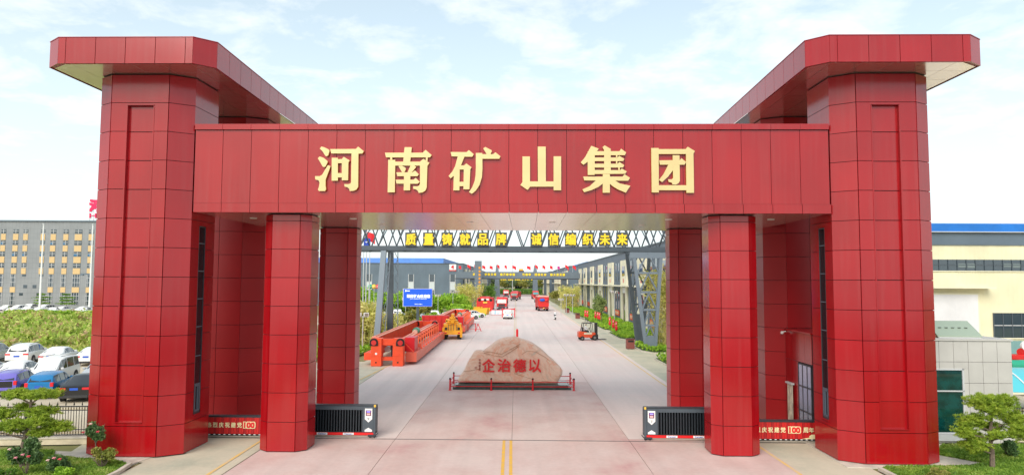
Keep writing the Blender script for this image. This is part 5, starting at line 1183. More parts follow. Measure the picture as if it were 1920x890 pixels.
# ------------------------------------------------------------------ people
def person(parent, joints, radii, edges, skin_m, name='person'):
    me = bpy.data.meshes.new('tmp'); me.from_pydata([Vector(j) for j in joints], edges, []); o = bpy.data.objects.new('tmp', me); sc.collection.objects.link(o)
    md = o.modifiers.new('s', 'SKIN'); md.use_smooth_shade = True
    for i, v in enumerate(me.skin_vertices[0].data): v.radius = (radii[i], radii[i] * .85); v.use_root = (i == 0)
    ms = o.modifiers.new('u', 'SUBSURF'); ms.levels = 1; ms.render_levels = 1
    dg = bpy.context.evaluated_depsgraph_get(); m2 = bpy.data.meshes.new_from_object(o.evaluated_get(dg)); bpy.data.objects.remove(o)
    m2.materials.clear(); [m2.materials.append(m) for m in skin_m]
    return m2
SKIN = mat('skin', (0.45, 0.24, 0.15), .5); SHIRT = mat('shirt_white', (.7, .72, .74), .8); TROU = mat('trousers_dark', (.03, .035, .05), .8); HAIR = mat('hair_black', (.012, .01, .01), .6)
def seated(parent, loc, rz, label, shirt=SHIRT, hat=None, lean=.1):
    """a seated figure, facing +y, seat at local z=0"""
    r_ = empty('person', loc, rz, label, 'person')
    J = [(0, 0, .08), (0, .02 + lean * .3, .35), (0, lean, .58), (0, lean + .02, .68), (0, lean + .05, .78), (0, lean + .06, .90),
         (-.10, .04, .06), (-.13, .44, .08), (-.13, .48, -.34), (-.13, .62, -.38), (.10, .04, .06), (.13, .44, .08), (.13, .48, -.34), (.13, .62, -.38),
         (-.20, lean, .54), (-.25, lean + .12, .30), (-.14, lean + .38, .36), (-.12, lean + .46, .38), (.20, lean, .54), (.25, lean + .12, .30), (.14, lean + .38, .36), (.12, lean + .46, .38)]
    E_ = [(0, 1), (1, 2), (2, 3), (3, 4), (4, 5), (0, 6), (6, 7), (7, 8), (8, 9), (0, 10), (10, 11), (11, 12), (12, 13), (2, 14), (14, 15), (15, 16), (16, 17), (2, 18), (18, 19), (19, 20), (20, 21)]
    rad = [.15, .14, .13, .055, .09, .085, .10, .065, .05, .045, .10, .065, .05, .045, .06, .045, .035, .03, .06, .045, .035, .03]
    m2 = person(r_, J, rad, E_, [shirt, TROU, SKIN])
    for p in m2.polygons:
        c = p.center; p.material_index = 2 if (c.z > .66 or (c.y > lean + .34 and c.z > .25)) else (1 if c.z < .16 else 0)
    o = bpy.data.objects.new('body', m2); link(o, r_)
    b = MB(); b.sphere((0, lean + .04, .92), .105, 12, 8, sc3=(.95, 1.05, .8)); b.build('hat' if hat else 'hair', hat or HAIR, r_, smooth=True)
    b = MB(); b.sphere((0, lean + .15, .84), .02, 6, 4); 
    b.b2(-.05, -.02, lean + .135, lean + .145, .86, .875); b.b2(.02, .05, lean + .135, lean + .145, .86, .875); b.build('face_features', mat('skin_dark', (.3, .14, .09), .6), r_)
    for s in (-1, 1):
        b = MB(); hx = s * .12; hy = lean + .50; hz = .38
        for k in range(4): b.tube((hx - .03 + k * .02, hy - .03, hz), (hx - .03 + k * .02, hy + .04 - .005 * abs(k - 1.5), hz - .03), .009, .007, n=5)
        b.tube((hx - s * .04, hy - .04, hz), (hx - s * .055, hy + .0, hz + .01), .01, .008, n=5); b.build('fingers', SKIN, r_)
    return r_
# ------------------------------------------------------------------ forklift
FO = mat('forklift_orange', (0.62, 0.07, 0.02), .35, 0, 1.6)
fx, fy = aty(1104, 638, 85.6).x, 85.6
fk = empty('forklift', (fx, fy, 0), R(-82), 'orange forklift truck with a black mast and overhead guard, at the right of the road', 'forklift')
# local +y is the direction the forks point
b = MB(); b.yprism([(-1.25, .35), (-.2, .35), (.55, .25), (.75, .3), (.75, .95), (.35, 1.0), (.1, .75), (-.3, .78), (-.35, 1.05), (-1.2, 1.15), (-1.35, .9)], -.5, .5); b.build('body', FO, fk, bevel=.05)
b = MB(); b.b2(-.52, .52, -1.38, -.85, .35, 1.12); b.build('counterweight', FO, fk, bevel=.12)
b = MB(); b.b2(-.45, .45, -.85, -.1, 1.05, 1.15); b.build('seat', DARKP, fk); b = MB(); b.b2(-.3, .3, -.85, -.72, 1.15, 1.6); b.build('backrest', DARKP, fk)
b = MB(); b.b2(-.505, .505, -.75, .3, .72, .98); b.build('side_panel', mat('forklift_cream', (.6, .55, .42), .5), fk, bevel=.02)
for s in (-1, 1):
    for yy, rr in ((-.95, .27), (.62, .34)):
        b = MB(); b.tube((s * .32, yy, rr), (s * .58, yy, rr), rr, n=16); wl = b.build('wheel', RUB, fk); b = MB(); b.tube((s * .5, yy, rr), (s * .595, yy, rr), rr * .5, n=10); b.build('rim', mat('forklift_rim', (.15, .15, .15), .5), wl)
    b = MB(); b.bar((s * .45, -.95, 1.1), (s * .42, -.75, 2.1), .07); b.bar((s * .45, .45, .95), (s * .42, .3, 2.1), .06); b.build('guard_post', DARKP, fk)
    b = MB(); b.b2(s * .30, s * .42, .82, 1.02, .1, 2.15); b.build('mast', DARKP, fk)
    b = MB(); b.b2(s * .2, s * .32, 1.08, 2.2, .07, .12); b.b2(s * .2, s * .32, 1.06, 1.12, .07, .7); b.build('fork', DARKP, fk)
b = MB()
for k in range(6): b.b2(-.42, .42, -.75 + k * .2, -.69 + k * .2, 2.1, 2.15)
b.b2(-.45, -.38, -.78, .35, 2.09, 2.17); b.b2(.38, .45, -.78, .35, 2.09, 2.17); b.build('overhead_guard', DARKP, fk)
b = MB(); b.b2(-.42, .42, .84, 1.0, 1.2, 1.3); b.b2(-.42, .42, .84, 1.0, 2.05, 2.15); b.b2(-.4, .4, 1.02, 1.06, .3, .36); b.b2(-.4, .4, 1.02, 1.06, .6, .66); b.b2(-.06, .06, .86, .96, .2, 2.0); b.build('mast_crossbar', DARKP, fk)
b = MB(); b.bar((0, .25, .95), (0, .05, 1.45), .06); b.tube((0, .03, 1.44), (0, .0, 1.48), .17, n=12); b.build('steering_wheel', DARKP, fk)
drv = seated(None, (0, 0, 0), 0, 'forklift driver in white shirt and white helmet seated under the guard', hat=WHITE)
q = fk.matrix_basis if False else Matrix.Translation((fx, fy, 0)) @ Matrix.Rotation(R(-82), 4, 'Z')
p_ = q @ Vector((0, -.5, 1.12)); drv.location = p_; drv.rotation_euler = (0, 0, R(-82))
# scooter rider
qx = px2x(1040.5, 131); scx = empty('scooter', (qx, 131, 0), R(8), 'white motor scooter being ridden along the right edge of the road', 'scooter')
for yy in (-.6, .6): b = MB(); b.tube((-.06, yy, .25), (.06, yy, .25), .25, n=14); b.build('wheel', RUB, scx)
b = MB(); b.yprism([(-.75, .45), (-.2, .3), (.3, .25), (.45, .9), (.55, .9), (.6, .4), (.35, .15), (-.3, .2), (-.8, .6), (-.7, .78), (-.1, .75), (-.1, .5)], -.14, .14); b.build('body', WHITE, scx, bevel=.03)
b = MB(); b.tube((-.32, .42, 1.0), (.32, .42, 1.0), .02, n=6); b.tube((0, .5, .8), (0, .42, 1.0), .03, n=6); b.build('handlebar', DARKP, scx); b = MB(); b.b2(-.12, .12, -.7, -.05, .76, .84); b.build('saddle', DARKP, scx)
seated(None, (qx + .05, 130.7, .86), R(8), 'rider in pale clothes and white helmet on the scooter', hat=WHITE)

# ------------------------------------------------------------------ vegetation
import numpy as np
rng = np.random.default_rng(11)
def leaves(name, P, size, m, parent=None, elong=1.5, flat=0.0, up=0.0, jitter=.35, outward=None):
    """one small four-sided leaf at every point of P; up lets them stand, outward turns them away from a centre"""
    P = np.asarray(P, float); n = len(P)
    d = rng.normal(size=(n, 3)); d /= np.linalg.norm(d, axis=1)[:, None]
    if up: d = d * (1 - up) + np.array([0, 0, 1.0]) * up
    if outward is not None: d = d * .55 + outward * .8
    d /= np.linalg.norm(d, axis=1)[:, None]
    r = rng.normal(size=(n, 3)); 
    if flat: r = r * (1 - flat) + np.cross(d, np.array([0, 0, 1.0])) * flat * 2
    a = np.cross(d, r); a /= (np.linalg.norm(a, axis=1)[:, None] + 1e-9)
    s = size * (1 + jitter * rng.uniform(-1, 1, n))[:, None]
    L = d * s * elong; W = a * s * .5
    V = np.empty((n, 4, 3)); V[:, 0] = P - L * .5; V[:, 1] = P + W; V[:, 2] = P + L * .5; V[:, 3] = P - W
    me = bpy.data.meshes.new(name); me.vertices.add(4 * n); me.loops.add(4 * n); me.polygons.add(n)
    me.vertices.foreach_set('co', V.reshape(-1)); me.loops.foreach_set('vertex_index', np.arange(4 * n, dtype=np.int32))
    me.polygons.foreach_set('loop_start', np.arange(0, 4 * n, 4, dtype=np.int32)); me.polygons.foreach_set('loop_total', np.full(n, 4, dtype=np.int32))
    me.materials.append(m); me.update(calc_edges=True)
    o = bpy.data.objects.new(name, me); return link(o, parent)
def blob(c, r, n, shell=.5):
    """points in an uneven ellipsoid, denser toward its skin"""
    d = rng.normal(size=(n, 3)); d /= np.linalg.norm(d, axis=1)[:, None]
    k = 1 - shell * rng.random(n) ** 1.3; ph = rng.uniform(0, 6, 3)
    lump = 1 + .18 * np.sin(d[:, 0] * 5 + ph[0]) * np.sin(d[:, 1] * 5 + ph[1]) + .14 * np.sin(d[:, 2] * 7 + ph[2])
    return np.array(c) + d * np.array(r) * (k * lump)[:, None]
def clumps(c, r, nb, n, sub=.42, zlo=-1):
    """several small blobs filling an ellipsoid"""
    out = []
    for i in range(nb):
        d = rng.normal(size=3); d /= np.linalg.norm(d); d *= rng.random() ** .45
        if d[2] < zlo: d[2] = zlo
        out.append(blob(np.array(c) + d * np.array(r) * (1 - sub * .6), np.array(r) * sub * rng.uniform(.7, 1.15), n // nb, .75))
    return np.concatenate(out)
LEAF_G = leafmat('leaf_green', [(0.05, 0.12, 0.018), (0.12, 0.26, 0.03), (0.22, 0.38, 0.045), (0.36, 0.50, 0.08)])
LEAF_B = leafmat('leaf_bright', [(0.12, 0.28, 0.02), (0.24, 0.44, 0.03), (0.38, 0.60, 0.04), (0.55, 0.70, 0.10)])
LEAF_Y = leafmat('leaf_yellowish', [(0.14, 0.19, 0.03), (0.28, 0.31, 0.05), (0.42, 0.38, 0.10), (0.52, 0.44, 0.16)])
LEAF_P = leafmat('needle_green', [(0.12, 0.20, 0.02), (0.26, 0.38, 0.03), (0.40, 0.52, 0.05), (0.55, 0.62, 0.10)], scale=3)
LEAF_D = leafmat('leaf_dark', [(0.03, 0.075, 0.025), (0.08, 0.16, 0.05), (0.15, 0.26, 0.08), (0.28, 0.38, 0.16)], scale=3)
LEAF_O = leafmat('leaf_olive', [(0.10, 0.15, 0.05), (0.20, 0.28, 0.08), (0.32, 0.40, 0.12), (0.45, 0.52, 0.20)])
BAMB = leafmat('bamboo_dry', [(0.34, 0.42, 0.06), (0.58, 0.58, 0.12), (0.80, 0.72, 0.26), (0.86, 0.78, 0.42)], scale=.8)
WEED = leafmat('weed_mix', [(0.16, 0.28, 0.04), (0.32, 0.48, 0.06), (0.48, 0.62, 0.10), (0.58, 0.62, 0.18), (0.62, 0.44, 0.22), (0.34, 0.19, 0.14)], scale=.45)
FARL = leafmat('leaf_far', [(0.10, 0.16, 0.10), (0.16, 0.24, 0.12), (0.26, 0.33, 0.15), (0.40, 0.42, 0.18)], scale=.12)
GRASS = leafmat('grass_blade', [(0.08, 0.17, 0.02), (0.17, 0.31, 0.035), (0.28, 0.43, 0.05), (0.50, 0.50, 0.16)], scale=.9)
def limb(mb, pts, r0, r1):
    for i in range(len(pts) - 1):
        a = r0 + (r1 - r0) * i / (len(pts) - 1); c = r0 + (r1 - r0) * (i + 1) / (len(pts) - 1); mb.tube(pts[i], pts[i + 1], a, c, n=7, cap=(i == len(pts) - 2))
# lawns: sheets with blades on them
def inpoly(x, y, poly):
    c = np.zeros(len(x), bool); n = len(poly); j = n - 1
    for i in range(n):
        xi, yi = poly[i]; xj, yj = poly[j]
        k = ((yi > y) != (yj > y)) & (x < (xj - xi) * (y - yi) / (yj - yi + 1e-12) + xi); c ^= k; j = i
    return c
def grass(name, poly, n, size, z=0.0, m=GRASS, clip=None, hgt=None):
    xs = [p[0] for p in (clip or poly)]; ys = [p[1] for p in (clip or poly)]
    x = rng.uniform(min(xs), max(xs), n); y = rng.uniform(min(ys), max(ys), n); k = inpoly(x, y, poly); x, y = x[k], y[k]
    P = np.stack([x, y, np.full(len(x), z) + size * .4], 1)
    return leaves(name, P, size, m, elong=2.2, up=.45)
LL = [(-60, 9), (-14.75, 9), (-14.75, 25.8), (-14.9, 27.1), (-15.9, 27.75), (-17.4, 27.9), (-18.6, 28.3), (-19.2, 29.2), (-60, 29.9)]
RL = [(14.35, 9), (60, 9), (60, 31.0), (19.2, 30.9), (18.8, 30.4), (17.9, 29.4), (19.1, 27.9), (17.9, 27.35), (14.7, 27.25), (14.35, 26.9)]
for nm, poly in (('left', LL), ('right', RL)):
    b = MB(); b.prism(poly, -.05, .03); tag(b.build('lawn', G_LAWN), kind='structure')
tag(grass('lawn_grass', LL, 90000, .075, .03, clip=[(-26, 23.5), (-14.4, 30)]), 'green lawn grass at the foot of the left tower', 'grass', kind='stuff')
tag(grass('lawn_grass', RL, 100000, .08, .03, clip=[(14.3, 23.5), (27, 31)]), 'green lawn grass at the foot of the right tower', 'grass', kind='stuff')
b = MB(); b.prism([(-19.3, 27.6), (-14.9, 27.2), (-14.6, 28.6), (-13.6, 29.2), (-13.5, 31), (-17.5, 31), (-18.5, 29.2), (-19.3, 29.3)], -.05, .012); tag(b.build('pavement', CONC), kind='structure')
b = MB(); b.prism([(13.2, 27.3), (18.2, 27.3), (19.3, 27.8), (18.2, 29.4), (19.0, 30.9), (17.4, 31.5), (13.3, 31.5), (13.2, 29)], -.05, .012); tag(b.build('pavement', CONC), kind='structure')
# kerbs
def kerb(pts, w_=.15, h=.13):
    root = empty('kerb', (0, 0, 0)); tag(root, kind='structure')
    for i in range(len(pts) - 1):
        a, c = Vector((*pts[i], 0)), Vector((*pts[i + 1], 0)); L = (c - a).length; k = max(1, round(L / .95))
        for j in range(k):
            p0 = a.lerp(c, j / k); p1 = a.lerp(c, (j + 1) / k); d = (p1 - p0).normalized() * .006
            b = MB(); b.bar(p0 + d + Vector((0, 0, h / 2)), p1 - d + Vector((0, 0, h / 2)), w_, h); b.build('kerb_stone', CONC, root)
kerb([(-14.65, 20), (-14.65, 26.0), (-14.8, 27.0), (-15.4, 27.62)])
kerb([(14.25, 20), (14.25, 26.9)])
# left iron fence on its low wall
IRON = mat('iron_black', (.02, .021, .024), .5, .4); GOLDT = mat('iron_gold', (.45, .30, .08), .4, .5)
fl = empty('iron_fence', (-18.3, 30.7, 0), math.atan2(-.3, -3.5) , 'black wrought iron fence with spear tips along the car park, left of the gate', 'fence')
def iron_fence(root, L, parent_wall=True, h0=.32, h1=1.60):
    wb_ = MB(); wb_.b2(0, L, -.14, .14, 0, h0 - .06); wl = wb_.build('low_wall', mat('fence_wall', (.60, .52, .38), .85, var=.1, vscale=3), root); cb_ = MB(); cb_.b2(0, L, -.18, .18, h0 - .06, h0); cb_.build('coping', CONC, wl)
    for z, t in ((h0 + .05, .04), (h0 + .28, .03), (h1 - .16, .03), (h1, .045)): b = MB(); b.b2(0, L, -.02, .02, z, z + t); b.build('rail', IRON, root)
    n = int(L / .115); b = MB(); g_ = MB()
    for i in range(n):
        x = i * .115; b.b2(x - .010, x + .010, -.010, .010, h0 + .06, h1)
        if i % 2 == 0: b.sphere((x, 0, h0 + .68), .022, 6, 4)
    b.build('pickets', IRON, root)['kind'] = 'stuff'
    for i in range(0, n, 3):
        x = i * .115; b = MB(); b.tube((x, 0, h1), (x, 0, h1 + .08), .012, n=5); b.tube((x, 0, h1 + .08), (x, 0, h1 + .11), .03, .03, n=6); b.tube((x, 0, h1 + .11), (x, 0, h1 + .24), .028, .002, n=6); b.build('spear_tip', IRON, root)
    sc_ = MB()
    for zc2 in (h1 - .07, h0 + .17):
        for i in range(n):
            x = (i + .5) * .115
            pts = [(x + .045 * math.cos(a), 0, zc2 + .045 * math.sin(a)) for a in [k * math.pi / 4 for k in range(9)]]
            for k in range(8): sc_.bar(pts[k], pts[k + 1], .012)
    sc_.build('scrollwork', GOLDT, root)['kind'] = 'stuff'
    for x in range(0, int(L) + 1, 3): b = MB(); b.b2(x - .05, x + .05, -.05, .05, h0, h1 + .08); p = b.build('post', IRON, root); b = MB(); b.sphere((x, 0, h1 + .15), .07, 8, 6); b.build('ball', IRON, p)
iron_fence(fl, 14)
fr_ = empty('iron_fence', (22.95, 31.9, 0), R(-4), 'black wrought iron fence beside the grey tiled house, right edge', 'fence'); iron_fence(fr_, 6, h0=.25, h1=1.5)
# pines kept in cloud shape
def pine(name, base, pads, trunk, label):
    r_ = empty(name, (base[0], base[1], 0), 0, label, 'tree'); t_ = MB(); B0 = Vector((base[0], base[1], 0))
    limb(t_, [Vector(p) - B0 for p in trunk], .10, .04)
    for (c, r, n) in pads:
        c = Vector(c) - B0; tz = min(max(c.z - .35, .4), trunk[-1][2] - .1); a = Vector((trunk[0][0] - B0.x, trunk[0][1] - B0.y, tz)); 
        # start of the branch on the trunk at that height
        for i in range(len(trunk) - 1):
            if trunk[i][2] <= tz <= trunk[i + 1][2]:
                k = (tz - trunk[i][2]) / (trunk[i + 1][2] - trunk[i][2]); a = Vector(trunk[i]).lerp(Vector(trunk[i + 1]), k) - B0
        m_ = a.lerp(c, .5) + Vector((0, 0, -.04)); limb(t_, [a, m_, c - Vector((0, 0, r[2] * .5))], .04, .018)
        for j in range(5):
            d = Vector((random.uniform(-1, 1) * r[0] * .7, random.uniform(-1, 1) * r[1] * .7, random.uniform(-.3, .3) * r[2])); limb(t_, [c - Vector((0, 0, r[2] * .5)), c + d], .014, .006)
    t_.build('trunk', BARK, r_)
    P = []; Oo = []
    for (c, r, n) in pads:
        nt_ = int(n / 14)
        tips = blob(np.array(c) - np.array(B0), np.array(r) * np.array([1, 1, 1.0]), nt_, .8)
        for tp_ in tips:
            cc = rng.normal(size=(14, 3)); cc /= np.linalg.norm(cc, axis=1)[:, None]; cc[:, 2] = np.abs(cc[:, 2]) * .9 + .1
            P.append(tp_ + cc * .05); Oo.append(cc)
    P = np.concatenate(P); Oo = np.concatenate(Oo)
    leaves('needles', P, .019, LEAF_P, r_, elong=7.5, outward=Oo); return r_
Y0 = 27.1
def pp(px, py, Y): v = aty(px, py, Y); return (v.x, v.y, v.z)
pads = []
for (x0, y0, x1, y1, dY, n) in [(1813, 735, 1870, 772, 0, 7000), (1850, 733, 1906, 775, .1, 7000), (1832, 752, 1890, 786, -.25, 5000), (1795, 772, 1850, 806, .1, 6500), (1788, 792, 1828, 822, -.2, 4500), (1836, 790, 1880, 812, .35, 3500), (1878, 770, 1925, 800, .1, 6000), (1885, 792, 1932, 828, -.2, 6500), (1803, 818, 1853, 850, -.1, 6000), (1852, 804, 1888, 826, -.4, 2500), (1800, 806, 1850, 832, .3, 3500)]:
    c = pp((x0 + x1) / 2, (y0 + y1) / 2, Y0 + dY); k = Y0 / 1280; pads.append((c, ((x1 - x0) * k * .50, (x1 - x0) * k * .38, (y1 - y0) * k * .44), int(n * .78)))
pine('pine_tree', (18.75, Y0), pads, [(18.75, Y0, 0), (18.77, Y0, .7), (18.72, Y0 + .03, 1.3), (18.78, Y0, 1.9), (18.85, Y0, 2.5)], 'bushy pine tree with grey trunk on the lawn before the grey tiled house')
Y1 = 26.6; pads = []
for (x0, y0, x1, y1, dY, n) in [(6, 728, 62, 750, 0, 5500), (45, 727, 112, 750, .1, 7000), (52, 760, 108, 784, .1, 5500), (50, 778, 98, 802, -.2, 5500), (85, 786, 133, 814, .1, 6500), (-25, 762, 30, 790, .2, 5000), (0, 784, 52, 812, -.15, 6500), (55, 800, 100, 822, 0, 4500), (-40, 790, 10, 815, .1, 4000), (28, 752, 60, 770, .3, 1800)]:
    c = pp((x0 + x1) / 2, (y0 + y1) / 2, Y1 + dY); k = Y1 / 1280; pads.append((c, ((x1 - x0) * k * .54, (x1 - x0) * k * .38, (y1 - y0) * k * .40), int(n * .8)))
xb = aty(50, 800, Y1).x
pine('pine_tree', (xb - .1, Y1), pads, [(xb - .1, Y1, 0), (xb - .15, Y1, .7), (xb, Y1, 1.4), (xb + .1, Y1, 2.1), (xb + .12, Y1, 2.75)], 'layered pine tree on the left lawn in front of the iron fence')
# rose tree, rose bushes and shrubs
def bush(name, x, y, c, r, n, size, m, label, cat='shrub', group=None, stems=6, flowers=None, trunk=None, nb=9):
    r_ = empty(name, (x, y, 0), 0, label, cat, group); s_ = MB()
    if trunk: limb(s_, [(0, 0, 0), (.02, 0, trunk * .5), (0, 0, trunk)], .03, .02)
    for i in range(stems):
        a = random.uniform(0, 6.28); q = random.uniform(.3, .9); limb(s_, [(0, 0, trunk or 0), (math.cos(a) * r[0] * q * .5, math.sin(a) * r[1] * q * .5, (trunk or 0) * .4 + c * .6), (math.cos(a) * r[0] * q, math.sin(a) * r[1] * q, c + r[2] * random.uniform(-.2, .7))], .018 if max(r) < 2 else .05, .006)
    s_.build('stems', BARK, r_)
    leaves('foliage', clumps((0, 0, c), r, nb, n), size, m, r_)
    if flowers:
        for (fx_, fz_, fc) in flowers:
            b = MB()
            for k in range(9):
                a = k * 2.4; q = .018 + .012 * (k // 3); b.sphere((fx_ + math.cos(a) * q, -r[1] * .8 + math.sin(a) * q - .02, fz_ + .02 * (k % 3)), .028, 6, 4, sc3=(1, .8, .7))
            b.build('flower', fc, r_, smooth=True)
    return r_
PINK = mat('petal_pink', (.80, .28, .34), .6); PINKR = mat('petal_red', (.75, .06, .10), .6); PINKL = mat('petal_pale', (.85, .55, .50), .6)
v = aty(178, 862, 27.55); bush('rose_tree', v.x, 27.55, 1.22, (.46, .42, .44), 3000, .06, LEAF_D, 'small standard rose tree with round crown before the left tower corner', 'tree', trunk=.75, stems=9, flowers=[(-.3, 1.22, PINKR), (.27, 1.25, PINKR), (-.02, 1.55, PINKL)])
v = aty(190, 875, 26.6); bush('shrub', v.x, 26.6, .48, (.52, .45, .42), 4200, .05, LEAF_Y, 'loose yellow green shrub with open twigs at the foot of the left tower', stems=16)
v = aty(50, 868, 25.6); bush('rose_bush', v.x, 25.6, .80, (.62, .5, .60), 4200, .065, LEAF_D, 'tall rose bush with large pink blooms on the left lawn', flowers=[(-.12, .75, PINK), (.13, .86, PINK), (.34, .80, PINKR), (-.36, 1.05, PINKL)])
v = aty(64, 845, 25.4); 
v = aty(108, 872, 25.7); bush('rose_bush', v.x, 25.7, .40, (.46, .4, .40), 2900, .06, LEAF_D, 'low rose bush with small pink blooms, right of the tall one', flowers=[(-.15, .62, PINKL), (.07, .70, PINK), (.28, .66, PINKR)])
v = aty(127, 880, 25.2); bush('shrub', v.x, 25.2, .28, (.48, .4, .25), 4200, .05, LEAF_B, 'low bright green shrub at the bottom edge between roses and tower')
v = aty(12, 885, 25.0); bush('shrub', v.x, 25.0, .25, (.5, .4, .25), 3500, .05, LEAF_G, 'low green shrub in the bottom left corner')
v = aty(1757, 885, 25.6); bush('shrub', v.x, 25.6, .20, (.45, .40, .24), 4500, .05, LEAF_Y, 'rounded yellow green shrub at the foot of the right tower')
v = aty(1693, 893, 25.2); bush('shrub', v.x, 25.0, .10, (.35, .3, .16), 2000, .045, LEAF_G, 'tiny green shrub at the bottom edge by the right kerb')
v = aty(1892, 862, 29.0); bush('shrub', v.x, 29.0, .38, (.45, .42, .36), 5000, .06, LEAF_D, 'dark broad leaved shrub behind the pine at the right')
# weeds on the slope behind the car park
def scatter_box(n, x0, x1, y0, y1): return rng.uniform(x0, x1, n), rng.uniform(y0, y1, n)
x, y = scatter_box(1150, -135, -26, 71, 141)
parts = []
for i in range(len(x)):
    lo, hi = -.78 * y[i] - 6, -.60 * y[i] + 4
    if not (lo < x[i] < hi): continue
    h = rng.choice([.6, .9, 1.3, 2.2]) * rng.uniform(.8, 1.2) * (1 if y[i] < 112 else .45); r = rng.uniform(.5, 1.3) * (1 + .3 * (h > 1.5))
    parts.append(blob((x[i], y[i], h * .5), (r, r, h * .55), 190, .95))
tag(leaves('weeds', np.concatenate(parts), .24, WEED, elong=2.4, up=.3), 'tangled green and rusty weeds on the waste ground behind the car park', 'weeds', kind='stuff')
x = rng.uniform(-115, -42, 60000); y = rng.uniform(66, 141, 60000); k = (x > -.79 * y - 6) & (x < -.58 * y + 3)
tag(leaves('wild_grass', np.stack([x[k], y[k], np.full(k.sum(), .12)], 1), .30, leafmat('wild_grass_leaf', [(0.16, 0.26, 0.03), (0.32, 0.44, 0.06), (0.52, 0.54, 0.13), (0.58, 0.48, 0.22)], scale=.2), elong=2.6, up=.5), 'rough yellow green grass between the weeds', 'grass', kind='stuff')
# bushes before the office block
for k, (px, Y, rr, hh) in enumerate([(8, 138, 3.0, 1.7), (30, 137, 2.4, 1.5), (52, 138.5, 2.6, 2.0), (72, 137, 2.4, 1.4), (92, 138, 2.6, 2.1), (112, 137.5, 2.4, 1.5), (134, 138, 3.0, 2.1), (156, 137, 2.4, 1.5), (172, 138, 2.4, 2.0)]):
    bush('bush', px2x(px, Y), Y, hh * .3, (rr * .8, rr * .6, hh * .36), 1600, .26, LEAF_B, 'leafy green bush on the slope edge before the office cars, number %s from the left' % ['one', 'two', 'three', 'four', 'five', 'six', 'seven', 'eight', 'nine'][k], 'bush', 'bushes before the office block', stems=4, nb=6)
for px, Y, lab in ((80, 163, 'thin young tree with layered leaves by the first lamp pole'), (127, 162, 'thin young tree with flat green layers before the office windows')):
    r_ = empty('young_tree', (px2x(px, Y), Y, 0), 0, lab, 'tree', 'young trees before the office'); b = MB(); b.tube((0, 0, 0), (0, 0, 3.6), .07, .03, n=6); b.build('trunk', BARK, r_)
    leaves('crown', np.concatenate([blob((0, 0, z), (w_, w_, .22), 250, .9) for z, w_ in ((3.7, .9), (3.0, 1.8), (2.3, 1.5), (1.6, 2.0))]), .22, LEAF_G, r_)
# ---------------- lawn beds with low hedges on the right
def bed(x0, x1, y0, y1, label, tip=True, n=2600, hedge=True):
    r_ = empty('hedge_bed', (rx(x0, y0), y0, 0), 0, label, 'hedge bed', 'hedged beds before the right workshop'); q = [(0, 2.0 if tip else 0), (.8 if tip else 0, 0), (x1 - x0, 0), (x1 - x0, y1 - y0), (0, y1 - y0)]
    b = MB(); b.prism(q, -.02, .12); kb = b.build('kerb', CONC, r_); b = MB(); b.prism(offset_poly(q, .12), .1, .16); b.build('soil', G_LAWN, r_)
    A = (x1 - x0) * (y1 - y0); N_ = int(A * 75); xs = rng.uniform(0.1, x1 - x0 - .1, N_); ys = rng.uniform(.1, y1 - y0 - .1, N_); ok = inpoly(xs, ys, offset_poly(q, .15)); xs, ys = xs[ok], ys[ok]
    ed = np.minimum(np.minimum(xs, x1 - x0 - xs), np.minimum(ys, y1 - y0 - ys)); top = np.where(ed < .7, .62, .42)
    zz = .12 + top * rng.random(len(xs)) ** .5
    leaves('foliage', np.stack([xs, ys, zz], 1), .16, LEAF_B, r_, up=.2); return r_
bed(13.0, 19.0, 58, 64.5, 'hedged lawn bed nearest the gate on the right, beside the rear column')
bed(13.1, 21.0, 69.8, 76.5, 'hedged lawn bed round the feet of the right gantry legs')
bed(13.1, 18.9, 85.2, 97, 'hedged lawn bed with three red ornamental signs at its tip')
bed(13.1, 18.9, 101, 115, 'bright green hedged bed right behind the forklift')
bed(13.1, 18.9, 119, 132, 'hedged bed with a small tree, beyond the forklift')
bed(13.1, 18.6, 136, 150, 'hedged bed beside the second brown litter bin')
bed(13.1, 18.6, 154, 168, 'hedged bed next to the scooter rider')
bed(13.1, 18.4, 172, 190, 'hedged bed nearest the second portal leg')
# left verge
r_ = empty('hedge_bed', (-19.4, 62.5, 0), 0, 'bright grass verge with a low hedge left of the nearest girder', 'hedge bed'); b = MB(); b.prism([(-4, 0), (4.3, 0), (5.4, 9), (5.9, 50), (-6, 50)], -.02, .1); b.build('soil', G_LAWN, r_)
xs = rng.uniform(-4, 5.8, 26000); ys = rng.uniform(0, 48, 26000); ok = inpoly(xs, ys, [(-4, 0), (4.3, 0), (5.4, 9), (5.8, 48), (-6, 48)]); xs, ys = xs[ok], ys[ok]; hz = np.where((ys < 1.0) | (xs > 4.3 + ys * .1 - .6), .65, .2)
leaves('foliage', np.stack([xs, ys, .1 + hz * rng.random(len(xs))], 1), .17, LEAF_B, r_, up=.3)
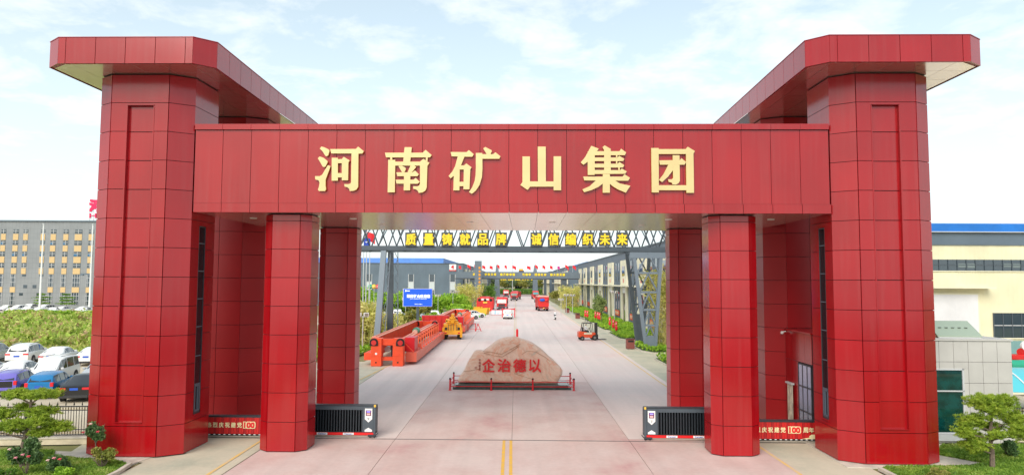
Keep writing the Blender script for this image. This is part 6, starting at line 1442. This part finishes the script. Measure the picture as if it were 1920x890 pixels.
# bamboo thickets
def bamboo(x0, y0, w_, d_, h, n, label, lean=.12):
    r_ = empty('bamboo', (x0, y0, 0), 0, label, 'bamboo', 'dry bamboo thickets'); c_ = MB(); P = []
    for i in range(n):
        x = random.uniform(-w_ / 2, w_ / 2); y = random.uniform(-d_ / 2, d_ / 2); hh = h * random.uniform(.65, 1.05); lx = random.uniform(-1, 1) * lean * hh; ly = random.uniform(-1, 1) * lean * hh
        q = [(x, y, 0), (x + lx * .3, y + ly * .3, hh * .5), (x + lx, y + ly, hh * .85), (x + lx * 1.8, y + ly * 1.8, hh)]
        for k in range(3): c_.tube(q[k], q[k + 1], .035 - .01 * k, .027 - .01 * k, n=4, cap=False)
        m_ = 55; t_ = rng.random(m_) ** .7; base = np.array([q[1]]) + (np.array([q[3]]) - np.array([q[1]])) * t_[:, None]; P.append(base + rng.normal(size=(m_, 3)) * np.array([.28, .28, .22]))
        m2_ = 16; t2 = rng.random(m2_); P.append(np.array([q[0]]) + (np.array([q[1]]) - np.array([q[0]])) * t2[:, None] + rng.normal(size=(m2_, 3)) * .2)
    c_.build('canes', mat('bamboo_cane', (.50, .42, .16), .5, var=.25, vscale=2), r_); leaves('foliage', np.concatenate(P), .15, BAMB, r_, elong=2.6); return r_
bamboo(-16.2, 76.5, 2.6, 4.5, 4.7, 80, 'tall dry bamboo thicket behind the lawn at the left gantry leg')
bamboo(-15.9, 89, 3.4, 7, 2.7, 50, 'lower bamboo clump behind the nearest orange girder')
bamboo(17.6, 75.6, 3.6, 4, 8.6, 90, 'tall dry bamboo beside the right gantry leg')
bamboo(20.5, 70.5, 4, 3, 8.2, 50, 'dry bamboo seen between right rear column and gantry leg')
bamboo(px2x(877, 176), 178, 6.5, 5, 6.4, 80, 'round dry bamboo clump before the left workshop corner')
bamboo(15.4, 185, 4.5, 8, 6.2, 80, 'dry bamboo clump right of the portal leg')
# mid-distance shrubs and small trees, left
def mass(name, x, y, r, hh, n, m, label, group, size=.3, cat='bush', nb=12): return bush(name, x, y, hh * .5, (r, r * .7, hh * .55), n, size, m, label, cat, group, stems=5, nb=nb)
G1 = 'shrubs before the left workshop'
NUM = ['first', 'second', 'third', 'fourth', 'fifth', 'sixth', 'seventh', 'eighth', 'ninth', 'tenth', 'eleventh', 'twelfth']
for k, (px, Y, r, hh, m_) in enumerate([(690, 150, 5.5, 5.2, LEAF_B), (716, 155, 4.5, 5.6, LEAF_B), (738, 150, 5, 4.6, LEAF_B), (760, 158, 5, 5.2, LEAF_B), (784, 152, 4.6, 4.3, LEAF_Y), (806, 160, 5.5, 5.6, LEAF_B), (830, 155, 5, 5.0, LEAF_B), (850, 160, 4.5, 4.6, LEAF_B), (866, 150, 3.4, 2.8, LEAF_B), (675, 140, 4.5, 6.0, LEAF_B)]):
    mass('bush', px2x(px, Y), Y, r, hh, 3600, m_, '%s big shrub from the left in the planting before the left workshop' % NUM[k], G1)
for k, (px, Y, r, hh, m_) in enumerate([(770, 116, 1.6, 2.4, LEAF_Y), (790, 118, 2.0, 2.8, LEAF_Y), (805, 115, 1.6, 2.0, LEAF_B), (825, 118, 1.6, 2.2, LEAF_B), (842, 122, 1.8, 1.7, LEAF_Y), (752, 113, 1.6, 2.2, LEAF_Y), (862, 140, 2.4, 2.4, LEAF_B), (715, 112, 2.2, 3.0, LEAF_Y), (736, 114, 1.4, 2.0, LEAF_Y)]):
    mass('bush', px2x(px, Y), Y, r, hh, 1500, m_, '%s low shrub from the list of verge plants behind the orange girder' % NUM[k] if False else 'low ornamental shrub behind the orange girder, %s in depth order' % NUM[k], 'low verge shrubs behind the girder', size=.2, nb=7)
for px, Y, r, hh, lab in ((915, 250, 5, 6.5, 'dark round tree mass beyond the lettered pillar'), (905, 232, 3, 3.5, 'low dark hedge at the foot of the second left workshop')):
    mass('tree', px2x(px, Y), Y, r, hh, 2600, LEAF_G, lab, 'far left trees', cat='tree')
def tree(x, y, h, r, n, m, label, group=None, size=.3, th=.35):
    r_ = empty('tree', (x, y, 0), 0, label, 'tree', group); t_ = MB(); limb(t_, [(0, 0, 0), (.05, 0, h * .3), (0, .05, h * .6)], .04 * h ** .5 + .02, .04)
    for i in range(6): a = i * 1.05 + random.random(); limb(t_, [(0, 0, h * random.uniform(.3, .5)), (math.cos(a) * r * .7, math.sin(a) * r * .7, h * random.uniform(.6, .85))], .04, .015)
    t_.build('trunk', BARK, r_); leaves('crown', clumps((0, 0, h * .66), (r, r, h * .36), 14, n), size, m, r_); return r_
tree(16.8, 133, 5.4, 1.7, 1900, LEAF_O, 'small olive green tree beyond the forklift, left of two', 'small trees in the beds', .17)
tree(15.6, 119.5, 4.6, 1.45, 1700, LEAF_O, 'small olive green tree beyond the forklift, right of two', 'small trees in the beds', .17)
tree(15.2, 236, 4.5, 2.6, 1500, LEAF_Y, 'olive tree beside the farther portal, on the right', 'small trees in the beds', .3)
# far wood closing the road and horizon
FT = ['left of the lettered pillar', 'behind the lettered pillar', 'right of the lettered pillar', 'left of the left portal leg', 'behind the left portal leg', 'just right of the left portal leg', 'above the farthest truck', 'left of the mast by two crowns', 'next to the mast on its left', 'behind the mast', 'next to the mast on its right', 'right of the mast by two crowns', 'over the middle of the hedge', 'over the hedge right of its middle', 'left of the turquoise windshield truck', 'above the turquoise windshield truck', 'just left of the right portal leg', 'behind the right portal leg', 'just right of the right portal leg', 'by the first thin side post', 'between the two thin side posts', 'by the second thin side post', 'at the end of the farthest workshop', 'behind the farthest workshop', 'far right behind the workshops', 'last behind the workshops on the right']
for k in range(26):
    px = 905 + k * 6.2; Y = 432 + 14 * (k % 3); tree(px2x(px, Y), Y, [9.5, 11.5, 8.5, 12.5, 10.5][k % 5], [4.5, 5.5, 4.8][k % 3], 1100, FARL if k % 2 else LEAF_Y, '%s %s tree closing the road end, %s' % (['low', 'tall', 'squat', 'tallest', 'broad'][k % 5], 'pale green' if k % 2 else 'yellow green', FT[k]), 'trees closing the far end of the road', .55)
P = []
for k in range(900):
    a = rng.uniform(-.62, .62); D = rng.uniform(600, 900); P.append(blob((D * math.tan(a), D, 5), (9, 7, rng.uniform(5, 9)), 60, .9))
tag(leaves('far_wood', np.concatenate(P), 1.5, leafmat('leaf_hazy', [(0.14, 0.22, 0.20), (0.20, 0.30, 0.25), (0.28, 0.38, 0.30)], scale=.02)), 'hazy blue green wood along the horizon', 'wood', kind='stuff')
b = MB(); b.b2(-9, 17, 395, 399, 0, 2.6); hg = b.build('hedge_base', LEAF_D); hgr = empty('hedge', (0, 395, 0), 0, 'clipped dark hedge across the end of the road', 'hedge'); hg.parent = hgr; hg.matrix_parent_inverse = Matrix.Translation((0, -395, 0))
leaves('foliage', np.stack([rng.uniform(-9.5, 17.5, 9000), rng.uniform(-.6, 4.4, 9000), rng.uniform(.1, 3.0, 9000)], 1), .4, LEAF_G, hgr)
for x_, w_, lab in ((-2, 9, 'low house with a salmon tiled roof among the far trees, left'), (7, 5, 'small far house with a salmon roof, right of the mast')):
    hs_ = empty('house', (x_, 455, 0), 0, lab, 'house', 'far houses'); b = MB(); b.b2(-w_, w_, 0, 8, 0, 7.2); b.build('wall', CREAMP, hs_); b = MB(); b.yprism([(-.8, 7.2), (8.8, 7.2), (4, 10.0)], -w_ - .5, w_ + .5); b.build('roof', mat('roof_salmon', (.62, .30, .22), .7), hs_)
    for k in range(4): b = MB(); b.b2(-w_ + 1.5 + k * w_ * .5, -w_ + 2.8 + k * w_ * .5, -.06, .02, 3, 5); b.build('window', GLASSB, hs_)

# ------------------------------------------------------------------ small things along the road
LAMPW = mat('flood_white', (.65, .62, .58), .4)
for k, (px, base, zt, lab) in enumerate([(679.5, 662, 3.6, 'floodlight post on the grass verge nearest the rear red column'), (760, 606, 3.9, 'floodlight post in front of the screen corner'), (785, 602, 3.9, 'floodlight post under the screen post'), (821, 590, 3.9, 'floodlight post left of the yellow crane truck'), (849, 588, 4.6, 'floodlight post over the yellow crane truck'), (858, 580, 4.4, 'floodlight post before the left workshop ledge'), (1152, 606, 5.2, 'floodlight post on the bed behind the forklift'), (1062, 588, 4.0, 'floodlight post before the bamboo on the right, left of two'), (1073.5, 589, 4.0, 'floodlight post before the bamboo on the right, right of two'), (1052, 591, 3.2, 'low round white lamp post beside the scooter rider')]):
    v = at(px, base); r_ = empty('floodlight_post', (v.x, v.y, 0), 0, lab, 'lamp post', 'floodlight posts'); b = MB(); b.tube((0, 0, 0), (0, 0, zt), .06, .05, n=8); b.build('post', SILVER, r_)
    b = MB(); b.b2(-.55, .55, -.1, .1, zt, zt + .08); b.build('crossbar', SILVER, r_)
    for s in (-1, 1):
        b = MB(); b.box((s * .35, -.15, zt + .26), (.52, .25, .38), rz=s * .5); hd = b.build('lamp_head', LAMPW, r_, bevel=.04); b = MB(); b.box((s * .38, -.29, zt + .26), (.34, .02, .24), rz=s * .5); b.build('lens', mat('lens', (.25, .22, .2), .2), hd)
for x, y, lab in ((13.0, 74.6, 'brown litter bin nearest the gantry leg'), (12.75, 135, 'brown litter bin by the hedged beds, second from the gate'), (12.6, 160, 'small brown litter bin beyond the others')):
    r_ = empty('litter_bin', (rx(x - .6, y), y, 0), R(5), lab, 'litter bin', 'brown litter bins'); b = MB(); b.b2(-.42, .42, -.3, .3, .05, 1.05); b.build('body', mat('bin_brown', (.22, .06, .05), .5), r_, bevel=.02); b = MB(); b.b2(-.46, .46, -.34, .34, 1.05, 1.13); b.build('lid', mat('bin_lid', (.12, .04, .035), .5), r_); b = MB(); b.b2(-.3, .3, -.31, -.295, .75, .95); b.build('slot', RUB, r_)
for (lst, where) in (([(1143.5, 620), (1150, 625.5), (1155.5, 631)], 'at the tip of the hedged bed right of the forklift'), ([(1116.5, 605), (1121, 606.5), (1124, 608)], 'behind the forklift roof'), ([(1097.5, 602), (1101.5, 603)], 'on the bed left above the forklift')):
    for i, (px, py) in enumerate(lst):
        v = at(px, py); r_ = empty('ornamental_sign', (v.x, v.y, 0), R(-20), '%s red double sign %s' % (['left', 'middle', 'right'][i] if len(lst) > 2 else ['left', 'right'][i], where), 'sign', 'red ornamental signs')
        b = MB(); b.tube((0, 0, 0), (0, 0, 2.1), .04, n=6); b.build('post', DGREY, r_)
        b = MB(); b.sphere((0, 0, 1.15), .26, 10, 6, sc3=(.8, .3, 1.35)); b.sphere((0, 0, 1.75), .26, 10, 6, sc3=(.8, .3, 1.25)); b.build('board', REDRAIL, r_, smooth=True); b = MB(); b.b2(-.06, .06, -.10, -.07, 1.6, 1.85); b.build('mark', mat('mark_pale', (.8, .45, .4), .5), r_)
# ------------------------------------------------------------------ office block on the left
OB = (-150.0, 172.0); ob = empty('office_block', (OB[0], OB[1], 0), R(.4), 'long grey tiled office block with tan panels between its windows', 'building')
TILE = mat('office_tile', (.24, .255, .265), .6, var=.06, vscale=.3)
def tilemat():
    m = TILE; t = m.node_tree; p = t.nodes['Principled BSDF']; g = N(t, 'ShaderNodeNewGeometry'); s_ = N(t, 'ShaderNodeSeparateXYZ'); t.links.new(g.outputs['Position'], s_.inputs[0])
    a = mathn(t, 'LESS_THAN', mathn(t, 'FRACT', mathn(t, 'MULTIPLY', s_.outputs[0], 1.1)), .08); c = mathn(t, 'LESS_THAN', mathn(t, 'FRACT', mathn(t, 'MULTIPLY', s_.outputs[2], .8)), .07)
    o = mathn(t, 'MAXIMUM', a, c); src = p.inputs['Base Color'].links[0].from_socket; t.links.new(mixc(t, mathn(t, 'MULTIPLY', o, .35), src, (.12, .13, .14)), p.inputs['Base Color'])
tilemat()
ztop = 21.8; b = MB(); b.b2(0, 66, 0, 16, 0, ztop); b.build('wall', TILE, ob); b = MB(); b.b2(-.3, 66.3, -.3, 16.3, ztop, ztop + .35); b.build('coping', MGREY, ob)
TAN = mat('tan_panel', (.60, .42, .20), .6); PANEB = mat('pane_sky', (.05, .16, .30), .1, .2)
def zof(py): return aty(90, py, 172).z
rows = [(430, 437.5), (451, 458.8), (472, 480.5), (493.5, 501.5)]; tans = [(438.5, 450), (460, 471), (481, 492.5), (502.5, 513.5)]
cols = [(2, 9, 1), (25, 10, 1), (43.5, 9, 0), (76, 8.5, 0), (95.5, 10, 1), (119, 9.5, 1), (142.5, 14, 1), (166.5, 9.5, 1), (190, 10, 1), (213, 10, 1), (-20, 10, 1), (-44, 10, 1)]
for (cx_, w_, tall) in cols:
    def bx(nm, y0_, y1_, m_, par, d0=.12, sh=0.0, skew=None):
        dx = -(y0_ - 430) * .012
        xa, xb_ = px2x(cx_ + dx - w_ / 2 * (1 - sh), 172) - OB[0], px2x(cx_ + dx + w_ / 2 * (1 - sh), 172) - OB[0]; b = MB(); b.b2(xa, xb_, -d0, .05, zof(y1_), zof(y0_)); return b.build(nm, m_, par), xa, xb_
    for i, (ya, yb) in enumerate(rows):
        wo_, xa, xb_ = bx('window', ya if tall else ya + .5, yb if tall else yb - 2, GLASSB, ob, .05)
        b = MB(); mx = xa + (xb_ - xa) * .5; b.b2(mx - .05, mx + .05, -.10, 0, zof(yb), zof(ya)); b.b2(xa, xb_, -.09, 0, zof(ya) - .45, zof(ya) - .38); b.build('frame', LGREY, wo_)
        if (i * 7 + int(cx_)) % 3 == 0: b = MB(); b.b2(xa + .05, mx, -.08, -.04, zof(yb) + .1, zof(ya) - .5); b.build('pane', PANEB, wo_)
    for i, (ya, yb) in enumerate(tans):
        if tall or i < 4: bx('tan_panel', ya, yb, TAN, ob, .10, .04)
    if tall:
        for (ya, yb) in ((514.5, 537), (548.5, 571)):
            wo_, xa, xb_ = bx('tall_window', ya, yb, GLASSB, ob, .05); b = MB(); mx = (xa + xb_) / 2
            for q in (xa + .05, mx - .3, mx + .35, xb_ - .05): b.b2(q - .04, q + .04, -.1, 0, zof(yb), zof(ya))
            b.b2(xa, xb_, -.09, 0, zof(yb) + 1.0, zof(yb) + 1.08); b.b2(xa, xb_, -.09, 0, zof(ya) - .8, zof(ya) - .72); b.build('frame', LGREY, wo_)
        bx('tan_panel', 538, 548, TAN, ob, .10, .04)
    else:
        for (ya, yb, o_) in ((514, 518, 0), (534, 540, 3 if cx_ < 60 else -12), (549, 554, -4)):
            xa, xb_ = px2x(cx_ + o_ - 3, 172) - OB[0], px2x(cx_ + o_ + 4, 172) - OB[0]; b = MB(); b.b2(xa, xb_, -.05, .05, zof(yb), zof(ya)); b.build('window', GLASSB, ob)
# rooftop sign, partly behind the tower
rs = empty('roof_sign', (aty(178, 400, 173).x, 173, ztop + .35), 0, 'red lettered sign on a thin frame on the office roof, half hidden by the tower', 'sign')
SR = mat('sign_red', (.70, .01, .10), .4)
me = text_mesh('河南矿山', 1, .06, .1, 'lettering', [SR], (13.5, 3.3)); o = bpy.data.objects.new('lettering', me); link(o, rs); o.location = (5.2, 0, 3.9)
me = text_mesh('HENAN', 1, .04, .1, 'lettering', [SR], (9.5, 1.2)); o = bpy.data.objects.new('lettering', me); link(o, rs); o.location = (3.4, 0, 1.3)
b = MB()
for x in np.arange(-1.6, 12, 1.1): b.bar((x, .3, -.35), (x, .3, 5.6), .08); b.bar((x, .3, 0), (x + 1.1, .3, 1.6), .05)
for z in (.4, 2.3, 5.4): b.bar((-1.6, .3, z), (12, .3, z), .08)
b.build('frame', LGREY, rs)
for px, Y, zt, lab in ((80, 150, 21.0, 'tall white lamp pole in front of the office block, left'), (173, 150, 21.0, 'tall white lamp pole close to the red tower')):
    r_ = empty('lamp_pole', (px2x(px - 3, Y), Y, 0), R(0), lab, 'lamp pole', 'tall poles before the office block'); b = MB(); b.tube((0, 0, 0), (0, 0, zt - 1.8), .22, .12, n=8); b.build('shaft', WHITE, r_); b = MB(); b.tube((0, 0, zt - 1.8), (0, 0, zt - 1.5), .2, n=8); b.build('cap', LGREY, r_)
    if px > 100: b = MB(); b.b2(-2.2, .1, -.1, .1, 8.3, 8.6); b.b2(-2.4, -1.6, -.3, .3, 8.1, 8.35); b.build('lamp_arm', MGREY, r_)
# ------------------------------------------------------------------ factory hall on the right
FY = 60.0; F = lambda px, py: aty(px, py, FY)
fa = empty('factory_hall', (33, FY, 0), 0, 'cream factory hall with a blue roof edge and a long window band, right edge', 'building')
def fx_(px): return F(px, 550).x - 33
def fz(py): return F(1830, py).z
b = MB(); b.b2(0, 36, 0, 22, 0, fz(435)); b.build('wall', sheetmat('cream_sheet', (0.74, 0.68, 0.40), .4), fa)
b = MB(); b.b2(-.1, 36.1, -.12, .0, fz(459.5), fz(435.5)); b.build('grey_band', sheetmat('grey_band_sheet', (.11, .15, .19), .9, .55, 'X', .3), fa)
b = MB(); b.b2(-.3, 36.3, -.35, -.12, fz(435), fz(420.5)); b.build('roof_edge', BLUER, fa); b = MB(); b.yprism([(-.35, fz(421)), (22, fz(421)), (11, fz(421) + 1.1)], -.3, 36.3); b.build('roof', BLUER, fa)
b = MB(); b.b2(-.2, 36.2, -.42, -.12, fz(436), fz(434.6)); b.build('gutter', LGREY, fa)
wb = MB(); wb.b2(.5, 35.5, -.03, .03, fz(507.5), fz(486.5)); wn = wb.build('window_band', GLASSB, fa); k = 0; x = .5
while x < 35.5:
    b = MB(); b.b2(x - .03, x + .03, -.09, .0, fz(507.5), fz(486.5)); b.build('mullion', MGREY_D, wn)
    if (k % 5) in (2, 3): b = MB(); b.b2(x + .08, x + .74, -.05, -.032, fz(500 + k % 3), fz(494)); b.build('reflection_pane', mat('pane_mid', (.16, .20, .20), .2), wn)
    x += .80; k += 1
b = MB(); b.b2(.5, 35.5, -.08, 0, fz(497), fz(496)); b.build('transom', MGREY_D, wn); b = MB(); b.b2(.4, 35.6, -.1, -.031, fz(509.2), fz(507.5)); b.build('sill', CREAMP, wn)
b = MB(); b.b2(0.1, fx_(1852), -1.1, -.02, fz(540.5), fz(537.5)); b.build('canopy', CREAMP, fa)
b = MB(); b.b2(1.0, fx_(1834), -.14, -.02, 0, fz(549)); df = b.build('door_frame', CREAMP, fa); b = MB(); b.b2(1.2, fx_(1830.5), -.18, -.14, 0, fz(552)); b.build('roller_door', sheetmat('white_sheet', (.70, .70, .72), .35, .5, 'X', .2), df)
b = MB(); b.b2(fx_(1860), 35, -.06, .02, fz(632.5), fz(586)); wn2 = b.build('window', GLASSB, fa); x = fx_(1860); 
while x < 35: b = MB(); b.b2(x - .03, x + .04, -.10, -.02, fz(632.5), fz(586)); b.build('mullion', MGREY_D, wn2); x += .81
b = MB(); b.b2(fx_(1860), 35, -.10, -.02, fz(610), fz(608.6)); b.build('transom', LGREY, wn2); b = MB(); b.b2(fx_(1859), 35.1, -.14, -.06, fz(634.5), fz(632.5)); b.b2(fx_(1859), 35.1, -.14, -.06, fz(586), fz(584.8)); b.build('frame', CREAMP, wn2)
b = MB(); b.b2(fx_(1858), 35.6, -.10, -.02, 0, fz(638)); b.build('teal_base', sheetmat('teal_sheet', (.16, .30, .30), .5, .6, 'X', .3), fa)
# grey tiled house with skylight
HX0, HX1, HY = 18.7, 22.82, 31.5
th = empty('tiled_house', (HX0, HY, 0), R(-1.2), 'small grey stone tiled house with a tall green tinted window beside the right tower', 'house')
W_ = HX1 - HX0; TH = 4.60; b = MB(); b.b2(0.03, W_ - .03, .03, 7, 0, TH - .02); hb = b.build('wall', JOINT, th)
TILM = mat('house_tile', (.52, .50, .47), .6, var=.05, vscale=1.2, objvar=.035); xs = [W_ - .655 * k for k in range(7)] + [0]; xs = sorted(set([round(max(0, x), 3) for x in xs])); zs = [TH - .955 * k for k in range(5)] + [0.0]; zs = sorted(zs)
wx0, wx1, wz0, wz1 = .25, 1.93, .42, 3.34
for i in range(len(xs) - 1):
    for j in range(len(zs) - 1):
        x0, x1, z0_, z1_ = xs[i] + .008, xs[i + 1] - .008, zs[j] + .008, zs[j + 1] - .008
        if x0 < wx1 and x1 > wx0 and z0_ < wz1 and z1_ > wz0:
            if z1_ > wz1 + .05:
                if x1 > wx1 + .05: b = MB(); b.b2(max(x0, wx1 + .004), x1, 0, .035, z0_, wz1 - .004); b.build('tile', TILM, hb)
                z0_ = wz1
            elif z0_ < wz0 - .05 and z1_ > wz1: continue
            elif x1 > wx1 + .05 : x0 = wx1
            elif z0_ < wz0 - .05: z1_ = wz0
            else: continue
            if x1 - x0 < .04: continue
        b = MB(); b.b2(x0, x1, 0, .035, z0_, z1_); b.build('tile', TILM, hb)
b = MB(); b.b2(-.05, W_ + .05, -.05, 7, TH, TH + .08); b.build('coping', TILM, th)
b = MB(); b.b2(wx1 - .08, wx1, -.03, .1, wz0, wz1); b.b2(wx0, wx1, -.03, .1, wz1 - .07, wz1); b.b2(wx0, wx1, -.03, .1, wz0 - .0, wz0 + .06); b.b2(wx0, wx1, -.03, .1, 2.30, 2.36); wf = b.build('window', LGREY, th)
b = MB(); b.b2(wx0, wx1 - .08, .02, .06, wz0 + .06, wz1 - .07); b.build('pane', mat('pane_green', (.003, .045, .042), .03, .0, 1.9, var=.5, vscale=1.6), wf); b = MB(); b.b2(0, wx1 + .1, -.12, -.01, .12, .41); b.build('sill', LGREY, wf)
sk = empty('skylight', (HX0 + 1.35, HY + .6, TH + .08), R(-4), 'tilted pale green skylight panel lying on the tiled house roof', 'skylight')
b = MB(); b.add([(-.15, 0, .10), (1.85, 0, .10), (2.05, 1.5, .72), (.1, 1.5, .72), (-.15, 0, .04), (1.85, 0, .04), (2.05, 1.5, .66), (.1, 1.5, .66)], [(0, 1, 2, 3), (7, 6, 5, 4), (0, 4, 5, 1), (1, 5, 6, 2), (2, 6, 7, 3), (3, 7, 4, 0)]); sp = b.build('panel', mat('skylight_green', (.34, .42, .32), .3), sk)
b = MB()
for k in range(5): b.box((.35 + k * .3, .75, .435), (.13, .07, .02), M=None)
b.build('bracket', DGREY, sp); b = MB(); b.b2(-.1, 1.8, .0, .06, -.08, .05); b.b2(0.1, 2.0, 1.42, 1.5, -.08, .66); b.build('frame', LGREY, sk)
b = MB(); b.b2(HX0, HX0 + 1.5, HY + .8, HY + 2.3, TH + .081, TH + .2); rp = b.build('roof_boards', mat('boards_brown', (.25, .12, .08), .8)); tag(rp, 'brown boards lying on the roof of the tiled house', 'boards')
# blue canopy and stacked machine parts beyond
cpy = empty('canopy_shelter', (27.2, 37.5, 0), R(-6), 'curved turquoise shelter canopy on white ribs at the right edge', 'shelter')
TQ = mat('canopy_turquoise', (.10, .55, .62), .3); b = MB(); ns = 10; vs = []
for i in range(ns + 1):
    a = i / ns; vs += [(-.3, a * 3.0, 1.35 + 1.0 * math.sin(a * 1.6)), (5, a * 3.0, 1.35 + 1.0 * math.sin(a * 1.6)), (-.3, a * 3.0, 1.32 + 1.0 * math.sin(a * 1.6)), (5, a * 3.0, 1.32 + 1.0 * math.sin(a * 1.6))]
fs = []
for i in range(ns): k = 4 * i; fs += [(k, k + 1, k + 5, k + 4), (k + 2, k + 6, k + 7, k + 3), (k, k + 4, k + 6, k + 2), (k + 1, k + 3, k + 7, k + 5)]
b.add(vs, fs); b.build('sheet', TQ, cpy)
for x in (-.1, 1.0, 2.6, 4.2):
    b = MB()
    for i in range(ns): a0, a1 = i / ns, (i + 1) / ns; b.bar((x, a0 * 3, 1.39 + 1.0 * math.sin(a0 * 1.6)), (x + .0, a1 * 3, 1.39 + 1.0 * math.sin(a1 * 1.6)), .07, .05)
    b.build('rib', WHITE, cpy)
    for yy in (.1, 2.9): b = MB(); b.tube((x, yy, 0), (x, yy, 1.36 if yy < 1 else 2.3), .04, n=6); b.build('post', LGREY, cpy)
b = MB(); b.b2(-.3, 5, -.03, .02, 1.24, 1.34); b.build('edge_beam', CREAMP, cpy)
GT = mat('tube_green', (.02, .33, .20), .4); mp_ = empty('green_tube', (36, 50, 0), 0, 'big green steel tube lying across supports in the factory yard', 'tube')
b = MB(); b.tube((.1, 0, 1.35), (9, 0, 1.35), .36, n=18); b.build('tube', GT, mp_, smooth_angle=40); b = MB(); b.b2(.6, 1.0, -.4, .4, 0, 1.02); b.b2(5, 5.4, -.4, .4, 0, 1.02); b.build('support', DGREY, mp_)
mr = empty('hoist', (40.6, 53, 0), 0, 'red hoist with silver drums behind the green tube', 'machine'); b = MB(); b.b2(-2.4, 4, -.5, .5, 1.45, 1.8); b.b2(-2.2, -1.8, -.4, .4, 0, 1.45); b.b2(3.2, 3.6, -.4, .4, 0, 1.45); b.build('frame', ORANGED, mr, bevel=.04)
for k in range(4): b = MB(); b.tube((-1.6 + k * 1.0, -.3, 2.0 + .15 * (k % 2)), (-.9 + k * 1.0, .2, 2.1 + .1 * (k % 2)), .30, n=12); b.build('drum', SILVER if k % 2 else ORANGED, mr)
b = MB(); b.tube((-1.3, -.5, 2.5), (-1.3, -.3, 2.5), .36, n=18); b.tube((-1.3, -.35, 1.8), (-1.3, -.35, 2.4), .04, n=6); b.build('white_dish', WHITE, mr)
sp_ = empty('scrap_heap', (33.5, 45, 0), 0, 'heap of grey and pale machine parts in front of the green tube', 'heap')
for k in range(16):
    b = MB(); p0 = Vector((random.uniform(-1.5, 3.5), random.uniform(-1, 1), random.uniform(.2, 1.3))); p1 = p0 + Vector((random.uniform(-1, 1), random.uniform(-.6, .6), random.uniform(-.1, .5)))
    b.tube(p0, p1, random.uniform(.12, .35), n=10); b.build('machine_part', [SILVER, LGREY, DGREY, GT, mat('part_brown', (.3, .15, .1), .6)][k % 5], sp_)
